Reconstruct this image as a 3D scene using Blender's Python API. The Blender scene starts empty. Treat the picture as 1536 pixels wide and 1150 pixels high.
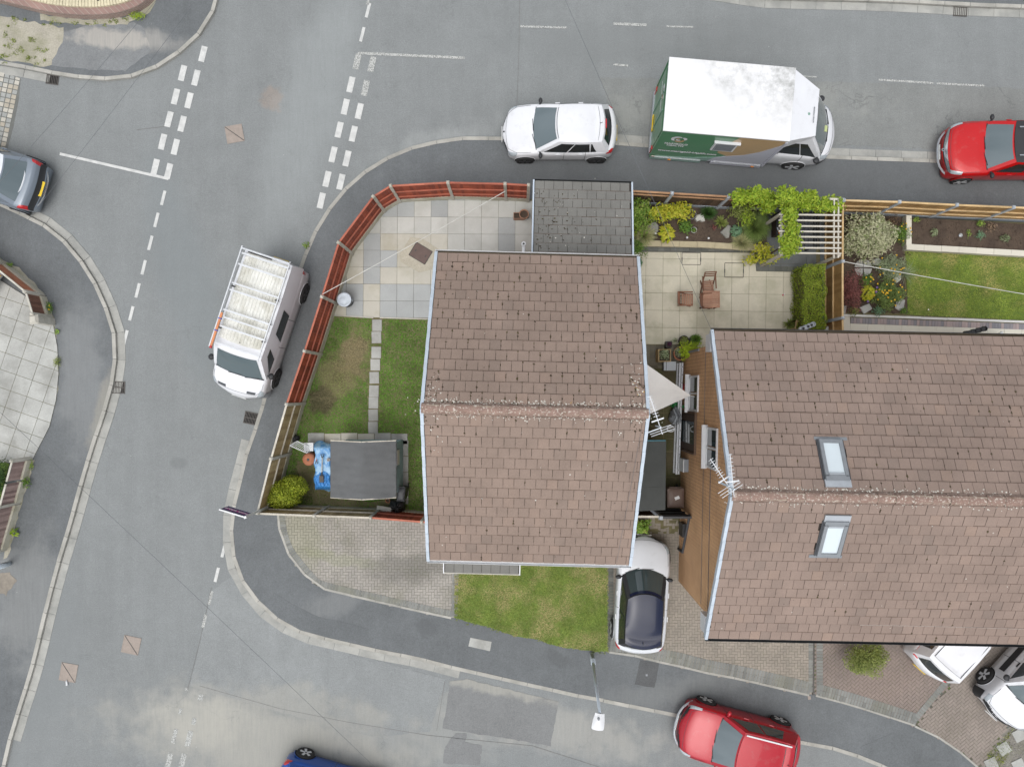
import bpy, math, random
import numpy as np
from mathutils import Vector, Matrix
random.seed(7); RNG = np.random.default_rng(7)
S = bpy.context.scene
COL = S.collection
# ------------------------------------------------------------------ camera, sky, sun, exposure
HC, F, NX, NY = 25.0, 1065.0, 778.0, 588.0
cam_d = bpy.data.cameras.new('camera'); cam = bpy.data.objects.new('camera', cam_d); COL.objects.link(cam)
cam.location = (0, 0, HC); cam_d.sensor_width = 36; cam_d.lens = 36 * F / 1536
cam_d.shift_x = (768 - NX) / 1536; cam_d.shift_y = (NY - 575) / 1536
cam_d.clip_end = 2000; S.camera = cam
W = bpy.data.worlds.new("World"); S.world = W; W.use_nodes = True
wn = W.node_tree.nodes; wl = W.node_tree.links; wn.clear()
SUN_EL, SUN_AZ = 72, 200          # azimuth clockwise from +Y
sky = wn.new('ShaderNodeTexSky'); sky.sky_type = 'NISHITA'; sky.sun_disc = False
sky.sun_elevation = math.radians(SUN_EL); sky.sun_rotation = math.radians(SUN_AZ)
sky.air_density = 1.0; sky.dust_density = 3.0
hs = wn.new('ShaderNodeHueSaturation'); hs.inputs['Saturation'].default_value = 0.22
tc = wn.new('ShaderNodeTexCoord'); cn = wn.new('ShaderNodeTexNoise'); cn.inputs['Scale'].default_value = 2.2
cn.inputs['Detail'].default_value = 8; cn.inputs['Distortion'].default_value = .4
cr = wn.new('ShaderNodeMapRange'); cr.inputs[1].default_value = .36; cr.inputs[2].default_value = .62
cr.inputs[3].default_value = .72; cr.inputs[4].default_value = 1.35
cm = wn.new('ShaderNodeVectorMath'); cm.operation = 'SCALE'
bg = wn.new('ShaderNodeBackground'); bg.inputs['Strength'].default_value = 0.15
wo = wn.new('ShaderNodeOutputWorld')
wl.new(sky.outputs[0], hs.inputs['Color']); wl.new(tc.outputs['Generated'], cn.inputs['Vector'])
wl.new(cn.outputs[0], cr.inputs[0]); wl.new(hs.outputs[0], cm.inputs[0]); wl.new(cr.outputs[0], cm.inputs['Scale'])
wl.new(cm.outputs[0], bg.inputs['Color']); wl.new(bg.outputs[0], wo.inputs['Surface'])
sun_d = bpy.data.lights.new('sun', 'SUN'); sun_d.energy = 0.8; sun_d.angle = math.radians(55); sun_d.color = (1, .965, .92)
sun = bpy.data.objects.new('sun', sun_d); COL.objects.link(sun)
_el, _az = math.radians(SUN_EL), math.radians(SUN_AZ)
sd = Vector((math.sin(_az) * math.cos(_el), math.cos(_az) * math.cos(_el), math.sin(_el)))
sun.rotation_euler = sd.to_track_quat('Z', 'Y').to_euler(); sun.location = sd * 40
S.view_settings.view_transform = 'Standard'; S.view_settings.look = 'None'; S.view_settings.gamma = 1
S.view_settings.use_curve_mapping = False
S.view_settings.exposure = 0.5
try: S.cycles.max_bounces = 6; S.cycles.diffuse_bounces = 3; S.cycles.use_denoising = True
except Exception: pass

# ------------------------------------------------------------------ helpers
def P(px, py, z=0.0):
    k = (HC - z) / F
    return Vector(((px - NX) * k, (NY - py) * k, z))
def P2(px, py, z=0.0):
    p = P(px, py, z); return (p.x, p.y)
def s2l(c): return c / 12.92 if c <= .04045 else ((c + .055) / 1.055) ** 2.4
GAIN = 1.45
def C(r, g, b, gain=None):
    g_ = gain or GAIN
    return tuple(min(.85, s2l(v / 255) / g_) for v in (r, g, b)) + (1,)

def tag(o, label=None, cat=None, group=None, kind=None):
    if label: o['label'] = label
    if cat: o['category'] = cat
    if group: o['group'] = group
    if kind: o['kind'] = kind
    return o
ROOTM = {}
def thing(name, label, cat, loc=(0, 0, 0), rz=0.0, group=None, kind=None):
    o = bpy.data.objects.new(name, None); COL.objects.link(o)
    o.location = loc; o.rotation_euler = (0, 0, rz); o.empty_display_size = .2
    ROOTM[o.name] = (Matrix.Translation(Vector(loc)) @ Matrix.Rotation(rz, 4, 'Z')).inverted()
    return tag(o, label, cat, group, kind)
def rootof(o):
    while o.parent: o = o.parent
    return o
def mesh_np(name, V, Fq):
    """V (n,3), Fq list/array of polygons"""
    me = bpy.data.meshes.new(name)
    V = np.asarray(V, dtype=np.float32)
    if isinstance(Fq, np.ndarray):
        k = Fq.shape[1]; nf = len(Fq)
        me.vertices.add(len(V)); me.vertices.foreach_set('co', V.ravel())
        me.loops.add(nf * k); me.loops.foreach_set('vertex_index', Fq.astype(np.int32).ravel())
        me.polygons.add(nf); me.polygons.foreach_set('loop_start', np.arange(0, nf * k, k, dtype=np.int32))
        try: me.polygons.foreach_set('loop_total', np.full(nf, k, dtype=np.int32))
        except Exception: pass
        me.update(calc_edges=True); me.shade_flat()
    else:
        me.from_pydata([tuple(map(float, v)) for v in V], [], Fq); me.update()
    return me
def link(name, me, mat, parent=None, smooth=False):
    if mat is not None and not me.materials: me.materials.append(mat)
    if smooth:
        me.polygons.foreach_set('use_smooth', [True] * len(me.polygons))
    o = bpy.data.objects.new(name, me); COL.objects.link(o)
    if parent is not None: o.parent = parent
    return o
class MB:
    def __init__(s): s.v = []; s.f = []
    def add(s, vs, fs):
        n = len(s.v); s.v += [tuple(v) for v in vs]; s.f += [tuple(i + n for i in f) for f in fs]; return s
    def box(s, c, d, rz=0, M=None, top=1.0):
        x, y, z = d[0] / 2, d[1] / 2, d[2] / 2
        vs = [Vector((sx * x * (top if sz > 0 else 1), sy * y * (top if sz > 0 else 1), sz * z)) for sz in (-1, 1) for sx, sy in ((-1, -1), (1, -1), (1, 1), (-1, 1))]
        R = M if M is not None else Matrix.Rotation(rz, 3, 'Z')
        vs = [R @ v + Vector(c) for v in vs]
        return s.add(vs, [(3, 2, 1, 0), (4, 5, 6, 7), (0, 1, 5, 4), (1, 2, 6, 5), (2, 3, 7, 6), (3, 0, 4, 7)])
    def prism(s, poly, z0, z1):
        a = sum(poly[i][0] * poly[(i + 1) % len(poly)][1] - poly[(i + 1) % len(poly)][0] * poly[i][1] for i in range(len(poly)))
        if a < 0: poly = poly[::-1]
        n = len(poly)
        vs = [(p[0], p[1], z0) for p in poly] + [(p[0], p[1], z1) for p in poly]
        return s.add(vs, [tuple(range(n - 1, -1, -1)), tuple(range(n, 2 * n))] + [(i, (i + 1) % n, n + (i + 1) % n, n + i) for i in range(n)])
    def bar(s, a, b, w, h, up=(0, 0, 1)):
        a, b = Vector(a), Vector(b); d = (b - a)
        if d.length < 1e-6: return s
        dn = d.normalized(); u = Vector(up); sd = dn.cross(u)
        if sd.length < 1e-4: sd = dn.cross(Vector((1, 0, 0)))
        sd.normalize(); u = sd.cross(dn)
        vs = [p + sd * (sx * w / 2) + u * (sz * h / 2) for p in (a, b) for sx, sz in ((-1, -1), (1, -1), (1, 1), (-1, 1))]
        return s.add(vs, [(0, 1, 2, 3), (7, 6, 5, 4), (0, 4, 5, 1), (1, 5, 6, 2), (2, 6, 7, 3), (3, 7, 4, 0)])
    def tube(s, pts, r, n=6, r2=None, cap=True):
        pts = [Vector(p) for p in pts]; m = len(pts); base = len(s.v); r2 = r if r2 is None else r2
        for i, p in enumerate(pts):
            d = (pts[min(i + 1, m - 1)] - pts[max(i - 1, 0)]).normalized()
            a = d.cross(Vector((0, 0, 1)))
            if a.length < 1e-3: a = d.cross(Vector((1, 0, 0)))
            a.normalize(); b = d.cross(a); rr = r + (r2 - r) * i / max(1, m - 1)
            for j in range(n):
                t = 2 * math.pi * j / n; s.v.append(tuple(p + (a * math.cos(t) + b * math.sin(t)) * rr))
        for i in range(m - 1):
            for j in range(n):
                s.f.append((base + i * n + j, base + i * n + (j + 1) % n, base + (i + 1) * n + (j + 1) % n, base + (i + 1) * n + j))
        if cap:
            s.f.append(tuple(base + j for j in range(n - 1, -1, -1))); s.f.append(tuple(base + (m - 1) * n + j for j in range(n)))
        return s
    def lathe(s, prof, c=(0, 0, 0), n=24, axis='Z', ry=1.0):
        base = len(s.v); m = len(prof)
        for r, z in prof:
            for j in range(n):
                t = 2 * math.pi * j / n; x, y = r * math.cos(t), r * math.sin(t) * ry
                v = (x, y, z) if axis == 'Z' else ((x, z, y) if axis == 'Y' else (z, x, y))
                s.v.append((v[0] + c[0], v[1] + c[1], v[2] + c[2]))
        for i in range(m - 1):
            for j in range(n):
                s.f.append((base + i * n + j, base + i * n + (j + 1) % n, base + (i + 1) * n + (j + 1) % n, base + (i + 1) * n + j))
        s.f.append(tuple(base + j for j in range(n - 1, -1, -1))); s.f.append(tuple(base + (m - 1) * n + j for j in range(n)))
        return s
    def grid(s, fn, nu, nv):
        base = len(s.v)
        for i in range(nu + 1):
            for j in range(nv + 1): s.v.append(tuple(fn(i / nu, j / nv)))
        for i in range(nu):
            for j in range(nv):
                a = base + i * (nv + 1) + j; s.f.append((a, a + nv + 1, a + nv + 2, a + 1))
        return s
    def quad(s, *p): return s.add(p, [tuple(range(len(p)))])
    def build(s, name, mat, parent=None, smooth=False, world=False, origin=None, label=None, cat=None, group=None, kind=None):
        vs = s.v
        o_loc = None
        if parent is not None and world:
            M = ROOTM[rootof(parent).name]; vs = [M @ Vector(v) for v in vs]
        if parent is None:
            if origin is None and vs:
                a = np.array(vs); mn, mx = a.min(0), a.max(0); origin = ((mn[0] + mx[0]) / 2, (mn[1] + mx[1]) / 2, mn[2])
            vs = [(v[0] - origin[0], v[1] - origin[1], v[2] - origin[2]) for v in vs]; o_loc = origin
        me = mesh_np(name, vs, s.f) if vs else bpy.data.meshes.new(name)
        o = link(name, me, mat, parent, smooth)
        if o_loc is not None:
            o.location = o_loc; ROOTM[o.name] = Matrix.Translation(Vector(o_loc)).inverted()
        return tag(o, label, cat, group, kind)

# ------------------------------------------------------------------ materials
class NT:
    def __init__(s, name):
        s.m = bpy.data.materials.new(name); s.m.use_nodes = True; s.n = s.m.node_tree.nodes; s.l = s.m.node_tree.links
        s.b = s.n['Principled BSDF']; s.pos = s.n.new('ShaderNodeNewGeometry')
    def noise(s, scale, detail=5, rough=.6, dist=0, vec=None):
        t = s.n.new('ShaderNodeTexNoise'); t.inputs['Scale'].default_value = scale; t.inputs['Detail'].default_value = detail
        t.inputs['Roughness'].default_value = rough; t.inputs['Distortion'].default_value = dist
        s.l.new(vec or s.pos.outputs['Position'], t.inputs['Vector']); return t.outputs[0]
    def mr(s, x, a, b, c=0., d=1., smooth=False):
        t = s.n.new('ShaderNodeMapRange'); s.l.new(x, t.inputs[0])
        if smooth: t.interpolation_type = 'SMOOTHSTEP'
        for i, v in enumerate((a, b, c, d)): t.inputs[i + 1].default_value = v
        return t.outputs[0]
    def math(s, op, a, b=None):
        t = s.n.new('ShaderNodeMath'); t.operation = op
        for i, v in enumerate((a, b)):
            if v is None: continue
            if isinstance(v, (int, float)): t.inputs[i].default_value = v
            else: s.l.new(v, t.inputs[i])
        return t.outputs[0]
    def mix(s, fac, a, b, mode='MIX'):
        t = s.n.new('ShaderNodeMix'); t.data_type = 'RGBA'; t.blend_type = mode
        for i, v in ((0, fac), (6, a), (7, b)):
            if isinstance(v, (int, float)): t.inputs[i].default_value = v
            elif isinstance(v, tuple): t.inputs[i].default_value = v
            else: s.l.new(v, t.inputs[i])
        return t.outputs[2]
    def scale(s, col, fac):
        t = s.n.new('ShaderNodeVectorMath'); t.operation = 'SCALE'
        if isinstance(col, tuple): t.inputs[0].default_value = col[:3]
        else: s.l.new(col, t.inputs[0])
        if isinstance(fac, (int, float)): t.inputs['Scale'].default_value = fac
        else: s.l.new(fac, t.inputs['Scale'])
        return t.outputs[0]
    def rnd(s):
        oi = s.n.new('ShaderNodeObjectInfo')
        return s.math('FRACT', s.math('ADD', oi.outputs['Random'], s.pos.outputs['Random Per Island']))
    def bump(s, h, strength=.3, dist=.01):
        t = s.n.new('ShaderNodeBump'); t.inputs['Strength'].default_value = strength; t.inputs['Distance'].default_value = dist
        s.l.new(h, t.inputs['Height']); s.l.new(t.outputs[0], s.b.inputs['Normal'])
    def blob(s, px, py, rx, ry, ang=0, soft=.35, nz=.35, nsc=1.2):
        """soft stain mask round a point of the ground (radii in photo pixels)"""
        c = P(px, py); k = HC / F
        mp = s.n.new('ShaderNodeMapping'); mp.vector_type = 'TEXTURE'
        mp.inputs['Location'].default_value = (c.x, c.y, 0); mp.inputs['Rotation'].default_value = (0, 0, -math.radians(ang))
        mp.inputs['Scale'].default_value = (rx * k, ry * k, 1e4)
        s.l.new(s.pos.outputs['Position'], mp.inputs['Vector'])
        ln = s.n.new('ShaderNodeVectorMath'); ln.operation = 'LENGTH'; s.l.new(mp.outputs[0], ln.inputs[0])
        n = s.mr(s.noise(nsc, 6, .62), .3, .7, -nz, nz)
        return s.mr(s.math('ADD', ln.outputs['Value'], n), 1 + soft, 1 - soft, 0, 1, True)
    def out(s, col, rough=.85, **kw):
        if isinstance(col, tuple): s.b.inputs['Base Color'].default_value = col
        else: s.l.new(col, s.b.inputs['Base Color'])
        if isinstance(rough, (int, float)): s.b.inputs['Roughness'].default_value = rough
        else: s.l.new(rough, s.b.inputs['Roughness'])
        for k, v in kw.items(): s.b.inputs[k.replace('_', ' ')].default_value = v
        return s.m
def M(name, col, rough=.85, var=.12, sc=3., fine=.08, fsc=60., isl=0., bump=0., tint=None, tintf=.5, **kw):
    t = NT(name); c = t.scale(col, t.mr(t.noise(sc), .3, .7, 1 - var, 1 + var))
    if fine: c = t.scale(c, t.mr(t.noise(fsc, 3), .3, .7, 1 - fine, 1 + fine))
    if tint: c = t.mix(t.mr(t.noise(sc * .7, 4), .45, .65, 0, tintf), c, tint)
    if isl: c = t.scale(c, t.mr(t.rnd(), 0, 1, 1 - isl, 1 + isl))
    if bump: t.bump(t.noise(fsc, 4), bump, .01)
    return t.out(c, rough, **kw)
def leafmat(name, c1, c2, c3=None, trans=.25):
    t = NT(name); r = t.rnd()
    c = t.mix(r, c1, c2)
    if c3: c = t.mix(t.mr(r, .78, .9), c, c3)
    c = t.scale(c, t.mr(t.noise(3.5, 3), .3, .7, .78, 1.22))
    t.out(c, .55, **{'Specular_IOR_Level': .3})
    tr = t.n.new('ShaderNodeBsdfTranslucent'); t.l.new(c, tr.inputs[0])
    mx = t.n.new('ShaderNodeMixShader'); mx.inputs[0].default_value = trans
    t.l.new(t.b.outputs[0], mx.inputs[1]); t.l.new(tr.outputs[0], mx.inputs[2]); t.l.new(mx.outputs[0], t.n['Material Output'].inputs[0])
    return t.m

def asphalt(name, base, blobs=(), var=.07, cracks=0.):
    t = NT(name)
    c = t.scale(base, t.mr(t.noise(.32, 4), .3, .7, 1 - var, 1 + var))
    c = t.scale(c, t.mr(t.noise(1.9, 6, .65), .3, .7, 1 - var * .8, 1 + var * .8))
    c = t.scale(c, t.mr(t.noise(26, 4, .85), .3, .7, .76, 1.24)); c = t.scale(c, t.mr(t.noise(9, 5, .75), .3, .7, .93, 1.07))
    # streaks along wheel paths
    mp = t.n.new('ShaderNodeMapping'); mp.inputs['Rotation'].default_value = (0, 0, math.radians(14)); mp.inputs['Scale'].default_value = (1.6, .12, 1)
    t.l.new(t.pos.outputs['Position'], mp.inputs[0])
    c = t.scale(c, t.mr(t.noise(1.1, 5, .6, 0, mp.outputs[0]), .3, .7, .96, 1.05))
    mp2 = t.n.new('ShaderNodeMapping'); mp2.inputs['Rotation'].default_value = (0, 0, math.radians(12)); mp2.inputs['Scale'].default_value = (9, .7, 1)
    t.l.new(t.pos.outputs['Position'], mp2.inputs[0]); c = t.scale(c, t.mr(t.noise(1.4, 5, .7, 0, mp2.outputs[0]), .3, .7, .98, 1.02))
    for col, k, args in blobs: 
        m = t.math('MULTIPLY', t.blob(*args), t.mr(t.noise(1.4, 6, .75, 0, mp2.outputs[0]), .35, .6, .72, 1))
        c = t.mix(t.math('MULTIPLY', m, k), c, col)
    # chips: pale and dark specks
    v = t.n.new('ShaderNodeTexVoronoi'); v.inputs['Scale'].default_value = 1.3; t.l.new(t.pos.outputs['Position'], v.inputs['Vector'])
    sp = t.mr(v.outputs['Distance'], .022, .012, 0, 1); c = t.mix(t.math('MULTIPLY', sp, .55), c, C(225, 225, 220))
    if cracks:
        vc = t.n.new('ShaderNodeTexVoronoi'); vc.feature = 'DISTANCE_TO_EDGE'; vc.inputs['Scale'].default_value = .55
        wv = t.n.new('ShaderNodeVectorMath'); wv.operation = 'ADD'
        nn = t.n.new('ShaderNodeTexNoise'); nn.inputs['Scale'].default_value = 2.5; nn.inputs['Detail'].default_value = 6
        t.l.new(t.pos.outputs['Position'], nn.inputs['Vector']); t.l.new(t.pos.outputs['Position'], wv.inputs[0])
        t.l.new(nn.outputs['Color'], wv.inputs[1]); t.l.new(wv.outputs[0], vc.inputs['Vector'])
        cm_ = t.mr(vc.outputs['Distance'], .016, .004, 0, 1)
        cm_ = t.math('MULTIPLY', cm_, t.mr(t.noise(.6, 3), .48, .6, 0, cracks))
        c = t.mix(cm_, c, tuple(x * .6 for x in base[:3]) + (1,))
    t.bump(t.noise(160, 3, .8), .25, .004)
    return t.out(c, .88)

m_road = asphalt('road_asphalt', C(140, 144, 144), [
    (C(184, 182, 172), .7, (400, 1112, 190, 62, 8, .6, .4, 1.2)),
    (C(190, 188, 178), .6, (300, 1075, 60, 38, 0, .7, .5, 2)),
    (C(170, 171, 166), .5, (620, 1085, 120, 40, 12, .5, .5, 1.4)),
    (C(178, 182, 180), .45, (640, 235, 90, 30, -25, .5, .4, 1.2)),
    (C(176, 150, 128), .35, (408, 148, 16, 18, 0, .3, .4, 3)),
    (C(132, 140, 142), .45, (280, 420, 40, 170, -16, .5, .3, .6)),
    (C(120, 124, 124), .55, (268, 694, 12, 8, 0, .3, .3, 3)),
    (C(172, 178, 178), .4, (470, 150, 45, 200, 16, .6, .3, .6)),
    (C(132, 137, 138), .5, (60, 1000, 60, 140, 16, .6, .4, .7)),
    (C(184, 182, 174), .55, (820, 1090, 160, 30, 10, .5, .5, 1.2)),
    (C(130, 134, 134), .4, (1000, 60, 260, 30, -3, .5, .4, .8)),
], .06, .22)
m_road_lane = asphalt('road_lane_asphalt', C(139, 142, 140), [(C(172, 174, 168), .5, (1080, 160, 200, 30, -3, .5, .5, 1.0))], .08, .6)
m_road_patch = asphalt('road_reinstatement', C(133, 135, 135), [(C(176, 175, 166), .8, (745, 1028, 90, 12, 12, .5, .5, 1.5))], .08)
m_road_old = asphalt('road_old_concrete', C(147, 151, 151), [(C(180, 178, 168), .5, (430, 1075, 150, 42, 8, .4, .5, 1))], .08, .2)
m_pave = asphalt('pavement_asphalt', C(112, 116, 118), [
    (C(152, 155, 155), .55, (125, 560, 36, 100, 0, .5, .4, 1.0)),
    (C(158, 160, 158), .5, (50, 900, 60, 90, 0, .5, .5, .9)),
    (C(176, 174, 168), .75, (190, 60, 75, 16, 5, .5, .4, 1.2)),
    (C(147, 150, 150), .5, (500, 905, 60, 16, -20, .6, .5, 1.2)),
    (C(96, 99, 101), .55, (640, 938, 18, 14, 30, .4, .5, 2.5)),
    (C(94, 97, 98), .5, (835, 985, 18, 10, 30, .4, .5, 2.5)),
    (C(140, 143, 142), .5, (1010, 1035, 150, 18, -12, .6, .5, 1.2)),
    (C(104, 106, 107), .5, (1180, 260, 420, 26, 0, .6, .3, .7)),
    (C(168, 164, 152), .6, (155, 610, 10, 50, 15, .5, .5, 1.5)),
], .1)
m_pave_dark = asphalt('pavement_dark_patch', C(95, 97, 98), (), .07)
m_pave_mid = asphalt('pavement_mid_patch', C(110, 114, 116), (), .07)
m_kerb = M('kerb_concrete', C(188, 186, 178), .9, .1, 2.2, .1, 50, .08, .3, C(150, 150, 142), .6)
m_chan = M('channel_concrete', C(180, 180, 174), .9, .1, 2.0, .1, 55, .07, .3, C(148, 150, 146), .6)
m_paint = M('road_paint', C(222, 223, 220), .7, .06, 5, .1, 45, 0, .2, C(190, 192, 190), .6)
def wornpaint():
    t = NT('worn_road_paint'); c = t.scale(C(206, 208, 204), t.mr(t.noise(30, 3), .3, .7, .9, 1.1)); t.out(c, .8)
    a = t.mr(t.noise(26, 7, .8), .42, .56, .15, 1); t.l.new(a, t.b.inputs['Alpha']); return t.m
m_worn = wornpaint()
m_iron = M('cast_iron', C(92, 88, 84), .6, .1, 8, .15, 70, .1, .3, Metallic=.3)
m_cover = M('manhole_infill', C(168, 156, 146), .8, .1, 6, .12, 60, 0, .3)
m_hole = M('dark_void', (.006, .006, .006, 1), 1)
m_slab_cream = M('cream_paving_slab', C(226, 220, 199), .85, .06, 1.9, .06, 45, .05, .15, C(186, 183, 158), .6)
m_slab_white = M('pale_paving_slab', C(214, 215, 209), .85, .05, 1.8, .06, 50, .05, .15, C(190, 190, 182), .5)
m_slab_bluegrey = M('blue_grey_paving_slab', C(186, 190, 189), .85, .06, 1.8, .07, 50, .06, .15)
m_slab_sand = M('sandy_paving_slab', C(213, 210, 197), .85, .05, 2, .06, 50, .04, .15, C(188, 182, 160), .5)
m_slab_mix = [m_slab_white, m_slab_bluegrey, m_slab_sand]
m_slab_old = M('weathered_concrete_slab', C(190, 191, 186), .9, .12, 1.4, .1, 35, .05, .3, C(150, 150, 144), .7)
m_slab_lime = M('pale_cream_path_slab', C(232, 228, 213), .85, .03, 2, .03, 50, .03, .1)
m_slate = M('slate_paving', C(112, 116, 116), .6, .15, 3, .1, 30, .08, .3)
m_joint = M('joint_sand', C(140, 136, 114), .95, .2, 6, .15, 40, tint=C(100, 112, 70), tintf=.5)
m_jointd = M('dark_joint', C(104, 100, 88), .95, .15, 6, .15, 40, tint=C(92, 106, 52), tintf=.8)
def blockmat(name, a, b, tint, tf, blobs=()):
    t = NT(name); r = t.rnd(); c = t.mix(r, a, b); c = t.scale(c, t.mr(t.noise(1.1, 5), .3, .7, .88, 1.12))
    c = t.scale(c, t.mr(t.noise(50, 3), .3, .7, .92, 1.08)); c = t.mix(t.mr(t.noise(.9, 5), .5, .68, 0, tf), c, tint)
    for col, k, args in blobs: c = t.mix(t.math('MULTIPLY', t.blob(*args), k), c, col)
    return t.out(c, .9)
m_blk_a = blockmat('weathered_block_paving', C(176, 171, 163), C(166, 162, 155), C(140, 138, 122), .5, [
    (C(150, 156, 116), .3, (515, 838, 60, 8, 12, .5, .6, 3)), (C(120, 118, 112), .6, (620, 850, 60, 22, 0, .5, .5, 1.2)), (C(150, 152, 118), .4, (450, 810, 34, 44, 0, .6, .6, 2))])
m_blk_b = blockmat('buff_block_paving', C(168, 159, 147), C(158, 150, 139), C(140, 136, 124), .5)
m_blk_c = blockmat('red_brown_block_paving', C(148, 135, 127), C(139, 127, 120), C(124, 116, 112), .5, [(C(160, 142, 132), .4, (1330, 1020, 70, 40, 0, .6, .5, 1))])
m_blk_d = blockmat('brown_block_paving', C(158, 147, 138), C(149, 139, 130), C(130, 122, 112), .5)
m_blk_g = blockmat('grey_border_blocks', C(150, 152, 148), C(128, 130, 126), C(140, 140, 120), .5)
m_blk_dark = blockmat('charcoal_blocks', C(126, 128, 122), C(102, 104, 100), C(96, 102, 84), .5)
m_blk_mix = blockmat('mauve_grey_blocks', C(186, 168, 164), C(142, 142, 148), C(170, 158, 152), .3)
m_soil = M('garden_soil', C(92, 78, 66), .95, .25, 2.5, .3, 30, 0, .8, C(70, 58, 50), .6)
m_mud = M('bare_earth', C(134, 126, 94), .95, .2, 1.4, .2, 26, 0, .6, C(84, 84, 50), .7)
m_turf = M('turf', C(110, 134, 58), .95, .25, 2.2, .3, 30, 0, .8)
m_sand = M('sandy_verge', C(182, 177, 162), .95, .12, 1.6, .16, 20, 0, .5, C(142, 142, 112), .6)
m_gravel = M('gravel_ground', C(140, 136, 128), .95, .12, 1.5, .3, 24, 0, .8, C(112, 116, 84), .4)
def grassmat(name, g1, g2, dry, dryamt, blobs=()):
    t = NT(name); r = t.rnd(); c = t.mix(r, g1, g2)
    c = t.scale(c, t.mr(t.noise(1.5, 4), .3, .7, .7, 1.28)); c = t.scale(c, t.mr(t.noise(9, 4, .7), .3, .7, .78, 1.2))
    d = t.mr(t.noise(.95, 6, .65), .62 - dryamt, .78 - dryamt, 0, .8); c = t.mix(d, c, dry)
    for col, k, args in blobs: c = t.mix(t.math('MULTIPLY', t.blob(*args), k), c, col)
    t.out(c, .7, **{'Specular_IOR_Level': .2}); return t.m
m_grass_a = grassmat('green_lawn_grass', C(86, 140, 40), C(128, 176, 66), C(168, 172, 104), .02, [
    (C(184, 166, 132), .9, (532, 535, 22, 36, 10, .4, .6, 2.5)), (C(96, 84, 70), .9, (482, 598, 20, 20, 0, .3, .5, 2.5)),
    (C(176, 166, 122), .7, (505, 560, 30, 30, 0, .5, .6, 2)), (C(126, 116, 80), .6, (475, 725, 26, 40, 0, .5, .5, 2))])
m_grass_b = grassmat('dry_lawn_grass', C(124, 150, 62), C(170, 180, 96), C(216, 198, 146), .19)
m_grass_c = grassmat('yellow_green_lawn_grass', C(132, 160, 58), C(178, 192, 90), C(216, 200, 132), .14)
def tilemat(name, base, dk, red, moss=.5, grey=False):
    t = NT(name); r = t.rnd(); c = t.scale(base, t.mr(r, 0, 1, .965, 1.035))
    c = t.mix(t.mr(r, .91, .99, 0, .3), c, red); c = t.mix(t.mr(r, .1, .02, 0, .28), c, dk); c = t.scale(c, t.mr(t.noise(.45, 3), .35, .65, .94, 1.06))
    c = t.scale(c, t.mr(t.noise(1.2, 6), .3, .7, .9, 1.1)); c = t.scale(c, t.mr(t.noise(38, 4, .7), .3, .7, .88, 1.12))
    v = t.n.new('ShaderNodeTexVoronoi'); v.inputs['Scale'].default_value = 3.1; t.l.new(t.pos.outputs['Position'], v.inputs['Vector'])
    m = t.math('MULTIPLY', t.mr(v.outputs['Distance'], .09, .05, 0, 1), t.mr(t.noise(1.7, 4), .52, .6, 0, moss)); c = t.mix(m, c, tuple(x * .3 for x in base[:3]) + (1,))
    v2 = t.n.new('ShaderNodeTexVoronoi'); v2.inputs['Scale'].default_value = 1.9; t.l.new(t.pos.outputs['Position'], v2.inputs['Vector'])
    m2 = t.mr(v2.outputs['Distance'], .05, .03, 0, .7 if not grey else .9); m2 = t.math('MULTIPLY', m2, t.mr(t.noise(.8, 3), .5, .58, 0, 1)); c = t.mix(m2, c, C(220, 214, 204))
    t.bump(t.noise(70, 4), .35, .006); return t.out(c, .88)
m_tile1 = tilemat('brown_roof_tile', C(150, 131, 119), C(130, 117, 108), C(163, 138, 122), .8)
m_tile2 = tilemat('brown_roof_tile_neighbour', C(150, 131, 120), C(128, 116, 108), C(163, 138, 120), .6)
m_tile3 = tilemat('grey_roof_tile', C(130, 129, 124), C(122, 121, 117), C(134, 131, 126), .9, True)
def ridgemat():
    t = NT('lichened_ridge_tile'); c = t.scale(C(152, 126, 114), t.mr(t.noise(5, 5), .3, .7, .85, 1.15))
    c = t.mix(t.mr(t.noise(17, 5, .7), .55, .62, 0, .9), c, C(222, 214, 202)); c = t.mix(t.mr(t.noise(9, 5, .7, .4), .6, .68, 0, .8), c, C(96, 88, 56))
    t.bump(t.noise(30, 5), .5, .01); return t.out(c, .9)
m_ridge = ridgemat()
m_moss = leafmat('roof_moss', C(70, 58, 46), C(88, 78, 48), None, .05)
m_lichen = M('white_lichen', C(226, 222, 212), .95, .1, 20)
m_orange_lichen = M('orange_lichen', C(196, 160, 80), .95, .1, 20)
m_white = M('white_upvc', C(236, 238, 240), .4, .03, 3, .02)
m_verge = M('pale_verge_trim', C(202, 214, 226), .45, .07, 4, .05, 40, .06)
m_gut_black = M('black_gutter', C(58, 60, 62), .5, .1, 6)
m_under = M('roof_underlay', C(60, 52, 46), .95); m_lap = M('lap_strip', C(98, 80, 70), .95, .3, 9, .2, 40)
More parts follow.
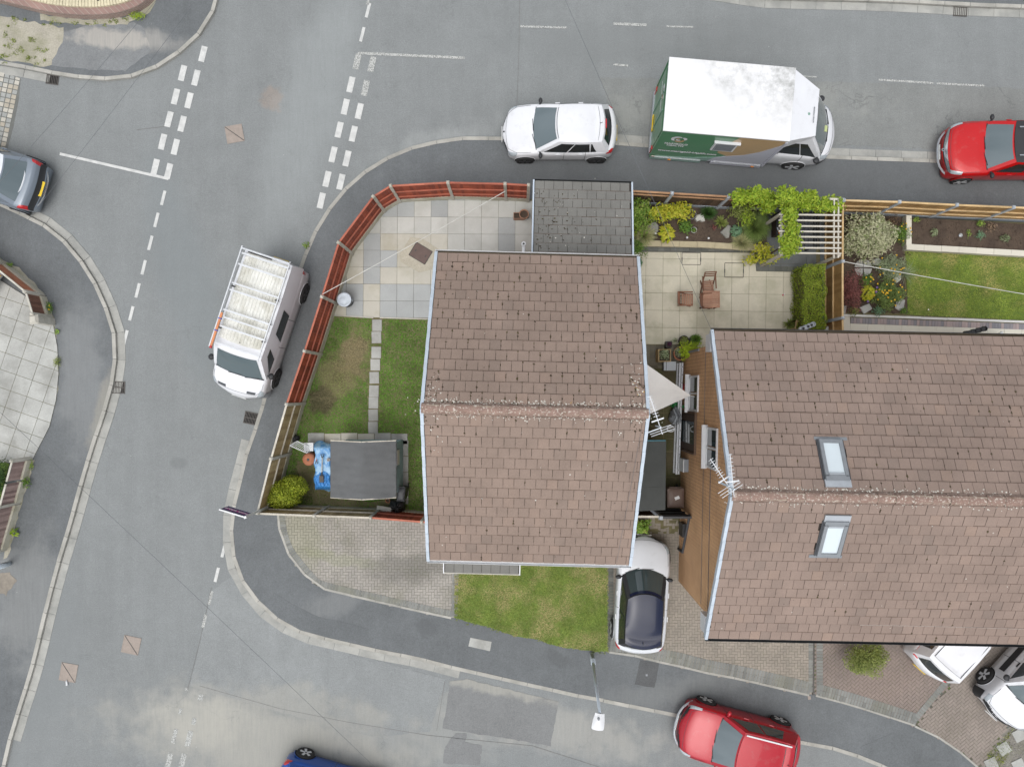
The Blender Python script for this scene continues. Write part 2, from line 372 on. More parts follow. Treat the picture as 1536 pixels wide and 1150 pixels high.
def brickmat(name, c1, c2, mort, ax='YZ'):
    t = NT(name); sx = t.n.new('ShaderNodeSeparateXYZ'); co = t.n.new('ShaderNodeTexCoord'); t.l.new(co.outputs['Object'], sx.inputs[0])
    cb = t.n.new('ShaderNodeCombineXYZ')
    ad = t.math('ADD', sx.outputs[0], sx.outputs[1]); t.l.new(ad, cb.inputs[0]); t.l.new(sx.outputs[2], cb.inputs[1])
    br = t.n.new('ShaderNodeTexBrick'); t.l.new(cb.outputs[0], br.inputs['Vector']); br.inputs['Scale'].default_value = 1
    br.inputs['Brick Width'].default_value = .225; br.inputs['Row Height'].default_value = .075; br.inputs['Mortar Size'].default_value = .011
    br.inputs['Color1'].default_value = c1; br.inputs['Color2'].default_value = c2; br.inputs['Mortar'].default_value = mort
    c = t.scale(br.outputs[0], t.mr(t.noise(1.3, 5), .3, .7, .86, 1.14)); c = t.scale(c, t.mr(t.noise(40, 3), .3, .7, .9, 1.1))
    t.bump(br.outputs['Fac'], -.4, .006); return t.out(c, .9)
m_brick_buff = brickmat('orange_buff_brick', C(252, 204, 154), C(238, 188, 138), C(168, 130, 98))
m_brick_brown = brickmat('brown_brick', C(168, 120, 92), C(150, 104, 80), C(170, 158, 140))
m_brick_pink = brickmat('weathered_pink_brick', C(172, 142, 132), C(156, 130, 122), C(182, 172, 160))
def wood(name, a, b, sat=.1):
    t = NT(name); r = t.rnd(); c = t.mix(r, a, b); c = t.scale(c, t.mr(t.noise(2.2, 6), .3, .7, .74, 1.22)); c = t.scale(c, t.mr(t.noise(34, 4), .3, .7, .85, 1.15))
    t.bump(t.noise(60, 4), .2, .004); return t.out(c, .8)
m_red_wood = wood('red_stained_fence', C(188, 90, 58), C(146, 64, 42))
m_red_rail = wood('red_stained_rail', C(196, 118, 94), C(180, 100, 78))
m_tan_wood = wood('bleached_fence_board', C(206, 182, 136), C(172, 146, 102))
m_tan_rail = wood('bleached_fence_rail', C(222, 216, 202), C(206, 198, 180))
m_new_wood = wood('new_golden_board', C(196, 158, 102), C(170, 132, 82))
m_new_rail = wood('new_golden_rail', C(226, 196, 148), C(212, 180, 130))
m_dark_wood = wood('dark_brown_board', C(112, 90, 72), C(72, 56, 46))
m_pink_wood = wood('faded_purple_brown_board', C(200, 174, 166), C(146, 122, 116))
m_terra_wood = wood('orange_brown_board', C(220, 150, 116), C(204, 134, 102))
m_brown_wood = wood('mid_brown_board', C(150, 108, 90), C(122, 86, 72))
m_teak = wood('reddish_teak', C(188, 146, 120), C(172, 128, 104))
m_teak_d = wood('dark_teak', C(140, 96, 72), C(122, 82, 62))
m_post = M('concrete_post', C(212, 208, 196), .9, .1, 4, .12, 40, .05, .3, C(170, 168, 150), .5)
m_post_b = M('blue_grey_concrete_post', C(190, 198, 206), .9, .08, 4, .1, 40, .04, .3)
m_gboard = M('gravel_board_concrete', C(212, 208, 190), .9, .1, 3, .1, 40, .04, .3, C(180, 174, 146), .6)
m_gboard_b = M('blue_grey_gravel_board', C(170, 180, 188), .9, .1, 3, .1, 40, .04, .3)
m_felt = M('grey_roof_felt', C(104, 106, 107), .9, .1, 2.2, .14, 70, 0, .4)
m_felt_d = M('dark_roof_felt', C(84, 88, 87), .9, .1, 2.2, .14, 70, 0, .4)
m_bluewood = wood('pale_blue_painted_board', C(172, 204, 212), C(150, 184, 196))
def tarpmat():
    t = NT('blue_tarpaulin'); n = t.noise(5, 4, .6, 1.2); c = t.mix(t.mr(n, .42, .58), C(96, 162, 224), C(164, 208, 242))
    t.bump(n, .5, .03); return t.out(c, .4)
m_tarp = tarpmat(); m_tarp_d = M('deep_blue_tarpaulin', C(70, 148, 220), .35, .2, 9, .1, 30, 0, .6)
m_black = M('black_plastic', C(40, 41, 43), .45, .1, 6)
m_dgrey = M('dark_grey_plastic', C(72, 74, 78), .55, .1, 6)
m_grey = M('mid_grey_plastic', C(140, 145, 150), .5, .08, 6)
m_lgrey = M('light_grey_metal', C(190, 196, 202), .4, .08, 6, Metallic=.3)
m_alu = M('bare_aluminium', C(222, 226, 230), .4, .08, 8, .06, Metallic=.1)
m_galv = M('galvanised_steel', C(224, 236, 246), .5, .08, 6, .06)
m_terra = M('terracotta', C(196, 128, 96), .85, .1, 6, .1)
m_brownp = M('brown_bin_plastic', C(112, 92, 82), .55, .08, 5, .06)
m_red = M('red_plastic', C(200, 40, 44), .4, .08); m_green = M('green_plastic', C(40, 140, 70), .4, .08)
m_sail = M('off_white_sail_cloth', C(246, 245, 242), .85, .05, 1.5, .03)
m_stone = M('garden_stone', C(156, 156, 148), .9, .15, 4, .15, 40, 0, .5)
m_stone_w = M('white_garden_stone', C(212, 212, 204), .9, .12, 6, .1, 40, 0, .5)
m_rope = M('white_cord', C(226, 226, 220), .8); m_wire = M('dark_cable', C(104, 108, 112), .6)
m_bark = M('plant_stem', C(96, 78, 58), .9, .2, 10)
m_yellow = M('yellow_petal', C(238, 190, 30), .6, .1, 20); m_purple = M('purple_petal', C(112, 82, 140), .6); m_pink = M('pink_petal', C(212, 110, 120), .6)
m_glass_sky = M('roof_window_glass', C(226, 238, 244), .08, .03, 2, 0, Specular_IOR_Level=.8)
m_glass = M('dark_window_glass', (.03, .045, .05, 1), .04, .3, 2, 0, Specular_IOR_Level=.9)
# foliage
g_lime = leafmat('lime_leaf', C(150, 186, 48), C(196, 210, 72), C(120, 156, 40))
g_gold = leafmat('golden_leaf', C(196, 204, 52), C(230, 216, 84), C(150, 176, 44))
g_mid = leafmat('mid_green_leaf', C(92, 134, 52), C(124, 162, 66), C(150, 176, 80))
g_fresh = leafmat('fresh_green_leaf', C(118, 158, 56), C(160, 192, 84), C(196, 208, 110))
g_dark = leafmat('dark_green_leaf', C(52, 84, 40), C(80, 112, 52), None)
g_olive = leafmat('olive_leaf', C(138, 154, 74), C(176, 184, 108), C(108, 126, 60))
g_var = leafmat('cream_variegated_leaf', C(198, 202, 158), C(226, 222, 190), C(136, 156, 92))
g_straw = leafmat('straw_grass_blade', C(184, 186, 128), C(220, 214, 168), C(140, 154, 94), .35)
g_dgrass = leafmat('deep_grass_blade', C(124, 150, 76), C(164, 184, 108), C(100, 126, 64), .35)
g_burg = leafmat('burgundy_leaf', C(146, 88, 86), C(176, 118, 108), C(112, 66, 68))
g_blue = leafmat('blue_green_leaf', C(112, 156, 116), C(150, 186, 150), None)
g_silver = leafmat('silver_green_leaf', C(156, 172, 132), C(190, 200, 160), C(120, 142, 96))
g_box = leafmat('bright_box_leaf', C(158, 176, 44), C(204, 212, 76), C(116, 138, 32))
g_hedge = leafmat('hedge_leaf', C(132, 160, 44), C(182, 192, 70), C(88, 118, 36))
# ------------------------------------------------------------------ shape helpers
def pip(poly, X, Y):
    poly = np.array(poly)[:, :2]; ins = np.zeros(len(X), bool); j = len(poly) - 1
    for i in range(len(poly)):
        xi, yi = poly[i]; xj, yj = poly[j]
        c = ((yi > Y) != (yj > Y)) & (X < (xj - xi) * (Y - yi) / (yj - yi + 1e-12) + xi); ins ^= c; j = i
    return ins
def sample(poly, n):
    p = np.array(poly)[:, :2]; mn, mx = p.min(0), p.max(0); out = []; tot = 0
    while tot < n:
        q = RNG.uniform(mn, mx, (n * 2, 2)); q = q[pip(poly, q[:, 0], q[:, 1])]; out.append(q); tot += len(q)
    return np.vstack(out)[:n]
def area(poly): return abs(sum(poly[i][0] * poly[(i + 1) % len(poly)][1] - poly[(i + 1) % len(poly)][0] * poly[i][1] for i in range(len(poly)))) / 2
def clip_convex(sub, clip):
    """part of polygon sub inside the convex ccw polygon clip"""
    out = list(sub)
    for i in range(len(clip)):
        a, b = clip[i], clip[(i + 1) % len(clip)]; inp = out; out = []
        if not inp: return []
        sdf = lambda p: (b[0] - a[0]) * (p[1] - a[1]) - (b[1] - a[1]) * (p[0] - a[0])
        for k in range(len(inp)):
            p, q = inp[k], inp[(k + 1) % len(inp)]; dp, dq = sdf(p), sdf(q)
            if dp >= 0: out.append(p)
            if (dp >= 0) != (dq >= 0):
                t = dp / (dp - dq); out.append((p[0] + t * (q[0] - p[0]), p[1] + t * (q[1] - p[1])))
    return out
def poly(pxs, z=0.1): return [P2(x, y, z) for x, y in pxs]
def sheet(name, pxs, z, th, mat, label=None, kind='structure', parent=None, zz=None):
    pl = poly(pxs, z if zz is None else zz)
    return MB().prism(pl, z - th, z).build(name, mat, parent, world=True, kind=kind if parent is None else None, label=label)
def rag(pxs, amp=1.2, step=7, seed=1):
    r = random.Random(seed); out = []
    for i in range(len(pxs)):
        a, b = pxs[i], pxs[(i + 1) % len(pxs)]; L = math.dist(a, b); n = max(1, int(L / step))
        for k in range(n):
            t = k / n; out.append((a[0] + (b[0] - a[0]) * t + r.uniform(-amp, amp), a[1] + (b[1] - a[1]) * t + r.uniform(-amp, amp)))
    return out
def smooth(pts, n=6):
    pts = [Vector(p) for p in pts]; out = []
    for i in range(len(pts) - 1):
        p0 = pts[max(0, i - 1)]; p1 = pts[i]; p2 = pts[i + 1]; p3 = pts[min(len(pts) - 1, i + 2)]
        for k in range(n):
            t = k / n
            out.append(.5 * ((2 * p1) + (p2 - p0) * t + (2 * p0 - 5 * p1 + 4 * p2 - p3) * t * t + (3 * p1 - p0 - 3 * p2 + p3) * t ** 3))
    out.append(pts[-1]); return out
def resample(pts, L):
    d = [0]
    for i in range(1, len(pts)): d.append(d[-1] + (pts[i] - pts[i - 1]).length)
    n = max(1, round(d[-1] / L)); out = []
    for k in range(n + 1):
        s = d[-1] * k / n; i = max(1, min(len(d) - 1, int(np.searchsorted(d, s)))); t = (s - d[i - 1]) / max(1e-9, d[i] - d[i - 1])
        out.append(pts[i - 1].lerp(pts[i], t))
    return out
def normals2(pts):
    out = []
    for i in range(len(pts)):
        d = pts[min(i + 1, len(pts) - 1)] - pts[max(i - 1, 0)]; d.normalize(); out.append(Vector((-d.y, d.x)))
    return out
def stones(parent, name, path, L, o0, o1, z0, z1, mat, gap=.006, skip=None, jit=.004):
    """a row of stones along a path, between the offsets o0 and o1 (left of the path is positive)"""
    pts = resample(path, L); ns = normals2(pts)
    for i in range(len(pts) - 1):
        if skip and skip(i, pts[i]): continue
        a, b = pts[i], pts[i + 1]; d = (b - a).normalized() * gap; j = random.uniform(-jit, jit); jz = random.uniform(-jit, jit)
        pl = [a + d + ns[i] * (o0 + j), b - d + ns[i + 1] * (o0 + j), b - d + ns[i + 1] * (o1 + j), a + d + ns[i] * (o1 + j)]
        if parent is None: yield pl
        MB().prism([(p.x, p.y) for p in pl], z0, z1 + jz).build(name, mat, parent, world=True)
def slabs(parent, name, region, pitch, ang, origin, z0, z1, matfn, gap=.008, jz=.003, minarea=.004):
    ca, sa = math.cos(ang), math.sin(ang)
    inv = [((p[0] - origin[0]) * ca + (p[1] - origin[1]) * sa, -(p[0] - origin[0]) * sa + (p[1] - origin[1]) * ca) for p in region]
    xs = [p[0] for p in inv]; ys = [p[1] for p in inv]; px_, py_ = pitch if isinstance(pitch, tuple) else (pitch, pitch); k = 0
    for i in range(math.floor(min(xs) / px_), math.ceil(max(xs) / px_)):
        for j in range(math.floor(min(ys) / py_), math.ceil(max(ys) / py_)):
            g = gap / 2; sq = [(i * px_ + g, j * py_ + g), ((i + 1) * px_ - g, j * py_ + g), ((i + 1) * px_ - g, (j + 1) * py_ - g), (i * px_ + g, (j + 1) * py_ - g)]
            pl = clip_convex(inv, sq)
            if len(pl) < 3 or area(pl) < minarea: continue
            w = [(p[0] * ca - p[1] * sa + origin[0], p[0] * sa + p[1] * ca + origin[1]) for p in pl]
            MB().prism(w, z0, z1 + random.uniform(-jz, jz)).build(name, matfn(i, j), parent, world=True)
def blockfield(parent, name, region, ang, z, mat, w=.1, th=.03, gap=.007, stuff=True):
    """herringbone of 2:1 blocks, joined (each is under 10 pixels long in the photograph)"""
    ca, sa = math.cos(ang), math.sin(ang); o = region[0]
    inv = np.array([((p[0] - o[0]) * ca + (p[1] - o[1]) * sa, -(p[0] - o[0]) * sa + (p[1] - o[1]) * ca) for p in region])
    mn = np.floor(inv.min(0) / w).astype(int) - 6; mx = np.ceil(inv.max(0) / w).astype(int) + 6
    B = []
    for n in range(mn[1] - 4, mx[1] + 4):
        m0 = math.floor((mn[0] - n) / 4) - 1; m1 = math.ceil((mx[0] - n) / 4) + 1
        for m in range(m0, m1):
            x, y = n + 4 * m, n; B.append((x + 1, y + .5, 2, 1)); B.append((x + .5, y + 2, 1, 2))
    B = np.array(B) * w; X, Y = B[:, 0], B[:, 1]; keep = pip(inv, X, Y); B = B[keep]; n = len(B)
    hx, hy = B[:, 2] / 2 - gap / 2, B[:, 3] / 2 - gap / 2; zz = z + RNG.uniform(-.002, .002, n)
    V = np.zeros((n, 8, 3)); b = .002
    for i, (sx, sy) in enumerate(((-1, -1), (1, -1), (1, 1), (-1, 1))):
        V[:, i, 0] = B[:, 0] + sx * hx; V[:, i, 1] = B[:, 1] + sy * hy; V[:, i, 2] = z - th
        V[:, i + 4, 0] = B[:, 0] + sx * (hx - b * .5); V[:, i + 4, 1] = B[:, 1] + sy * (hy - b * .5); V[:, i + 4, 2] = zz + RNG.uniform(-.001, .001, n)
    Wx = V[..., 0] * ca - V[..., 1] * sa + o[0]; Wy = V[..., 0] * sa + V[..., 1] * ca + o[1]; V[..., 0] = Wx; V[..., 1] = Wy
    Fq = np.array([(4, 5, 6, 7), (0, 1, 5, 4), (1, 2, 6, 5), (2, 3, 7, 6), (3, 0, 4, 7)])[None] + (np.arange(n) * 8)[:, None, None]
    V = V.reshape(-1, 3)
    if parent is not None:
        Mi = np.array(ROOTM[rootof(parent).name]); V = V @ Mi[:3, :3].T + Mi[:3, 3]
    ob = link(name, mesh_np(name, V, Fq.reshape(-1, 4)), mat, parent); ob['kind'] = 'stuff'; return ob
def grass(name, region, dens, mat, z, label, h=(.012, .04), wd=(.014, .026), holes=(), group=None, parent=None):
    n = int(area(region) * dens); p = sample(region, n)
    for hp in holes: p = p[~pip(hp, p[:, 0], p[:, 1])]
    n = len(p); a = RNG.uniform(0, 2 * np.pi, n); l = RNG.uniform(.02, .06, n); ht = RNG.uniform(*h, n); w = RNG.uniform(*wd, n) / 2
    V = np.zeros((n, 3, 3)); ca, sa = np.cos(a), np.sin(a); la = RNG.uniform(0, 2 * np.pi, n)
    V[:, 0] = np.stack([p[:, 0] - ca * w, p[:, 1] - sa * w, np.full(n, z)], 1); V[:, 1] = np.stack([p[:, 0] + ca * w, p[:, 1] + sa * w, np.full(n, z)], 1)
    V[:, 2] = np.stack([p[:, 0] + np.cos(la) * l, p[:, 1] + np.sin(la) * l, z + ht], 1)
    o = link(name, mesh_np(name, V.reshape(-1, 3), np.arange(n * 3).reshape(-1, 3)), mat, parent); return tag(o, label, 'grass' if not parent else None, group, 'stuff')
def leafcloud(n, c, r, leaf, up=.5, shell=.45, lump=.25, seed=0, flat=1.0, asp=.5):
    """n folded leaves through an ellipsoid; returns V (n,4,3)"""
    rg = np.random.default_rng(seed + 11)
    d = rg.normal(size=(n, 3)); d /= np.linalg.norm(d, axis=1)[:, None]; d[:, 2] = np.where(d[:, 2] < -.35, -d[:, 2], d[:, 2])
    ph = rg.uniform(0, 6.28, 6); k = 1 + lump * (np.sin(d[:, 0] * 4.5 + ph[0]) * np.sin(d[:, 1] * 4 + ph[1]) + .6 * np.sin(d[:, 2] * 6 + ph[2] + d[:, 0] * 5) + .45 * np.sin(d[:, 0] * 9 + ph[3]) * np.sin(d[:, 1] * 10 + ph[4]))
    rad = (rg.uniform(0, 1, n) ** shell) * k
    p = d * rad[:, None] * np.array(r) + np.array(c)
    nrm = d * np.array([1 / r[0], 1 / r[1], 1 / r[2]]) * min(r); nrm = nrm / np.linalg.norm(nrm, axis=1)[:, None] * .6 + np.array([0, 0, up]) + rg.normal(size=(n, 3)) * .5
    nrm /= np.linalg.norm(nrm, axis=1)[:, None]
    t = np.cross(nrm, rg.normal(size=(n, 3))); t /= np.linalg.norm(t, axis=1)[:, None]; b = np.cross(nrm, t)
    L = leaf * rg.uniform(.6, 1.3, n)[:, None]; wd = L * asp
    V = np.stack([p - t * L * .5, p + b * wd * .5 - nrm * L * .1, p + t * L * .5 - nrm * L * .12, p - b * wd * .5 - nrm * L * .1], 1)
    V[:, :, 2] = np.maximum(V[:, :, 2], .02); return V
def blades(n, c, R, H, w, seed=0, droop=1.0, spread=1.0):
    """arching strap leaves from one crown; returns V (n,8,3) three quads each"""
    rg = np.random.default_rng(seed + 5); a = rg.uniform(0, 2 * np.pi, n); q = rg.uniform(.15, 1, n) ** .7 * spread
    V = np.zeros((n, 8, 3)); ca, sa = np.cos(a), np.sin(a)
    for k, t in enumerate((0, .35, .72, 1)):
        rr = R * q * (t ** 1.1); zz = H * (1.1 - .5 * q) * (np.sin(t * 1.9 * (.55 + .5 * q * droop)) * .62 )
        ww = w * (1 - t * .85) / 2; x = c[0] + ca * (rr + .02); y = c[1] + sa * (rr + .02)
        V[:, 2 * k] = np.stack([x - sa * ww, y + ca * ww, c[2] + zz], 1); V[:, 2 * k + 1] = np.stack([x + sa * ww, y - ca * ww, c[2] + zz], 1)
    return V
BF = np.array([(0, 1, 3, 2), (2, 3, 5, 4), (4, 5, 7, 6)])
def vmesh(name, Vs, mat, parent, world=True, kind=None):
    VV, FF, n = [], [], 0
    for V in Vs:
        k = V.shape[1]; m = len(V)
        f = (np.arange(m * 4).reshape(-1, 4) if k == 4 else (BF[None] + (np.arange(m) * 8)[:, None, None]).reshape(-1, 4))
        VV.append(V.reshape(-1, 3)); FF.append(f + n); n += m * k
    V = np.vstack(VV)
    if world and parent is not None:
        Mi = np.array(ROOTM[rootof(parent).name]); V = V @ Mi[:3, :3].T + Mi[:3, 3]
    o = link(name, mesh_np(name, V, np.vstack(FF)), mat, parent)
    if kind: o['kind'] = kind
    return o
SEED = [0]
def plant(name, label, cat, px, py, rx, ry, h, mat, leaf=.06, n=500, base=.1, style='bush', group=None, trunk=True, flowers=None, z0=None, lobes=None, asp=.5, up=.5, shell=.45, pn='foliage', lump=.25):
    """crown centre and radii in photo pixels; h its height in metres above base"""
    SEED[0] += 1; sd = SEED[0]; zc = base + h * .55; c = P(px, py, zc); k = (HC - zc) / F; g = (c.x, c.y, base)
    big = 1.14 if cat in ('weed',) else 1.2
    if group == 'plants in the raised bed behind the cream patio': big *= 1.12; rx *= 1.06 if style != 'bush' else 1; ry *= 1.06 if style != 'bush' else 1
    if style == 'bush': rx, ry, n = rx * big, ry * big, int(n * 1.9)
    elif style == 'blade': leaf, n = leaf * 1.9, int(n * 1.3)
    t = thing(name, label, cat, g, 0, group)
    Vs = []
    if style == 'bush':
        lb = lobes or [(0, 0, 1, 1)]
        for i, (dx, dy, fr, fh) in enumerate(lb):
            r = (rx * k * fr, ry * k * fr, h * .5 * fh)
            Vs.append(leafcloud(max(20, int(n * fr / len(lb) * 1.3)), (c.x + dx * rx * k, c.y - dy * ry * k, base + h * .5 * fh + h * .04), r, leaf, up, shell, lump, seed=sd * 31 + i, asp=asp))
    elif style == 'blade':
        Vs.append(blades(n, (c.x, c.y, base), max(rx, ry) * k, h, leaf, sd))
        V = Vs[0]; V[:, :, 1] = c.y + (V[:, :, 1] - c.y) * (ry / max(rx, ry)); V[:, :, 0] = c.x + (V[:, :, 0] - c.x) * (rx / max(rx, ry))
    elif style == 'rosette':
        rg = np.random.default_rng(sd); m = n; a = rg.uniform(0, 6.28, m); q = rg.uniform(.25, 1, m)
        V = np.zeros((m, 4, 3)); L = leaf * rg.uniform(.7, 1.2, m); ca, sa = np.cos(a), np.sin(a)
        cx = c.x + ca * q * rx * k * .75; cy = c.y + sa * q * ry * k * .75; z = base + h * (1.05 - q * .6)
        V[:, 0] = np.stack([cx - ca * L * .5, cy - sa * L * .5, z - .02], 1); V[:, 2] = np.stack([cx + ca * L * .6, cy + sa * L * .6, z - .06 * q], 1)
        V[:, 1] = np.stack([cx - sa * L * asp * .5, cy + ca * L * asp * .5, z + .03], 1); V[:, 3] = np.stack([cx + sa * L * asp * .5, cy - ca * L * asp * .5, z + .03], 1)
        Vs.append(V)
    vmesh(pn, Vs, mat, t)
    if trunk:
        b = MB(); r = random.Random(sd)
        for i in range(4):
            a = r.uniform(0, 6.28); rr = r.uniform(.2, .6)
            b.tube([(0, 0, 0), (math.cos(a) * rx * k * rr * .4, math.sin(a) * ry * k * rr * .4, h * .4), (math.cos(a) * rx * k * rr, math.sin(a) * ry * k * rr, h * .75)], .012 + .01 * h, 5, r2=.004)
        b.build('stem', m_bark, t)
    if flowers:
        fm, fn, fs = flowers; r = random.Random(sd + 3)
        b = MB().lathe([(.001, 0), (fs, .004), (fs * .9, .012), (.002, .02)], n=7); me = mesh_np('flower', b.v, b.f)
        for i in range(fn):
            a = r.uniform(0, 6.28); q = math.sqrt(r.uniform(0, 1)) * 1.02
            o = link('flower', me, fm, t); o.location = (math.cos(a) * rx * k * q, math.sin(a) * ry * k * q, h * (1.02 - .35 * q * q) + r.uniform(.0, .04))
    return t

# ------------------------------------------------------------------ setting: ground, roads, pavements
tag(MB().box((0, 0, -.3), (1600, 1600, .2)).build('ground', m_turf), kind='structure')
tag(MB().box((0, 0, -.1), (120, 90, .2)).build('road', m_road), kind='structure')
road = bpy.data.objects['road']
def rsheet(name, pxs, z, mat, parent, amp=0, seed=1):
    pl = rag(pxs, amp, 6, seed) if amp else pxs
    return MB().prism(poly(pl, z), z - .003, z).build(name, mat, parent, world=True)
rsheet('worn_lane', [(900, 117), (1000, 118), (1150, 121), (1330, 125), (1700, 140), (1700, 236), (925, 204), (915, 160)], .004, m_road_lane, road, 1.5, 3)
rsheet('repair_patch', [(675, 1022), (700, 1018), (838, 1052), (826, 1118), (790, 1112), (664, 1092)], .008, m_road_patch, road, .8, 4)
rsheet('repair_patch', [(684, 1098), (701, 1100), (697, 1112), (724, 1118), (720, 1147), (664, 1144), (668, 1118)], .007, m_road_patch, road, 1, 8)
rsheet('old_surface', [(318, 884), (350, 862), (380, 907), (430, 947), (480, 967), (668, 1018), (645, 1096), (560, 1105), (400, 1062), (285, 1028)], .004, m_road_old, road, 1.2, 5)
b = MB()
for pts in ([(780, -10), (779, 80), (775, 160)], [(318, 880), (300, 960), (282, 1032)], [(668, 1022), (655, 1095)], [(834, 1052), (820, 1120)], [(300, 1028), (420, 1062), (520, 1082), (640, 1102), (800, 1118), (900, 1150)], [(205, 195), (245, 190)]):
    q = [P(x + random.uniform(-1, 1), y, .005) for x, y in pts]
    for i in range(len(q) - 1): b.bar(q[i], q[i + 1], .013, .004)
b.build('seam', M('bitumen_seam', C(122, 122, 119), .7, .2, 9), road, world=True)

KERB1 = [(1900, 272), (1700, 257), (1536, 248), (1415, 242), (1258, 236), (1100, 227), (978, 219), (925, 215), (840, 209), (752, 208), (684, 208), (648, 215), (615, 223), (580, 238), (549, 257), (528, 274), (504, 300), (480, 335), (465, 365), (452, 399), (437, 445), (415, 520), (397, 598), (385, 638), (373, 668), (364, 706), (350, 762), (347, 805), (353, 846), (364, 871), (380, 893), (401, 917), (428, 936), (457, 950), (503, 961), (541, 970), (578, 978), (616, 985), (653, 994), (691, 1004), (729, 1012), (767, 1021), (840, 1037), (879, 1046), (916, 1052), (952, 1060), (1017, 1073), (1100, 1092), (1196, 1112), (1250, 1122), (1285, 1133), (1320, 1147), (1350, 1162), (1400, 1190), (1480, 1260)]
KERB2 = [(-120, 270), (-60, 286), (0, 306), (29, 320), (57, 333), (86, 353), (112, 381), (133, 410), (150, 442), (164, 477), (170, 498), (172, 527), (170, 556), (163, 592), (151, 630), (140, 663), (129, 698), (119, 733), (108, 773), (97, 811), (85, 850), (76, 884), (63, 936), (50, 991), (29, 1061), (18, 1093), (8, 1137), (-4, 1180), (-30, 1260)]
KERB3 = [(-160, 76), (-80, 84), (0, 94), (65, 106), (97, 113), (130, 116), (167, 118), (204, 112), (240, 97), (270, 76), (298, 50), (317, 20), (326, -8), (336, -60), (350, -140)]
KERB4 = [(960, -30), (1100, -12), (1136, -5), (1324, 0), (1436, 6), (1536, 10), (1800, 20)]
def vpath(pxs, z=.1, n=5): return smooth([Vector(P2(x, y, z)) for x, y in pxs], n)
def near(path, px, py):
    p = Vector(P2(px, py, .1)); return min(range(len(path)), key=lambda i: (path[i] - p).length)
k1, k2, k3, k4 = vpath(KERB1), vpath(KERB2), vpath(KERB3), vpath(KERB4)
def pavement(label, path, extra):
    pl = [(p.x, p.y) for p in path] + extra
    return tag(MB().prism(pl, -.1, .096).build('pavement', m_pave), kind='structure', label=label)
pv1 = pavement('dark asphalt footway wrapped round the corner plot with the two houses', k1, [(45, -40), (45, 7)])
pv2 = pavement('asphalt footway curving round the left hand corner', k2, [(-45, -30), (-45, 7)])
pv3 = pavement('patched asphalt footway at the top left corner', k3, [(-20, 40), (-45, 40), (-45, 12)])
pv4 = pavement('strip of footway along the top edge', k4, [(45, 30), (3, 30)])
def kerbrow(label, path, chans, side, c0=None):
    kr = tag(thing('kerb', label, None, (path[len(path) // 2].x, path[len(path) // 2].y, 0), 0), kind='structure')
    list(stones(kr, 'kerbstone', path, .914, -.06, .065, -.05, .104, m_kerb, .007))
    for a, b_ in chans:
        i, j = near(path, *a), near(path, *b_); i, j = min(i, j), max(i, j)
        o = (.075, .345) if side > 0 else (-.345, -.075)
        list(stones(kr, 'channel_block', path[i:j + 1], .914, o[0], o[1], -.03, .014, m_chan, .006))
    return kr
kb1 = kerbrow('pale kerbstones round the corner plot', k1, [((1900, 272), (925, 214)), ((374, 662), (690, 1004))], -1)
# KERB1 runs right to left then down: the road lies on its right-hand side
kb2 = kerbrow('pale kerbstones and channel blocks on the left corner', k2, [((-120, 270), (18, 1110))], 1)
kb3 = kerbrow('pale kerbstones of the top left corner', k3, [((-160, 76), (72, 107))], -1)
kb4 = kerbrow('pale kerbstones along the top edge', k4, [((960, -30), (1800, 20))], -1)

# pavement patches
def psheet(name, pxs, z, mat, parent, amp=.4, seed=2): return MB().prism(poly(rag(pxs, amp, 6, seed), z), z - .003, z).build(name, mat, parent, world=True)
psheet('repair_patch', [(960, 989.6), (989, 993.5), (982, 1031), (952, 1026)], .1, m_pave_dark, pv1)
psheet('repair_patch', [(395, 905), (412, 889), (437, 905), (478, 925), (520, 934), (553, 943), (553, 966), (510, 957), (460, 946), (430, 933), (405, 915)], .1, m_pave_mid, pv1)
psheet('repair_patch', [(1290, 1120), (1340, 1098), (1364, 1118), (1330, 1150), (1300, 1140)], .1, m_pave_mid, pv1)
MB().prism(poly([(705.7, 955.7), (737.5, 962), (735, 976), (702.5, 968.7)], .1), .09, .104).build('service_cover', m_slab_old, pv1, world=True)
MB().box(tuple(P(970, 1012, .103)), (.07, .07, .006)).build('stop_tap_cover', m_grey, pv1, world=True)
MB().box(tuple(P(1214, 1046, .103)), (.1, .12, .006), .2).build('stop_tap_cover', m_cover, pv1, world=True)
sheet('sandy_verge', rag([(-60, 18), (0, 22), (30, 30), (60, 36), (95, 42), (92, 62), (84, 82), (76, 100), (60, 100), (0, 88), (-60, 80)], 2.5, 8, 4), .101, .02, m_sand)
sheet('sandy_strip', rag([(60, 30), (130, 38), (190, 36), (225, 20), (240, -10), (228, -10), (215, 14), (185, 27), (125, 30), (60, 22)], 1.5, 6, 6), .102, .02, m_sand)
psheet('repair_patch', [(92, 50), (140, 36), (200, 34), (214, 40), (228, 76), (188, 106), (140, 105), (72, 98)], .1, asphalt('light_footway_patch', C(134, 137, 138), [(C(186, 182, 174), .9, (170, 60, 62, 14, 6, .4, .5, 1.5))], .1), pv3, .8, 9)

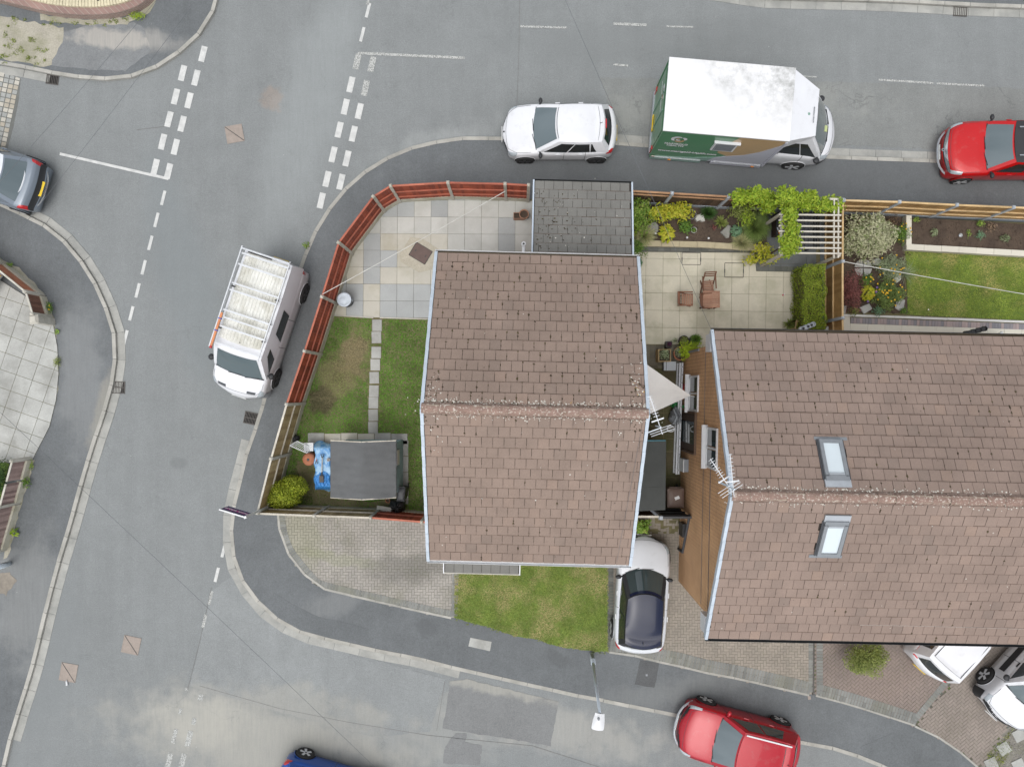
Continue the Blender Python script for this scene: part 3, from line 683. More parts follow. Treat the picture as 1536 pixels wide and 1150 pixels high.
# road markings: each dash a piece
def dash(cx, cy, L, w, ang, mat=None, z=.009):
    c = P(cx, cy, 0); k = HC / F; a = math.radians(ang)
    MB().box((c.x, c.y, z - .001), (w * k, L * k, .003), -a).build('road_marking', mat or m_paint, road, world=True)
for x, y in [(304.5, 81.4), (294, 117), (283.6, 151), (273.4, 186), (263.2, 220.7), (253, 257), (274, 110), (263.5, 145.3), (253.6, 179.2), (244, 213), (233, 250.5)]: dash(x, y, 23.5, 9, 14)
for i, (x, y) in enumerate([(535.7, 92.6), (526.3, 127.3), (518, 160.5), (508.8, 195), (499.7, 232), (490.5, 268.7), (482, 301), (558, 96.5), (548, 132.5), (539, 167), (530, 201), (520.5, 238), (511.4, 273)]): dash(x, y, 23.5, 9, 13, m_worn if i in (0, 7, 8) else m_paint)
for x, y in [(245, 297), (234.8, 330), (225.7, 364.4), (215.7, 401), (206.6, 435.7), (197.2, 470), (188.4, 506)]: dash(x, y, 22, 4.5, 14)
for x, y in [(543.5, 52), (552, 16), (335.6, 824.5), (325.3, 861.5)]: dash(x, y, 22, 4.5, 14)
for x, y, L, w in [(553, 0, 16, 4), (316, 896, 20, 4), (306.5, 931, 20, 4.5), (280, 1033, 4, 4), (301, 1045, 9, 7), (270.5, 1066, 9, 4), (291, 1081, 10, 6), (262, 1103, 22, 6), (283.6, 1107, 24, 8), (253.6, 1140, 24, 8), (274, 1141, 24, 8)]: dash(x, y, L, w, 14, m_worn)
def line(a, b_, w, mat, z=.010):
    p, q = P(*a, 0), P(*b_, 0); p.z = q.z = z
    MB().bar(p, q, w * HC / F, .003).build('road_marking', mat, road, world=True)
line((90, 231), (253, 268.5), 4, m_paint, .0115); line((537, 80), (697, 87.4), 4, m_worn, .0115)
for a, b_, w in [((920, 97), (942, 99), 3), ((920, 36), (970, 38), 4), ((1000, 40), (1040, 41), 2.5), ((1190, 114), (1225, 116), 2), ((1318, 120), (1400, 125), 3), ((1405, 125.5), (1476, 129), 3), ((780, 40), (850, 42), 3)]: line(a, b_, w, m_worn)

# covers and gullies
def manhole(px, py, L, w, ang, label):
    t = thing('manhole_cover', label, 'manhole cover', P(px, py, 0), math.radians(ang)); k = HC / F
    MB().box((0, 0, .006), (L * k, w * k, .012)).build('infill_surface', m_cover, t)
    for s in (-1, 1):
        MB().box((0, s * w * k / 2, .0075), (L * k + .03, .025, .015)).build('frame', m_cover, t); MB().box((s * L * k / 2, 0, .0078), (.025, w * k, .0156)).build('frame', m_cover, t)
    MB().bar((-L * k / 2, w * k / 2, .0135), (L * k / 2, -w * k / 2, .0135), .025, .006).build('seam', m_iron, t)
manhole(352, 201, 25, 25, 10, 'beige square manhole cover with a diagonal joint beside the double dashed lines')
manhole(197, 967, 25, 25, -12, 'beige square manhole cover in the lower road, farther from the kerb')
manhole(103, 1008, 24, 26, -10, 'rusty tan manhole cover beside the long kerb at lower left')
def gully(px, py, L, w, ang, n, label, two=False):
    t = thing('drain_grate', label, 'drain', P(px, py, 0), math.radians(ang)); k = HC / F; a, b_ = L * k, w * k
    MB().box((0, 0, .002), (a, b_, .02)).build('pit', m_hole, t)
    for s in (-1, 1):
        MB().box((0, s * b_ / 2, .012), (a + .04, .03, .024)).build('frame', m_iron, t); MB().box((s * a / 2, 0, .0125), (.03, b_ - .03, .025)).build('frame', m_iron, t)
    me = None
    for i in range(n):
        x = -a / 2 + a * (i + 1) / (n + 1)
        if me is None:
            o = MB().box((0, 0, 0), (.02, b_ - .03, .02)).build('bar', m_iron, t); me = o.data
        else: o = link('bar', me, None, t)
        o.location = (x, 0, .016)
    if two: MB().box((0, 0, .018), (a - .03, .03, .022)).build('cross_bar', m_iron, t)
gully(79, 120, 17, 13, -8, 6, 'small rusty drain grate in the channel at the top left corner')
gully(1440, 18, 19, 13, -3, 6, 'drain grate in the channel at the top right')
gully(178, 581, 18, 17, -2, 7, 'black drain grate at the outside of the left hand kerb curve', True)
gully(376, 627, 18, 17, -12, 7, 'black drain grate below the nose of the ladder rack van', True)

# cobbled setts at the far left of the side road
cob = tag(thing('cobbled_strip', 'strip of uneven pale setts across the side road', None, P(5, 170, 0)), kind='structure')
reg = poly([(-60, 100), (0, 108), (31, 118), (28, 150), (20, 190), (10, 228), (-60, 250)], 0)
MB().prism(reg, -.02, .004).build('bedding', M('dark_bedding', C(120, 122, 118), .95, .1), cob, world=True)
ms = [M('pale_sett', C(204, 200, 188), .9, .1, 5), M('grey_sett', C(172, 174, 170), .9, .1, 5), M('buff_sett', C(190, 182, 166), .9, .1, 5)]
slabs(cob, 'sett', reg, (.19, .17), math.radians(-12), reg[1], 0, .014, lambda i, j: random.choice(ms), .03, .004, .012)
# ------------------------------------------------------------------ houses
def tile_mesh(w, L=.375, t=.018):
    h = w / 2 - .0055
    vs = [(-h, 0, .013), (h, 0, .013), (h, 0, .013 + t), (-h, 0, .013 + t), (-h, L, -.003), (h, L, -.003), (h, L, .004 + t * .3), (-h, L, .004 + t * .3)]
    fs = [(0, 1, 2, 3), (3, 2, 6, 7), (0, 3, 7, 4), (1, 5, 6, 2), (4, 7, 6, 5)]
    return vs, fs
def roof_frame(s, th):
    c, sn = math.cos(th), math.sin(th)
    return Matrix(((-1, 0, 0), (0, -c, sn), (0, sn, c))) if s > 0 else Matrix(((1, 0, 0), (0, c, -sn), (0, sn, c)))
def tiles(root, x0, x1, slopes, pitch, gauge, mat, maxn, holes=(), moss=0, seed=1, key=None, parts_name='roof_tile', smoss=('dark',)):
    """slopes: list of (sign, ridge_y, ridge_z, half, pitch angle, rows)"""
    r = random.Random(seed); T = []; cache = {}; mossV = []
    for (s, ry, rz, half, th, ov) in slopes:
        Ls = half / math.cos(th); n = int(math.ceil(Ls / gauge)); R = roof_frame(s, th)
        for row in range(n):
            v = Ls - row * gauge           # distance down the slope of the lower edge of this course (course 0 = eave)
            off = (row % 2) * pitch / 2 + r.uniform(-.012, .012); x = x0 - pitch + off
            Lt = min(.375, v + .02)
            while x < x1 - .02:
                a, b_ = max(x, x0), min(x + pitch, x1); x += pitch
                if b_ - a < .05: continue
                xc = (a + b_) / 2
                p = Vector((xc, ry + s * v * math.cos(th), rz - v * math.sin(th)))
                if any(h[0] < xc < h[1] and h[2] < (p.y - s * gauge * .5) < h[3] for h in holes): continue
                T.append((v, p, R, round(b_ - a, 3), Lt, s))
    lb = MB()  # thin dark strips laid along the lower edge of each tile course
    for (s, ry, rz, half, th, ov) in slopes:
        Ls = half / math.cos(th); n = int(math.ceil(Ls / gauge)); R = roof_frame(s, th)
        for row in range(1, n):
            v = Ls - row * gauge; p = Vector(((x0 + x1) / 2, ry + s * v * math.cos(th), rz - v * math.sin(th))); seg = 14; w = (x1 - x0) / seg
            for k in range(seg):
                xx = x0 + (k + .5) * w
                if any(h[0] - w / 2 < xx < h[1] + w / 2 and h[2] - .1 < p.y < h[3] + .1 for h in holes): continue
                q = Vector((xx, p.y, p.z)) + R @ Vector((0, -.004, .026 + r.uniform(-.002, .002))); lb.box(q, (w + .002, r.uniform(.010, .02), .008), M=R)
    if len(slopes) > 1 or x1 - x0 > 3: lb.build('lap_strip', m_lap, root)['kind'] = 'stuff'
    T.sort(key=key or (lambda t: t[0]))
    V, Fc = [], []
    for i, (v, p, R, w, Lt, s) in enumerate(T):
        tw = R.to_euler(); jit = r.uniform(-.004, .004)
        if i < maxn:
            kk = (w, round(Lt, 2))
            if kk not in cache:
                vs, fs = tile_mesh(w, Lt); cache[kk] = mesh_np('roof_tile', vs, fs)
            o = link(parts_name, cache[kk], mat, root); o.location = p + R @ Vector((0, 0, jit)); o.rotation_euler = tw
            o.rotation_euler.z += r.uniform(-.008, .008)
        else:
            vs, fs = tile_mesh(w, Lt); n0 = len(V); V += [tuple(R @ Vector(q) + p + R @ Vector((0, 0, jit))) for q in vs]; Fc += [tuple(k + n0 for k in f) for f in fs]
        cl = .5 + .5 * math.sin(p.x * 1.7 + 1) * math.sin(p.y * 1.3 + p.x * .6)
        if moss and r.random() < moss * (2.6 * cl + .5 if s > 0 else .5 * cl + .12):
            # dark moss cushions in the vertical joints
            for q in range(r.choice((1, 1, 2, 3))):
                c = p + R @ Vector(((w / 2) * r.choice((-1, 1)), r.uniform(.0, .2), .022)); mossV.append((c, r.uniform(.012, .034), r.uniform(.014, .045), R))
    if V:
        o = link('roof_tiles_lower', mesh_np('roof_tiles_lower', V, Fc), mat, root); o['kind'] = 'stuff'
    if mossV:
        b = MB()
        for c, rx, ry, R in mossV:
            n0 = len(b.v); m = 7
            for rr, z in ((1, 0), (.7, .6), (0.01, .9)):
                for j in range(m):
                    a = 6.283 * j / m + .3 * rr; k = 1 + .3 * math.sin(j * 2.3 + rx * 900)
                    b.v.append(tuple(c + R @ Vector((math.cos(a) * rx * rr * k, math.sin(a) * ry * rr * k, z * rx * .8))))
            for i2 in range(2):
                for j in range(m): b.f.append((n0 + i2 * m + j, n0 + i2 * m + (j + 1) % m, n0 + (i2 + 1) * m + (j + 1) % m, n0 + (i2 + 1) * m + j))
        o = b.build('moss', m_moss, root); o['kind'] = 'stuff'
def ridge_tiles(root, x0, x1, y, z, L, mat, r=.115):
    n = round((x1 - x0) / L); L = (x1 - x0) / n
    def pr(u, v):
        a = math.pi * (-.06 + 1.12 * v); rr = r * (1 + .07 * (1 - u)); return (-(L - .008) / 2 + u * (L - .008), math.cos(a) * rr * 1.1, math.sin(a) * rr * .85)
    b = MB().grid(pr, 2, 8); me = mesh_np('ridge_tile', b.v, b.f)
    b2 = MB().grid(lambda u, v: tuple(c * (1 if i == 0 else .82) for i, c in enumerate(pr(u, v))), 2, 8)
    for i in range(n):
        o = link('ridge_tile', me, mat, root, True); o.location = (x0 + (i + .5) * L, y + random.uniform(-.004, .004), z - .05 + random.uniform(-.004, .004)); o.rotation_euler = (0, 0, random.uniform(-.012, .012))
    MB().bar((x0 + .01, y, z + .0), (x1 - .01, y, z + .0), .17, .05).build('ridge_mortar', m_lichen if False else M('ridge_mortar', C(176, 168, 150), .95, .2, 12, .2, 60), root)
def lichen(root, pts, mat, seed, name='lichen'):
    b = MB(); r = random.Random(seed)
    for x, y, z, n, sx, sy, R in pts:
        for i in range(n):
            c = Vector((x + r.gauss(0, sx), y + r.gauss(0, sy), z)); c.z = R(c.x, c.y) + .026; s = r.uniform(.008, .026); m = r.randint(5, 7); n0 = len(b.v)
            b.v.append((c.x, c.y, c.z + .012))
            for j in range(m):
                a = 6.283 * j / m; k = s * r.uniform(.6, 1.3); b.v.append((c.x + math.cos(a) * k, c.y + math.sin(a) * k, c.z - .004))
            for j in range(m): b.f.append((n0, n0 + 1 + j, n0 + 1 + (j + 1) % m))
    o = b.build(name, mat, root); o['kind'] = 'stuff'
def gutter(root, x0, x1, y, z, s, mat, w=.11, dirt=True):
    b = MB(); prof = [(-.5, .05), (-.5, -.02), (-.2, -.055), (.2, -.055), (.5, -.02), (.5, .05), (.43, .05), (.43, -.012), (.17, -.042), (-.17, -.042), (-.43, -.012), (-.43, .05)]
    n0 = 0; vs = [(x, y + s * w * (p[0] + .5), z + p[1]) for x in (x0, x1) for p in prof]; m = len(prof)
    b.add(vs, [(i, (i + 1) % m, m + (i + 1) % m, m + i) for i in range(m)] + [tuple(range(m)), tuple(range(2 * m - 1, m - 1, -1))]); b.build('gutter', mat, root)
    if dirt: MB().box(((x0 + x1) / 2, y + s * w * .5, z - .03), (x1 - x0 - .02, w * .7, .02)).build('gutter_silt', m_moss, root)
def verges(root, x, sgn, slopes, gauge, mat, wd=.085):
    for (s, ry, rz, half, th, ov) in slopes:
        Ls = half / math.cos(th); n = int(math.ceil(Ls / gauge)); R = roof_frame(s, th)
        for row in range(n):
            v0 = max(0, Ls - (row + 1) * gauge); v1 = Ls - row * gauge + (.02 if row == 0 else 0); vm = (v0 + v1) / 2; off = sgn * (wd / 2 + .004 * (row % 2))
            MB().box((0, 0, 0), (wd, v1 - v0 + .01, .15)).build('verge_cap', mat, root).matrix_basis = Matrix.Translation((x + off, ry + s * vm * math.cos(th), rz - vm * math.sin(th) - .035)) @ (R @ Matrix.Rotation(.03, 3, 'X')).to_4x4()
def gable_block(x0, x1, y0, y1, zb, ze, ry, rz):
    pr = [(y0, zb), (y1, zb), (y1, ze), (ry, rz), (y0, ze)]
    return MB().add([(x, p[0], p[1]) for x in (x0, x1) for p in pr], [(4, 3, 2, 1, 0), (5, 6, 7, 8, 9)] + [(i, (i + 1) % 5, 5 + (i + 1) % 5, 5 + i) for i in range(5)])
def deck(x0, x1, slopes):
    b = MB()
    for (s, ry, rz, half, th, ov) in slopes:
        y1 = ry + s * half; z1 = rz - half * math.tan(th); d = .07
        vs = [(x, y, z + o) for x in (x0, x1) for (y, z) in ((ry, rz), (y1, z1)) for o in (-d, -.002)]
        b.add(vs, [(1, 3, 7, 5), (0, 4, 6, 2), (2, 6, 7, 3), (0, 2, 3, 1), (4, 5, 7, 6)])
    return b
def window(root, origin, right, w, h, label=None, frame=None, panes=2, sill=True, depth=.05, name='window'):
    """a framed window on a wall: origin = lower left corner, right = unit vector along the wall; outward = right x up"""
    r = Vector(right); up = Vector((0, 0, 1)); out = r.cross(up); o = Vector(origin); fm = frame or m_white; Rm = Matrix((r, out, up)).transposed()
    b = MB(); fw = .065
    for cx, cz, sx, sz in ((w / 2, fw / 2, w, fw), (w / 2, h - fw / 2, w, fw), (fw / 2, h / 2, fw, h - 2 * fw), (w - fw / 2, h / 2, fw, h - 2 * fw)): b.box(o + r * cx + up * cz + out * depth / 2, (sx, depth, sz), M=Rm)
    for i in range(1, panes): b.box(o + r * (w * i / panes) + up * h / 2 + out * depth / 2, (fw * .9, depth - .004, h - 2 * fw), M=Rm)
    f = b.build(name, fm, root, label=label)
    for i in range(panes):
        a = w * i / panes + fw * .9; c = w * (i + 1) / panes - fw * .9
        MB().box(o + r * (a + c) / 2 + up * h / 2 + out * depth * .3, (c - a, .01, h - 2 * fw), M=Rm).build('pane', m_glass, f)
    if sill: MB().box(o + r * w / 2 - up * .03 + out * .075, (w + .1, .19, .05), M=Rm).build('sill', fm, f)
    return f

# --- house one (middle)
H1 = thing('brown_roofed_house', 'smaller brown roofed house with white gutters between the fenced lawn and the cream patio', 'house', (.41, -.47, 0), math.radians(-1.5))
HW1, HF, ZE, ZR = 2.80, 4.31, 5.0, 7.15
TH = math.atan2(ZR - ZE, HF)
SL1 = [(1, 0, ZR, HF, TH, 0), (-1, 0, ZR, HF, TH, 0)]
gable_block(-HW1 + .22, HW1 - .22, -HF + .32, HF - .32, 0, ZE - .02 + .13, 0, ZR - .1).build('wall', m_brick_brown, H1)
deck(-HW1 - .01, HW1 + .01, SL1).build('roof_deck', m_under, H1)
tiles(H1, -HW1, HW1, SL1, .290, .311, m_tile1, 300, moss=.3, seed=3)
ridge_tiles(H1, -HW1 - .06, HW1 + .06, 0, ZR + .03, .45, m_ridge)
verges(H1, HW1 + .005, 1, SL1, .311, m_verge); verges(H1, -HW1 - .005, -1, SL1, .311, m_verge)
for s in (1, -1):
    MB().box((0, s * (HF - .02), ZE - .12), (2 * HW1 + .1, .03, .2)).build('fascia', m_white, H1)
    gutter(H1, -HW1 - .08, HW1 + .08, s * (HF + .0), ZE - .05, s, m_white, .1, s > 0)
zf1 = lambda x, y: ZR - abs(y) * math.tan(TH)
lichen(H1, [(x, s * .17, 0, 14, .25, .05, zf1) for x in np.linspace(-2.6, 2.6, 12) for s in (1, 1, -1)] + [(-2.6, .4, 0, 30, .12, .25, zf1), (2.6, .7, 0, 40, .1, .35, zf1), (-2.55, -.5, 0, 22, .14, .5, zf1), (2.3, -.6, 0, 14, .2, .4, zf1)], m_lichen, 4)
lichen(H1, [(.9, .25, 0, 2, .02, .02, zf1), (1.05, -.42, 0, 2, .02, .02, zf1), (2.6, .6, 0, 10, .08, .2, zf1)], m_orange_lichen, 6)
lichen(H1, [(0, 2.2, 0, 10, 1.6, 1.2, zf1), (0, -2.4, 0, 18, 1.5, 1.1, zf1)], m_lichen, 8)
b = MB(); r = random.Random(4)
for i in range(150):
    side = r.choice((-1, 1)); x = side * r.uniform(2.45, 2.78) if r.random() < .45 else r.uniform(-2.7, 2.7); y = r.choice((.13, .13, -.13)) + r.gauss(0, .04) if abs(x) < 2.45 else r.uniform(-.5, .9)
    c = Vector((x, y, zf1(x, y) + .025)); s = r.uniform(.014, .035); b.box(c, (s * 1.6, s * 1.4, s), r.uniform(0, 3), top=.5)
tag(b.build('ridge_moss', m_moss, H1), kind='stuff')
window(H1, (-1.9, HF - .32, .9), (-1, 0, 0), .0001 + 1.0, 1.1) if False else None
window(H1, (2.0, HF - .3199, 3.2), (-1, 0, 0), 1.2, 1.1); window(H1, (-.8, HF - .3199, 3.2), (-1, 0, 0), 1.2, 1.1)
window(H1, (-2.0, -HF + .3199, 3.2), (1, 0, 0), 1.5, 1.1); window(H1, (.8, -HF + .3199, 3.2), (1, 0, 0), 1.2, 1.1); window(H1, (.6, -HF + .3199, .9), (1, 0, 0), 1.6, 1.2)
# tiled canopy over the front bay
k0 = Vector((-2.62, -4.03, 0)); cw, cd = 2.34, 1.02
def roofpt(x, y): return (x, y)
SLc = [(-1, -3.95, 3.0, 1.32, math.radians(17), 0)]
deck(-2.62, -.26, SLc).build('canopy_deck', m_under, H1)
tiles(H1, -2.60, -.28, SLc, .29, .31, m_tile3, 60, seed=9, parts_name='canopy_tile')
MB().box((-1.44, -5.29, 2.55), (2.44, .04, .12)).build('canopy_fascia', m_post, H1)
for x in (-2.64, -.24): MB().bar((x, -3.97, 2.93), (x, -5.29, 2.55), .035, .13).build('canopy_barge', m_white, H1)
MB().box((-1.44, -4.4, 1.25), (2.0, .8, 2.5)).build('porch_wall', m_brick_brown, H1)
window(H1, (-2.2, -4.7999, .9), (1, 0, 0), 1.4, 1.3)
# lean-to behind the house
SLx = [(1, 4.05, 3.22, 3.12, math.radians(14), 0)]
MB().add([(x, y, z) for x in (.02, 2.92) for (y, z) in ((3.98, 0), (6.95, 0), (6.95, 2.42), (3.98, 3.15))], [(3, 2, 1, 0), (4, 5, 6, 7), (0, 1, 5, 4), (1, 2, 6, 5), (2, 3, 7, 6), (3, 0, 4, 7)]).build('extension_wall', m_brick_brown, H1)
deck(-.10, 2.98, SLx).build('extension_deck', m_under, H1)
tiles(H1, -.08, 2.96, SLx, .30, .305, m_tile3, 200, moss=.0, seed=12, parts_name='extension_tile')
zfx = lambda x, y: 3.22 - (y - 4.05) * math.tan(math.radians(14))
lichen(H1, [(x_, 5.4, 0, 8, .3, .9, zfx) for x_ in (.3, .7, 1.0, 1.4)] + [(2.4, 6.2, 0, 6, .3, .5, zfx)], m_lichen, 14)
b = MB(); r = random.Random(44)
for i in range(110):
    x = abs(r.gauss(.05, .75)) - .02; row = r.randint(0, 9); y = 4.1 + row * .296 + r.uniform(-.08, .1)
    if x > 2.9 or y > 7: continue
    c = Vector((x, y, zfx(x, y) + .028)); s = r.uniform(.015, .04); b.box(c, (s * r.choice((1, 1.8)), s * 1.2, s), r.uniform(-.2, .2), top=.5)
tag(b.build('extension_moss', m_moss, H1), kind='stuff')
for x in (-.12, 3.0): MB().bar((x, 4.02, 3.22), (x, 7.19, 2.43), .05, .14).build('extension_barge', m_verge, H1)
gutter(H1, -.16, 3.04, 7.14, 2.4, 1, m_gut_black, .1, False)
b = MB().tube([P(788, 372, 1.2), P(788, 372, 3.6)], .055, 12); b.lathe([(.055, 3.6), (.085, 3.62), (.085, 3.7), (.045, 3.7), (.045, 3.6)], (P(788, 372, 3.6).x, P(788, 372, 3.6).y, 0), 14)
# boiler flue on the rear wall
fl = P(785.5, 366.5, 2.7)
b = MB().tube([(fl.x, fl.y - .9, 2.7), (fl.x, fl.y - .05, 2.7)], .055, 12).lathe([(.03, 2.62), (.075, 2.64), (.08, 2.76), (.06, 2.79), (.04, 2.79)], (fl.x, fl.y, 0), 16)
fo = b.build('flue', m_white, H1, world=True); MB().lathe([(.036, 2.78), (.036, 2.796)], (fl.x, fl.y, 0), 14).build('flue_mouth', m_black, fo, world=True)

# --- house two (right)
H2 = thing('wide_brown_roofed_house', 'large brown roofed house with two roof windows and an orange brick gable wall', 'house', (5.41, -2.60, 0), math.radians(-1.1))
SL2 = [(1, 0, ZR, HF, TH, 0), (-1, 0, ZR, HF, TH, 0)]; XE = 10.9
zf2 = zf1
def roof_pt2(px, py, lift=0):
    Mi = ROOTM[H2.name]; z = 6.
    for _ in range(25):
        q = Mi @ P(px, py, z); z = ZR - abs(q.y) * math.tan(TH) + lift
    return Mi @ P(px, py, z)
gable_block(.27, XE - .2, -HF + .3, HF - .3, 0, ZE - .02 + .13, 0, ZR - .1).build('wall', m_brick_buff, H2)
deck(-.01, XE, SL2).build('roof_deck', m_under, H2)
w1 = roof_pt2(1249, 691); w2 = roof_pt2(1247, 805)
RW, RL = .60, 1.12
holes = [(w1.x - RW / 2 + .02, w1.x + RW / 2 - .02, w1.y - .46, w1.y + .46), (w2.x - RW / 2 + .02, w2.x + RW / 2 - .02, w2.y - .46, w2.y + .46)]
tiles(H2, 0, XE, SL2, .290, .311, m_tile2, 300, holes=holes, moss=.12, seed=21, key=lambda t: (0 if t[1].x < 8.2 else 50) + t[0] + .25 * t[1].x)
ridge_tiles(H2, -.06, XE, 0, ZR + .03, .45, m_ridge)
verges(H2, -.005, -1, SL2, .311, m_verge)
for s in (1, -1):
    MB().box((XE / 2, s * (HF - .02), ZE - .12), (XE + .1, .03, .2)).build('fascia', m_gut_black, H2)
    gutter(H2, -.06, XE, s * HF, ZE - .05, s, m_gut_black, .1, s > 0)
for s in (1, -1): MB().box((.12, s * (HF - .3), ZE - .4), (.34, .5, .5)).build('box_end', m_white, H2)
lichen(H2, [(x, s * .17, 0, 6, .25, .05, zf2) for x in np.linspace(.1, 8.5, 22) for s in (1, 1, -1)] + [(.3, .3, 0, 16, .3, .1, zf2)], m_lichen, 24)
lichen(H2, [(5, -2.2, 0, 16, 3, 1.2, zf2), (5, 2., 0, 8, 3, 1.2, zf2)], m_lichen, 28)
def roof_window(c, s, label):
    Rm = roof_frame(s, TH); 
    f = MB()
    def T(v): return Vector((c.x, c.y, zf2(c.x, c.y))) + Rm @ Vector(v)
    for x, y, sx, sy in ((0, -RL / 2 + .05, RW, .1), (0, RL / 2 - .07, RW, .14), (-RW / 2 + .045, 0, .09, RL - .2), (RW / 2 - .045, 0, .09, RL - .2)):
        f.box(T((x, y, .06)), (sx, sy, .12), M=Rm)
    fo = f.build('roof_window', m_grey, H2, label=label)
    MB().box(T((-.04, -RL / 2 - .05, .03)), (RW + .26, .09, .02), M=Rm).build('apron_flashing', m_grey, fo)
    MB().box(T((0, RL / 2 + .07, .06)), (RW + .06, .2, .05), M=Rm).build('top_flashing', m_lgrey, fo)
    for sx in (-1, 1): MB().box(T((sx * (RW / 2 + .03), -.02, .035)), (.05, RL, .03), M=Rm).build('side_flashing', m_dgrey, fo)
    MB().box(T((0, -.02, .075)), (RW - .18, RL - .24, .02), M=Rm).build('pane', m_glass_sky, fo)
    MB().box(T((0, RL / 2 - .17, .11)), (RW - .2, .05, .02), M=Rm).build('vent_bar', m_lgrey, fo)
roof_window(w1, 1, 'grey framed roof window on the rear slope'); roof_window(w2, -1, 'grey framed roof window on the front slope')
# gable windows and door: the wall's outward side is -x
def onwall(px, py, z):   # local y on the gable plane seen at this pixel row
    return (ROOTM[H2.name] @ P(px, py, z)).y
ya, yb = onwall(1038, 563, 1.9), onwall(1038, 617, 1.9)
window(H2, (.2699, ya, 1.28), (0, -1, 0), ya - yb, 1.15, 'white framed ground floor window', panes=2)
ya, yb = onwall(1068, 641, 4.1), onwall(1068, 703, 4.1)
window(H2, (.2699, ya, 3.55), (0, -1, 0), ya - yb, 1.15, 'white framed upstairs window', panes=2)
ya, yb = onwall(1030, 620, 1.2), onwall(1030, 675, 1.2)
d = MB().box((.25, (ya + yb) / 2, 1.18), (.05, ya - yb, 1.9)).build('side_door', m_dark_wood, H2, label='dark side door')
MB().box((.235, (ya + yb) / 2, 1.18), (.03, ya - yb - .5, 1.7)).build('pane', m_glass, d)
for yy in (ya + .05, yb - .05): MB().box((.22, yy, 1.2), (.06, .06, 2.0)).build('door_frame', m_dark_wood, H2)
MB().box((.24, (ya + yb) / 2, 2.2), (.08, ya - yb + .16, .06)).build('door_lintel', m_dark_wood, H2)
ya = onwall(1026, 697, 1.0); MB().box((.18, ya, 1.0), (.16, .42, .6)).build('meter_box', m_grey, H2); MB().box((.09, ya, 1.0), (.02, .44, .62)).build('meter_door', m_white, H2)
ya = onwall(1024, 793, .8); MB().box((.2, ya, .85), (.12, .45, .55)).build('gas_meter_box', m_black, H2)
MB().tube([(.245, onwall(1035, 772, 1.6), 1.65), (.245, onwall(1026, 828, .75), .75), (.245, onwall(1026, 829, .75), .0)], .05, 8).build('waste_pipe', m_dgrey, H2)
MB().bar((.255, 3.9, 3.2), (.255, -3.9, 3.2), .01, .012).build('wall_cable', m_wire, H2)
MB().bar((.255, -3.9, 4.0), (.255, 0.6, 4.0), .012, .014).build('wall_cable', m_wire, H2)
MB().bar((.25, 3.95, .1), (.25, 3.95, 2.4), .06, .05).build('downpipe', m_grey, H2)
for x in (1.2, 4.0, 7): window(H2, (x, -HF + .2999, 3.2), (1, 0, 0), 1.4, 1.1); window(H2, (x, -HF + .2999, .9), (1, 0, 0), 1.6, 1.2); window(H2, (x + 1.4, HF - .2999, 3.2), (-1, 0, 0), 1.3, 1.1)

# --- aerials on the gables
def aerial(name, label, base, boom_dir, L, n, z, mat, mast=None, el=.28, refl=True):
    t = thing(name, label, 'aerial', base); d = Vector(boom_dir).normalized(); s = Vector((-d.y, d.x, 0)); o = Vector((0, 0, z - base[2]))
    MB().tube([(0, 0, 0), (0, 0, z - base[2] + .1)], .018, 6).build('mast', m_galv, t)
    MB().bar(o - d * .2, o + d * L, .018, .018).build('boom', mat, t)
    me = None
    for i in range(n):
        x = .28 + (L - .3) * i / (n - 1); c = o + d * x; ll = el * (1 - .25 * i / n)
        MB().bar(c - s * ll / 2, c + s * ll / 2, .011, .01).build('element', mat, t)
    if refl:
        for k in (-1, 0, 1): MB().bar(o - d * (.1 + .05 * k) - s * .3 + Vector((0, 0, .09 * k)), o - d * (.1 + .05 * k) + s * .3 + Vector((0, 0, .09 * k)), .013, .011).build('reflector', mat, t)
    MB().bar(o + d * .18 - s * .16, o + d * .18 + s * .16, .035, .02).build('dipole', mat, t)
g = P(990, 640, 7.2)
aerial('television_aerial', 'white aerial on the gable end beside the triangular sail', (P(990, 640, 7.2).x, P(990, 640, 7.2).y, 6.6), (-.32, .95, 0), .82, 8, 7.2, m_alu, el=.16)
b = MB().bar(P(968, 650, 6.6), P(990, 642, 6.6), .03, .03).build('bracket', m_galv, bpy.data.objects['television_aerial'], world=True)
p2 = P(1092, 728, 7.6)
aerial('television_aerial', 'left pointing white aerial of the pair on the orange brick gable', (p2.x, p2.y, 6.8), (-.55, .83, 0), .78, 8, 7.6, m_alu, el=.17)
bpy.data.objects['television_aerial.001']['group'] = 'aerials on the orange brick gable'
p3 = P(1100, 733, 7.9)
aerial('television_aerial', 'slim straight white aerial of the pair, nearest the roof verge', (p3.x, p3.y, 6.8), (-.1, 1, 0), .85, 7, 7.9, m_alu, el=.14, refl=False)
bpy.data.objects['television_aerial.002']['group'] = 'aerials on the orange brick gable'
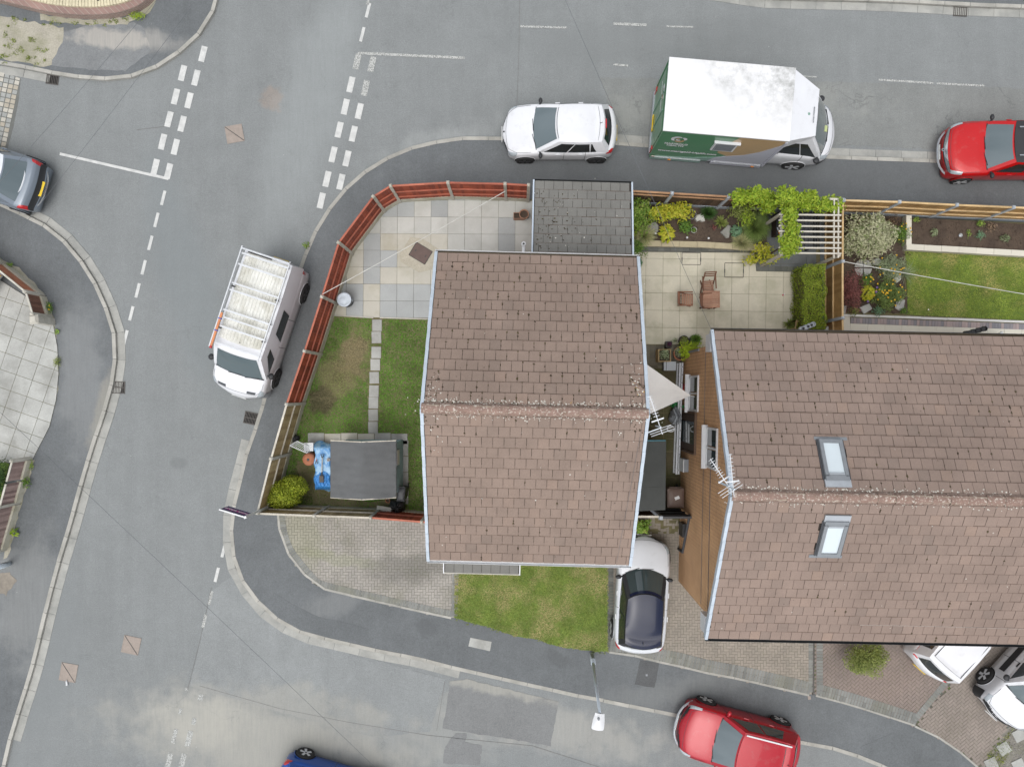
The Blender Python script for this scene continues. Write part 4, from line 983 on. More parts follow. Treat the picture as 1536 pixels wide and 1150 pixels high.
# ------------------------------------------------------------------ fences
def fence(name, label, tops, zt, slat_m, rail_m, post_m, board_m, z0=.1, inner=(0, 0), pitch=.105, board_h=.38, cap=True, posts=None, rails=(.25, .62, 1.0), loc=None, pw=.1, group=None, board_w=.05, wave=0.):
    pts = [Vector(P2(x, y, zt)) for x, y in tops]; c = pts[len(pts) // 2]
    t = thing(name, label, 'fence', (c.x, c.y, z0), 0, group)
    sl = None
    for i in range(len(pts) - 1):
        a, b_ = pts[i], pts[i + 1]; d = b_ - a; L = d.length; d.normalize(); n = Vector((-d.y, d.x)); 
        if n.dot(Vector(inner) - (a + b_) / 2) < 0: n = -n
        pm = post_m[min(i, len(post_m) - 1)] if isinstance(post_m, list) else post_m
        sm = slat_m[i] if isinstance(slat_m, list) else slat_m; rm = rail_m[i] if isinstance(rail_m, list) else rail_m
        e0, e1 = a + d * pw * .45, b_ - d * pw * .45
        if board_h: MB().bar((e0.x, e0.y, z0 + board_h / 2), (e1.x, e1.y, z0 + board_h / 2), board_w, board_h).build('gravel_board', board_m, t, world=True)
        zb, ztp = z0 + board_h + .005, zt - .03; k = max(2, round((e1 - e0).length / pitch)); pp = (e1 - e0).length / k; ang = math.atan2(d.y, d.x)
        if sl is None: sl = MB().add([(-.5, -.5, 0), (.5, -.18, 0), (.5, .5, 0), (-.5, .2, 0), (-.5, -.5, 1), (.5, -.18, 1), (.5, .5, 1), (-.5, .2, 1)], [(3, 2, 1, 0), (4, 5, 6, 7), (0, 1, 5, 4), (1, 2, 6, 5), (2, 3, 7, 6), (3, 0, 4, 7)]); slv = (sl.v, sl.f); cache = {}
        if sm.name not in cache: cache[sm.name] = mesh_np('slat', *slv)
        Mi = ROOTM[t.name]
        for j in range(k):
            q = e0 + d * pp * (j + .5); o = link('slat', cache[sm.name], sm, t); p = Mi @ Vector((q.x, q.y, zb))
            o.location = p; o.rotation_euler = (random.uniform(-.004, .004), 0, ang); o.scale = (pp * .96, .026, ztp - zb + random.uniform(-wave - .006, .004))
        for f in rails:
            zz = zb + (ztp - zb) * f - (.02 if f >= 1 else 0); w = .045 if f < 1 else .06; off = n * (.032 if f < 1 else .0)
            MB().bar((e0.x + off.x, e0.y + off.y, zz if f < 1 else ztp + .018), (e1.x + off.x, e1.y + off.y, zz if f < 1 else ztp + .018), w, .04 if f < 1 else .03).build('rail', rm, t, world=True)
    for i, p in enumerate(pts):
        if posts is not None and i not in posts: continue
        d = (pts[min(i + 1, len(pts) - 1)] - pts[max(i - 1, 0)]); ang = math.atan2(d.y, d.x); pm = post_m
        po = MB().box((p.x, p.y, (z0 + zt) / 2 + .02), (pw, pw * 1.1, zt - z0 + .04), ang).build('post', pm, t, world=True)
        MB().box((p.x, p.y, zt + .06), (pw * .96, pw * 1.05, .04), ang, top=.5).build('post_cap', pm, po, world=True)
    return t
FL = [(793, 278), (757.6, 276), (672, 274), (586, 279), (560, 295), (508, 364), (483, 445), (457, 526.5), (430, 606)]
fence('panel_fence', 'long red stained fence bending round the pale slab patio', FL, 2.05, m_red_wood, m_red_rail, m_post, m_gboard, wave=.004, group=None)
FT = [(430, 606), (406.6, 687.6), (386, 769)]
fence('panel_fence', 'sun bleached tan fence beside the round lime bush, running down to the corner', FT, 2.05, m_tan_wood, m_tan_rail, m_post, m_gboard, posts=[1, 2], rails=(.5, 1.0))
fence('panel_fence', 'low bleached fence behind the shed along the block driveway, its last panel red', [(386.5, 770), (471.6, 773.3), (556, 776.3), (632.7, 782.5), (652, 784)], 1.95, [m_tan_wood, m_tan_wood, m_red_wood, m_red_wood], [m_tan_rail, m_tan_rail, m_red_rail, m_red_rail], m_post, m_gboard, posts=[1, 2, 3], rails=(.5, 1.0))
fence('panel_fence', 'dark brown fence behind the planting bed, half hidden by the vine', [(939, 286), (1008, 290), (1093, 295), (1180, 298), (1264, 300)], 1.8, m_dark_wood, wood('light_brown_rail', C(190, 150, 112), C(170, 130, 96)), m_post_b, m_gboard_b, rails=(.82, 1.0), board_h=.5)
fence('panel_fence', 'golden new fence along the far side of the soil bed and striped lawn', [(1265.5, 300.5), (1349, 303), (1435, 307.5), (1520, 311), (1610, 315), (1700, 319)], 1.8, m_new_wood, m_new_rail, m_post_b, m_gboard_b, posts=[0, 1, 2, 3, 4], board_h=.3)
fence('panel_fence', 'golden new fence between the clipped hedge and the flower bed', [(1264.5, 303), (1264, 392), (1264, 477), (1266, 545)], 1.8, m_new_wood, m_new_rail, m_post_b, m_gboard_b, posts=[1, 2], board_h=.3, inner=(0, 4), rails=(.12, .55, 1.0))
fence('low_fence', 'low orange brown fence at the left edge, above the old slabs', [(-70, 352), (-20, 391), (37.6, 437.5)], 1.05, m_terra_wood, m_post, m_post, m_gboard, board_h=.3, rails=(1.0,), pitch=.09, posts=[1, 2], board_w=.14)
fence('low_fence', 'short dark brown fence panel by the old slabs at the left edge', [(38.5, 438.5), (48.5, 471)], 1.05, m_brown_wood, m_post, m_post, m_gboard, board_h=.3, rails=(1.0,), pitch=.08, posts=[1], board_w=.14)
fence('low_fence', 'low faded purple brown fence at the left edge, below the old slabs', [(18, 691), (9, 724), (-1, 760), (-22, 832)], 1.05, m_pink_wood, m_post, m_post, m_gboard, board_h=.3, rails=(1.0,), pitch=.09, posts=[0, 2, 3], board_w=.16, wave=.03)
pl = P(80, 483, .1)
tag(MB().box((pl.x - .05, pl.y, .55), (.22, .26, .95), .1, top=.9).box((pl.x - .05, pl.y, 1.06), (.3, .32, .08), .1, top=.6).build('gate_pier', m_post), 'stubby pale concrete pier ending the dark brown fence panel', 'pier')

# top left low wall with coping and railings
wt = thing('garden_wall', 'low curved pink brick wall with cream coping and black railings at the top left', 'wall', P(125, 20, 0))
wp = smooth([Vector(P2(x, y, .1)) for x, y in [(-90, -2), (-20, 2), (40, 15), (85, 25), (130, 29), (175, 27), (210, 17), (232, 0), (246, -30), (250, -80)]], 4)
wn_ = normals2(wp)
for i in range(len(wp) - 1):
    a, b_, na, nb = wp[i], wp[i + 1], wn_[i], wn_[i + 1]
    MB().prism([tuple(a), tuple(b_), tuple(b_ + nb * .62), tuple(a + na * .62)], .0, .4).build('wall_section', m_brick_pink, wt, world=True)
cop = m_cop = M('cream_coping', C(232, 222, 190), .85, .08, 6, .08, 40, .08)
list(stones(wt, 'coping_brick', wp[8:], .115, .24, .62, .40, .47, cop, .007))
rp = resample([p + n * .45 for p, n in zip(wp[8:], wn_[8:])], .11)
for zz in (.62, 1.05): 
    b = MB(); b.tube([(p.x, p.y, zz) for p in rp[::3]], .014, 5); b.build('top_rail' if zz > 1 else 'bottom_rail', m_black, wt, world=True)
Mi = ROOTM[wt.name]; bal = MB().tube([(0, 0, 0), (0, 0, .55)], .009, 5); bme = mesh_np('baluster', bal.v, bal.f)
for i, p in enumerate(rp):
    o = link('baluster', bme, m_black, wt); o.location = Mi @ Vector((p.x, p.y, .55))
    if i % 12 == 0: MB().box((p.x, p.y, .85), (.05, .05, .75)).build('standard', m_black, wt, world=True)

# ------------------------------------------------------------------ gardens: ground surfaces
def bpx(t, z=2.05): p = P(t[0], t[1], z); k = (HC - .1) / F; return (p.x / k + NX, NY - p.y / k)
FB = [bpx(t) for t in FL]; TB = [bpx(t) for t in FT]; SB = [bpx(t, 1.95) for t in [(386.5, 770), (471.6, 773.3), (556, 776.3), (652, 784)]]
gd = sheet('garden_ground', FB + TB[1:] + SB[1:] + [(700, 770), (810, 560), (810, 290)], .115, .02, m_mud)
# pale slab patio
pt = tag(thing('slab_patio', 'patio of pale, blue grey and sandy slabs inside the curved red fence', None, P(650, 400, .1)), kind='structure')
reg = poly(FB[:6] + [bpx((483, 440)), (500, 472), (560, 476), (648, 478), (720, 480), (812, 470), (812, 300)], .12)
MB().prism(reg, .1, .125).build('bedding', m_joint, pt, world=True)
gm = {}
def mt_patio(i, j):
    if (i, j) in gm: return gm[(i, j)]
    r = random.random(); gm[(i, j)] = (m_slab_sand if r < .62 else m_slab_bluegrey) if i < 0 and j < 4 else (m_slab_white if r < .8 else m_slab_bluegrey)
    if j <= 0: gm[(i, j)] = m_slab_bluegrey if r < .72 else m_slab_sand
    return gm[(i, j)]
slabs(pt, 'paving_slab', reg, .589, math.radians(-.4), P2(671, 452, .12), .11, .145, mt_patio, .010, .0025, .02)
MB().bar(P(500, 473, .15), P(560, 476.5, .15), .04, .05).build('edging', m_post, pt, world=True); MB().bar(P(570, 476.5, .15), P(660, 479, .15), .04, .05).build('edging', m_post, pt, world=True)
ic = thing('inspection_cover', 'tilted dark brown inspection cover set in rough cement on the pale patio', 'cover', P(631, 380, .15), math.radians(-31))
MB().prism([(-.62, -.42), (-.45, -.62), (.3, -.6), (.62, -.3), (.6, .3), (.5, .45), (-.2, .48), (-.6, .3)], -.02, .004).build('cement_surround', M('rough_cement', C(202, 196, 178), .95, .1, 4, .12, 30), ic)
MB().box((0, 0, .008), (.62, .5, .012)).build('cover_plate', M('brown_cover', C(118, 100, 94), .8, .1, 5, .12), ic)
for s in (-1, 1):
    MB().box((0, s * .26, .01), (.66, .025, .016)).build('frame', m_iron, ic); MB().box((s * .325, 0, .0105), (.025, .5, .017)).build('frame', m_iron, ic); MB().box((s * .2, 0, .017), (.04, .09, .006)).build('handle', m_iron, ic)
# stepping stones and shed base
sp = tag(thing('garden_path', 'line of small square stepping slabs through the green lawn', None, P(562, 560, .1)), kind='structure')
for x, y in [(565.6, 488), (564.7, 506), (564.4, 528.6), (563, 547), (561.5, 566.4), (561, 586.5), (560.3, 604), (560, 622.6), (559.7, 641)]:
    c = P(x, y, .13); MB().box((c.x, c.y, .125), (.33, .40, .05), random.uniform(-.03, .03)).build('stepping_slab', m_slab_old, sp, world=True)
for i in range(6): c = P(474 + i * 25, 657 + (i % 2), .13); MB().box((c.x, c.y, .12), (.56, .36, .04), random.uniform(-.02, .02)).build('base_slab', random.choice([m_slab_old, m_slab_sand]), sp, world=True)
for i in range(4): c = P(606, 672 + i * 24, .13); MB().box((c.x, c.y, .12), (.3, .54, .04), random.uniform(-.02, .02)).build('base_slab', m_slab_old, sp, world=True)
lawn = poly([bpx((484, 452)), (500, 475), (560, 478), (650, 480), (700, 480), (700, 770)] + [(640, 766), (570, 761), (500, 758), bpx((386.5, 770))[:2], TB[1], FB[8], FB[7]], .12)
hol = [poly([(x - 8, y - 10), (x + 8, y - 10), (x + 8, y + 10), (x - 8, y + 10)], .13) for x, y in [(565.6, 488), (564.7, 506), (564.4, 528.6), (563, 547), (561.5, 566.4), (561, 586.5), (560.3, 604), (560, 622.6), (559.7, 641)]]
hol += [poly([(463, 650), (612, 650), (612, 742), (600, 742), (600, 664), (463, 664)], .13), poly([(470, 664), (600, 664), (600, 745), (470, 745)], .13)]
hol += [poly(rag([(446, 690), (475, 690), (478, 742), (450, 742)], 3, 6, 5), .13), poly(rag([(470, 742), (520, 748), (560, 752), (600, 750), (600, 762), (470, 756)], 2, 6, 7), .13)]
grass('grass', lawn, 2600, m_grass_a, .115, 'short deep green lawn grass with worn patches inside the fences', holes=hol)
grass('grass', poly([(450, 690), (475, 690), (600, 748), (600, 760), (450, 760)], .12), 500, m_grass_a, .115, 'thin grass and weeds round the shed')

# front lawn
FG = [(683, 830), (681, 926), (730, 939), (770, 953), (800, 957), (830, 967), (850, 972), (870, 973), (895, 977), (912, 977), (912, 830)]
sheet('front_lawn', rag(FG, .8, 8, 3), .118, .03, m_turf)
grass('grass', poly(rag(FG, 1.2, 5, 8), .12), 3000, m_grass_b, .116, 'dry yellowing grass in front of the middle house')
# right lawn
RG = [(1358, 372), (1700, 392), (1700, 488), (1362, 472)]
sheet('rear_lawn', RG, .13, .04, m_turf)
grass('grass', poly(RG, .13), 3000, m_grass_c, .128, 'yellow green mown grass beside the flower bed')

# driveways
def drive(label, reg_px, ang, mat, z=.112, ne=4):
    t = tag(thing('driveway', label, None, P(*reg_px[0], 0)), kind='structure'); reg = [(p.x, p.y) for p in smooth([Vector(P2(x, y, .12)) for x, y in reg_px[:ne]], 5)] + poly(reg_px[ne:], z)
    MB().prism(reg, .05, z - .008).build('bedding', m_jointd, t, world=True); blockfield(t, 'paving_blocks', reg, math.radians(ang), z, mat); return t
def soldier(t, path_px, o0, o1, mat, z=.116, L=.105, name='border_blocks'):
    b = MB(); pts = resample(smooth([Vector(P2(x, y, z)) for x, y in path_px], 6), L); ns = normals2(pts)
    for i in range(len(pts) - 1):
        a, c = pts[i], pts[i + 1]; d = (c - a).normalized() * .007
        b.prism([tuple(a + d + ns[i] * o0), tuple(c - d + ns[i + 1] * o0), tuple(c - d + ns[i + 1] * o1), tuple(a + d + ns[i] * o1)], z - .03, z + random.uniform(-.003, .003))
    return tag(b.build(name, mat, t, world=True), kind='stuff')
EDGE1 = [(416, 755), (417, 775), (421, 800), (430, 825), (445, 846), (462, 866), (479, 880), (530, 893), (600, 909), (677, 926)]
D1 = drive('weathered herringbone block driveway with a curved edge beside the tan fence', EDGE1 + [(682, 926), (684, 845), (730, 845), (730, 750), (420, 750)], 0, m_blk_a, ne=len(EDGE1))
soldier(D1, EDGE1, .03, .24, m_blk_g, .119); list(stones(D1, 'edging_kerb', smooth([Vector(P2(x, y, .12)) for x, y in EDGE1], 5), .914, -.05, .025, .04, .124, m_kerb, .004))
soldier(D1, [(680, 850), (678, 924)], -.02, .19, m_blk_g, .119)
EDGE2 = [(914, 977), (950, 982), (985, 991), (1015, 997), (1059, 1008), (1121, 1020), (1214, 1042)]
D2 = drive('buff herringbone block driveway under the silver car with the dark roof', EDGE2 + [(1220, 1040), (1222, 868), (1070, 868), (1034, 740), (950, 770), (912, 780), (912, 975)], 0, m_blk_b, ne=len(EDGE2))
soldier(D2, EDGE2, .03, .24, m_blk_g, .119); soldier(D2, EDGE2, .245, .45, m_blk_g, .1185); list(stones(D2, 'edging_kerb', smooth([Vector(P2(x, y, .12)) for x, y in EDGE2], 5), .914, -.05, .025, .04, .124, m_kerb, .004))
soldier(D2, [(1213, 940), (1213, 1038)], -.0, .2, m_blk_g, .119); soldier(D2, [(916, 848), (916, 976)], -.12, .1, m_blk_dark, .119)
EDGE3 = [(1224, 1042), (1276, 1056), (1324, 1071), (1373, 1087)]
D3 = drive('red brown herringbone block driveway with grey borders and a bush', EDGE3 + [(1421, 1030), (1480, 960), (1480, 868), (1222, 868), (1222, 1040)], 45, m_blk_c)
soldier(D3, EDGE3, .0, .2, m_blk_g, .119); soldier(D3, EDGE3, .205, .4, m_blk_g, .1185); soldier(D3, [(1373, 1085), (1419, 1030), (1478, 962)], .0, .2, m_blk_g, .119)
soldier(D3, [(1230, 940), (1230, 1040)], -.12, .1, m_blk_g, .1187)
MB().bar(P(1221, 930, .115), P(1220, 1042, .115), .05, .03).build('edging_strip', m_iron, D3, world=True)
EDGE4 = [(1373, 1088), (1409, 1105), (1441, 1127), (1470, 1152)]
D4 = drive('brown herringbone block driveway at the bottom right corner', EDGE4 + [(1510, 1092), (1620, 960), (1620, 868), (1480, 868), (1482, 962), (1421, 1032)], 40, m_blk_d)
for D, e in ((D3, EDGE3), (D4, EDGE4)): list(stones(D, 'edging_kerb', smooth([Vector(P2(x, y, .12)) for x, y in e], 5), .914, -.05, .015, .04, .124, m_kerb, .004))
gv = tag(thing('gravel_garden', 'weedy gravel corner with diamond laid slabs', None, P(1500, 1130, .1)), kind='structure')
MB().prism(poly(rag([(1510, 1092), (1530, 1082), (1700, 1040), (1700, 1300), (1480, 1180), (1470, 1152), (1490, 1120)], 1.5, 7, 3), .1), .05, .108).build('gravel_surface', m_gravel, gv, world=True)
for x, y in [(1529, 1102), (1506, 1122), (1487, 1145), (1528, 1147), (1549, 1124), (1508, 1168)]:
    c = P(x, y, .13); MB().box((c.x, c.y, .12), (.4, .4, .04), math.radians(45 + random.uniform(-6, 6)) - .3).build('diamond_slab', m_slab_old, gv, world=True)
grass('grass', poly([(1483, 1150), (1480, 1130), (1500, 1110), (1520, 1090), (1512, 1110), (1520, 1120), (1500, 1150)], .12), 900, m_grass_c, .108, 'weeds between the diamond slabs', h=(.04, .1))
b = MB(); r = random.Random(2); pts = sample(poly([(1470, 1150), (1530, 1084), (1600, 1060), (1600, 1180)], .11), 900)
for x, y in pts: b.box((x, y, .113), (r.uniform(.02, .05), r.uniform(.02, .04), .02), r.uniform(0, 3), top=.6)
tag(b.build('gravel', M('loose_gravel', C(158, 154, 150), .9, .1, 9, .1, 40, .25), gv, world=True), kind='stuff')

# old slabs at the left
os_ = tag(thing('old_slab_yard', 'yard of old weathered concrete slabs at the left edge', None, P(40, 570, .1)), kind='structure')
reg = poly([(-120, 400), (0, 420), (60, 458), (80, 488), (86, 520), (88, 560), (84, 600), (74, 640), (50, 686), (20, 694), (-120, 690)], .12)
MB().prism(reg, .08, .118).build('bedding', m_joint, os_, world=True)
slabs(os_, 'paving_slab', reg, .6, math.radians(-19), P2(17, 505, .12), .1, .13, lambda i, j: m_slab_old, .016, .003, .02)
sheet('planted_strip', rag([(-120, 694), (14, 694), (-4, 760), (-120, 780)], 1, 8, 2), .125, .02, m_turf)
sheet('dirt_strip', rag([(0, 390), (30, 402), (62, 438), (82, 478), (84, 520), (88, 560), (86, 590), (81, 560), (78, 488), (62, 446), (30, 416), (0, 396)], 1.5, 6, 7), .102, .01, m_sand)
sheet('dirt_strip', rag([(52, 690), (40, 730), (28, 770), (14, 830), (6, 840), (18, 780), (30, 740), (44, 690)], 1.5, 6, 9), .102, .01, m_sand)
sheet('dirt_patch', rag([(0, 858), (14, 856), (24, 872), (10, 892), (-10, 890)], 2, 5, 5), .102, .01, M('rusty_dirt', C(150, 142, 130), .95, .2, 5))

# right hand patio
rpz = tag(thing('cream_patio', 'patio of large cream slabs between the houses and the planting bed', None, P(1080, 440, .1)), kind='structure')
sheet('yard_ground', [(930, 300), (1262, 306), (1600, 322), (1600, 540), (1262, 540), (1000, 560), (930, 780), (1060, 780), (1060, 540), (1262, 500)][:5] + [(1262, 540), (1060, 800), (930, 800)], .112, .02, m_mud)
reg = poly([(940, 378), (1131, 379.5), (1134, 407), (1206, 408.5), (1206, 560), (1046, 560), (1046, 516.5), (940, 516)], .12)
MB().prism(reg, .1, .124).build('bedding', m_joint, rpz, world=True)
slabs(rpz, 'paving_slab', reg, .603, math.radians(-.7), P2(1019.8, 440, .12), .11, .14, lambda i, j: m_slab_cream, .010, .002, .02)
reg2 = poly([(940, 367), (1136, 369.5), (1132, 379), (940, 377.5)], .12); 
def blockrow(t, reg, ang, mat, pitch, name, gap=.006, z=.14): slabs(t, name, reg, pitch, math.radians(ang), reg[0], .11, z, lambda i, j: mat, gap, .002, .002)
blockrow(rpz, reg2, -.5, m_blk_dark, (.22, .22), 'border_block'); blockrow(rpz, poly([(1134, 399.5), (1206, 401), (1206, 408), (1134, 406.5)], .12), -1, m_blk_dark, (.22, .18), 'border_block')
blockrow(rpz, poly([(1207, 402), (1211, 402), (1211, 540), (1207, 540)], .12), 0, m_blk_dark, (.11, .22), 'border_block')
blockrow(rpz, poly([(1134, 318), (1224, 320), (1224, 401), (1134, 399)], .12), -1, m_slate, (.9, .6), 'slate_slab', .01, .135)
yard = tag(thing('side_yard', 'narrow damp passage of dark blocks and slabs between the two houses', None, P(990, 600, .1)), kind='structure')
blockrow(yard, poly([(940, 517), (1046, 517), (1046, 552), (940, 552)], .12), 0, blockmat('mossy_yard_block', C(140, 134, 118), C(112, 108, 94), C(100, 104, 70), .6), (.27, .24), 'yard_block', .012, .13)
slabs(yard, 'yard_slab', poly([(940, 553), (1024, 553), (1020, 770), (940, 770)], .12), (.6, .45), 0, P2(970, 600, .12), .1, .124, lambda i, j: M_damp, .02, .004, .05) if False else None
m_damp = M('damp_mossy_slab', C(104, 96, 72), .95, .22, 1.6, .15, 30, .12, .4, C(84, 92, 48), .8)
slabs(yard, 'yard_slab', poly([(940, 553), (1024, 553), (1020, 770), (940, 770)], .12), (.6, .45), 0, P2(970, 600, .12), .1, .124, lambda i, j: m_damp, .02, .004, .05)
for (x0, y0, x1, y1) in [(1023, 379, 1051, 397), (1087, 394.5, 1115, 416)]:
    t = thing('recessed_cover', 'slab filled recessed cover with a dark metal frame, ' + ('touching the border blocks' if x0 < 1050 else 'between the chairs and the golden shrub'), 'cover', P((x0 + x1) / 2, (y0 + y1) / 2, .14), -.01)
    k = (HC - .14) / F; a, b_ = (x1 - x0) * k, (y1 - y0) * k
    for s in (-1, 1):
        MB().box((0, s * b_ / 2, .002), (a, .02, .008)).build('frame', m_iron, t); MB().box((s * a / 2, 0, .003), (.02, b_ - .02, .01)).build('frame', m_iron, t); MB().box((s * a / 2, -.03, .006), (.03, .13, .01)).build('lifting_slot', m_black, t)
# raised bed behind the patio
rb = tag(thing('raised_bed', 'raised soil bed with a pale coping behind the cream patio', 'planting bed', P(1040, 340, .1)))
rb['category'] = 'planting bed'
MB().prism(rag([(p[0], p[1]) for p in poly([(938, 303), (1150, 308), (1150, 370), (938, 362)], .36)], .01, .3, 2), .1, .36).build('soil', m_soil, rb, world=True)
cp = [Vector(P2(x, y, .42)) for x, y in [(939, 364), (1042, 366), (1152, 372)]]
for i in range(2): MB().bar((cp[i].x, cp[i].y, .25), (cp[i + 1].x, cp[i + 1].y, .25), .16, .3).build('retaining_wall', m_gboard, rb, world=True)
list(stones(rb, 'coping_slab', cp, .6, -.11, .09, .4, .44, M('yellowed_coping', C(198, 186, 154), .9, .1, 4), .005))
# right hand beds
fb = tag(thing('flower_bed', 'dark soil flower bed beside the golden fence', None, P(1310, 400, .1)), kind='structure')
MB().prism(rag(poly([(1266, 312), (1368, 322), (1368, 372), (1356, 372), (1357, 430), (1361, 445), (1362, 470), (1264, 468)], .16), .02, .15, 4), .08, .16).build('soil', m_soil, fb, world=True)
sb = tag(thing('raised_bed', 'raised soil bed with white coping along the golden fence, above the striped lawn', 'planting bed', P(1450, 350, .1)))
sb['category'] = 'planting bed'
MB().prism(poly([(1362, 326), (1700, 346), (1700, 392), (1362, 372)], .36), .1, .37).build('soil', m_soil, sb, world=True)
cp = [Vector(P2(x, y, .44)) for x, y in [(1363.5, 323), (1363.5, 369)]]; list(stones(sb, 'coping_slab', cp, .6, -.09, .09, .38, .44, m_slab_lime, .004))
cp2 = [Vector(P2(x, y, .44)) for x, y in [(1360, 370), (1536, 380), (1700, 389)]]; list(stones(sb, 'coping_slab', cp2, .6, -.1, .1, .38, .44, m_slab_lime, .004))
for c_ in (cp, cp2):
    for i in range(len(c_) - 1): MB().bar((c_[i].x, c_[i].y, .24), (c_[i + 1].x, c_[i + 1].y, .24), .17, .28).build('retaining_wall', m_gboard, sb, world=True)
lp = tag(thing('garden_path', 'cream path with a mauve brick edge and a white kerb along the striped lawn', None, P(1400, 490, .1)), kind='structure')
slabs(lp, 'paving_slab', poly([(1268, 485), (1700, 500), (1700, 560), (1268, 560)], .13), .6, math.radians(-1.6), P2(1327, 486, .13), .1, .14, lambda i, j: m_slab_lime, .006, .001, .02)
MB().prism(poly([(1264, 470), (1700, 486), (1700, 560), (1264, 560)], .12), .08, .122).build('bedding', m_joint, lp, world=True)
list(stones(lp, 'edge_brick', [Vector(P2(x, y, .15)) for x, y in [(1276, 480.5), (1536, 490), (1700, 496)]], .105, -.1, .1, .11, .15, m_blk_mix, .004))
list(stones(lp, 'edging_kerb', [Vector(P2(x, y, .17)) for x, y in [(1262, 472.5), (1536, 482.5), (1700, 489)]], .914, -.035, .035, .1, .19, M('white_edging', C(232, 232, 228), .8, .05, 4), .003))
MB().prism(poly([(1263, 474), (1275, 475), (1275, 500), (1263, 500)], .15), .1, .15).build('paving_slab', m_slab_lime, lp, world=True)
b = MB(); r = random.Random(12)
for reg_, nn, zz in ((poly([(1266, 312), (1368, 322), (1361, 470), (1264, 468)], .16), 500, .165), (poly([(1364, 326), (1600, 340), (1600, 380), (1364, 366)], .36), 500, .372), (poly([(938, 303), (1140, 308), (1140, 360), (938, 358)], .36), 420, .362)):
    for x, y in sample(reg_, nn): b.box((x, y, zz), (r.uniform(.02, .07), r.uniform(.02, .05), .03), r.uniform(0, 3), top=.5)
tag(b.build('soil_clods', m_soil), kind='stuff', label='loose clods of soil over the planting beds')
# ------------------------------------------------------------------ plants
GB = 'plants in the raised bed behind the cream patio'; GF = 'plants in the flower bed by the golden fence'
plant('bush', 'white edged silvery green bush in the bed, beside the grey tiled extension', 'bush', 956, 322, 19, 21, 1.0, g_fresh, .085, 900, .36, group=GB, asp=.35)
plant('bush', 'large golden yellow leaved bush beside the blue grey post', 'bush', 1004, 318, 27, 15, .8, g_gold, .12, 620, .36, group=GB, lobes=[(-.4, .1, .7, .9), (.35, -.05, .7, 1)], asp=.45)
plant('ornamental_grass', 'straw coloured fountain grass hanging over the coping by the extension', 'grass plant', 967, 352, 20, 17, .55, g_straw, .016, 420, .36, 'blade', GB, trunk=False)
plant('plant', 'yellow green broad leaved plant spilling over the pale coping', 'plant', 1000, 350, 14, 16, .45, g_gold, .15, 90, .4, 'rosette', GB, trunk=False)
plant('plant', 'small bright green clump below the silvery bush, tight against the extension', 'plant', 945, 343, 9, 11, .5, g_lime, .08, 160, .36, group=GB)
plant('shrub', 'loose green fern like clump in front of the coping, by the extension corner', 'shrub', 956, 371, 14, 13, .6, g_mid, .07, 380, .14, asp=.3)
plant('plant', 'small teal leaved succulent at the corner of the middle roof', 'plant', 960, 394, 5, 8, .35, g_blue, .07, 60, .14, 'rosette')
plant('plant', 'compact glossy green plant in the middle of the soil', 'plant', 1027, 340, 8, 8, .35, g_mid, .08, 130, .36, group=GB)
plant('plant', 'dark strappy clump behind the white stone', 'plant', 1064, 318, 14, 11, .5, g_dark, .03, 190, .36, 'blade', GB, trunk=False)
plant('plant', 'olive spiky plant right of the white stone', 'plant', 1083, 332, 11, 10, .4, g_olive, .025, 90, .36, 'blade', GB, trunk=False)
plant('plant', 'tiny reddish plant alone on the bare soil', 'plant', 1071, 341, 3.5, 3.5, .15, g_burg, .05, 30, .36, group=GB, trunk=False)
plant('bush', 'open olive green bush under the left end of the vine', 'bush', 1112, 314, 15, 14, .8, g_olive, .08, 330, .36, group=GB)
plant('bush', 'tall narrow yellow green sprig rising beside the big dark grass', 'bush', 1119, 324, 9, 14, .9, g_lime, .06, 170, .36, group=GB)
plant('ornamental_grass', 'big dark green fountain grass beside the black box', 'grass plant', 1137, 338, 23, 26, .9, g_dgrass, .014, 900, .3, 'blade', GB, trunk=False)
plant('ornamental_grass', 'pale fountain grass drooping over the coping, right of the blue green plant', 'grass plant', 1116, 362, 19, 15, .5, g_straw, .013, 520, .36, 'blade', GB, trunk=False)
plant('plant', 'blue green rosette plant beside the slanted grey stone', 'plant', 1105, 346, 11, 11, .4, g_blue, .09, 150, .36, 'rosette', GB, trunk=False)
plant('shrub', 'golden shrub standing on the corner of the slate paving', 'shrub', 1141, 383, 18, 16, .9, g_gold, .09, 460, .14, lobes=[(0, -.35, .7, 1), (-.6, .35, .55, .8), (.45, .2, .7, .9)])
plant('plant', 'bronze tipped strappy plant by the end of the clipped hedge', 'plant', 1187, 486, 12, 9, .45, g_olive, .035, 110, .14, 'blade', trunk=False)
# clipped hedge
hg = thing('clipped_hedge', 'bright green clipped box hedge along the golden fence', 'hedge', P(1221, 442, .14))
p0, p1 = P(1205, 396, 1.2), P(1239, 493, 1.2)
Vs = []
rg = np.random.default_rng(3); n = 7500
u = rg.uniform(0, 1, (n, 3)); face = rg.uniform(0, 1, n); X = p0.x + (p1.x - p0.x) * u[:, 0]; Y = p1.y + (p0.y - p1.y) * u[:, 1]; Z = .16 + 1.05 * (1 - .12 * rg.uniform(0, 1, n) ** 3)
sd_ = face > .6; Z = np.where(sd_, .16 + u[:, 2] * 1.05, Z); X = np.where(sd_ & (u[:, 0] < .5), p0.x + rg.uniform(-.03, .08, n), X); Y = np.where(sd_ & (u[:, 0] > .75), np.where(u[:, 1] > .5, p0.y, p1.y), Y)
k_ = .05 * np.sin(X * 7) * np.sin(Y * 5.3) + .03 * np.sin(Y * 13 + X * 5); Z = Z + k_; X = X + .04 * np.sin(Y * 6)
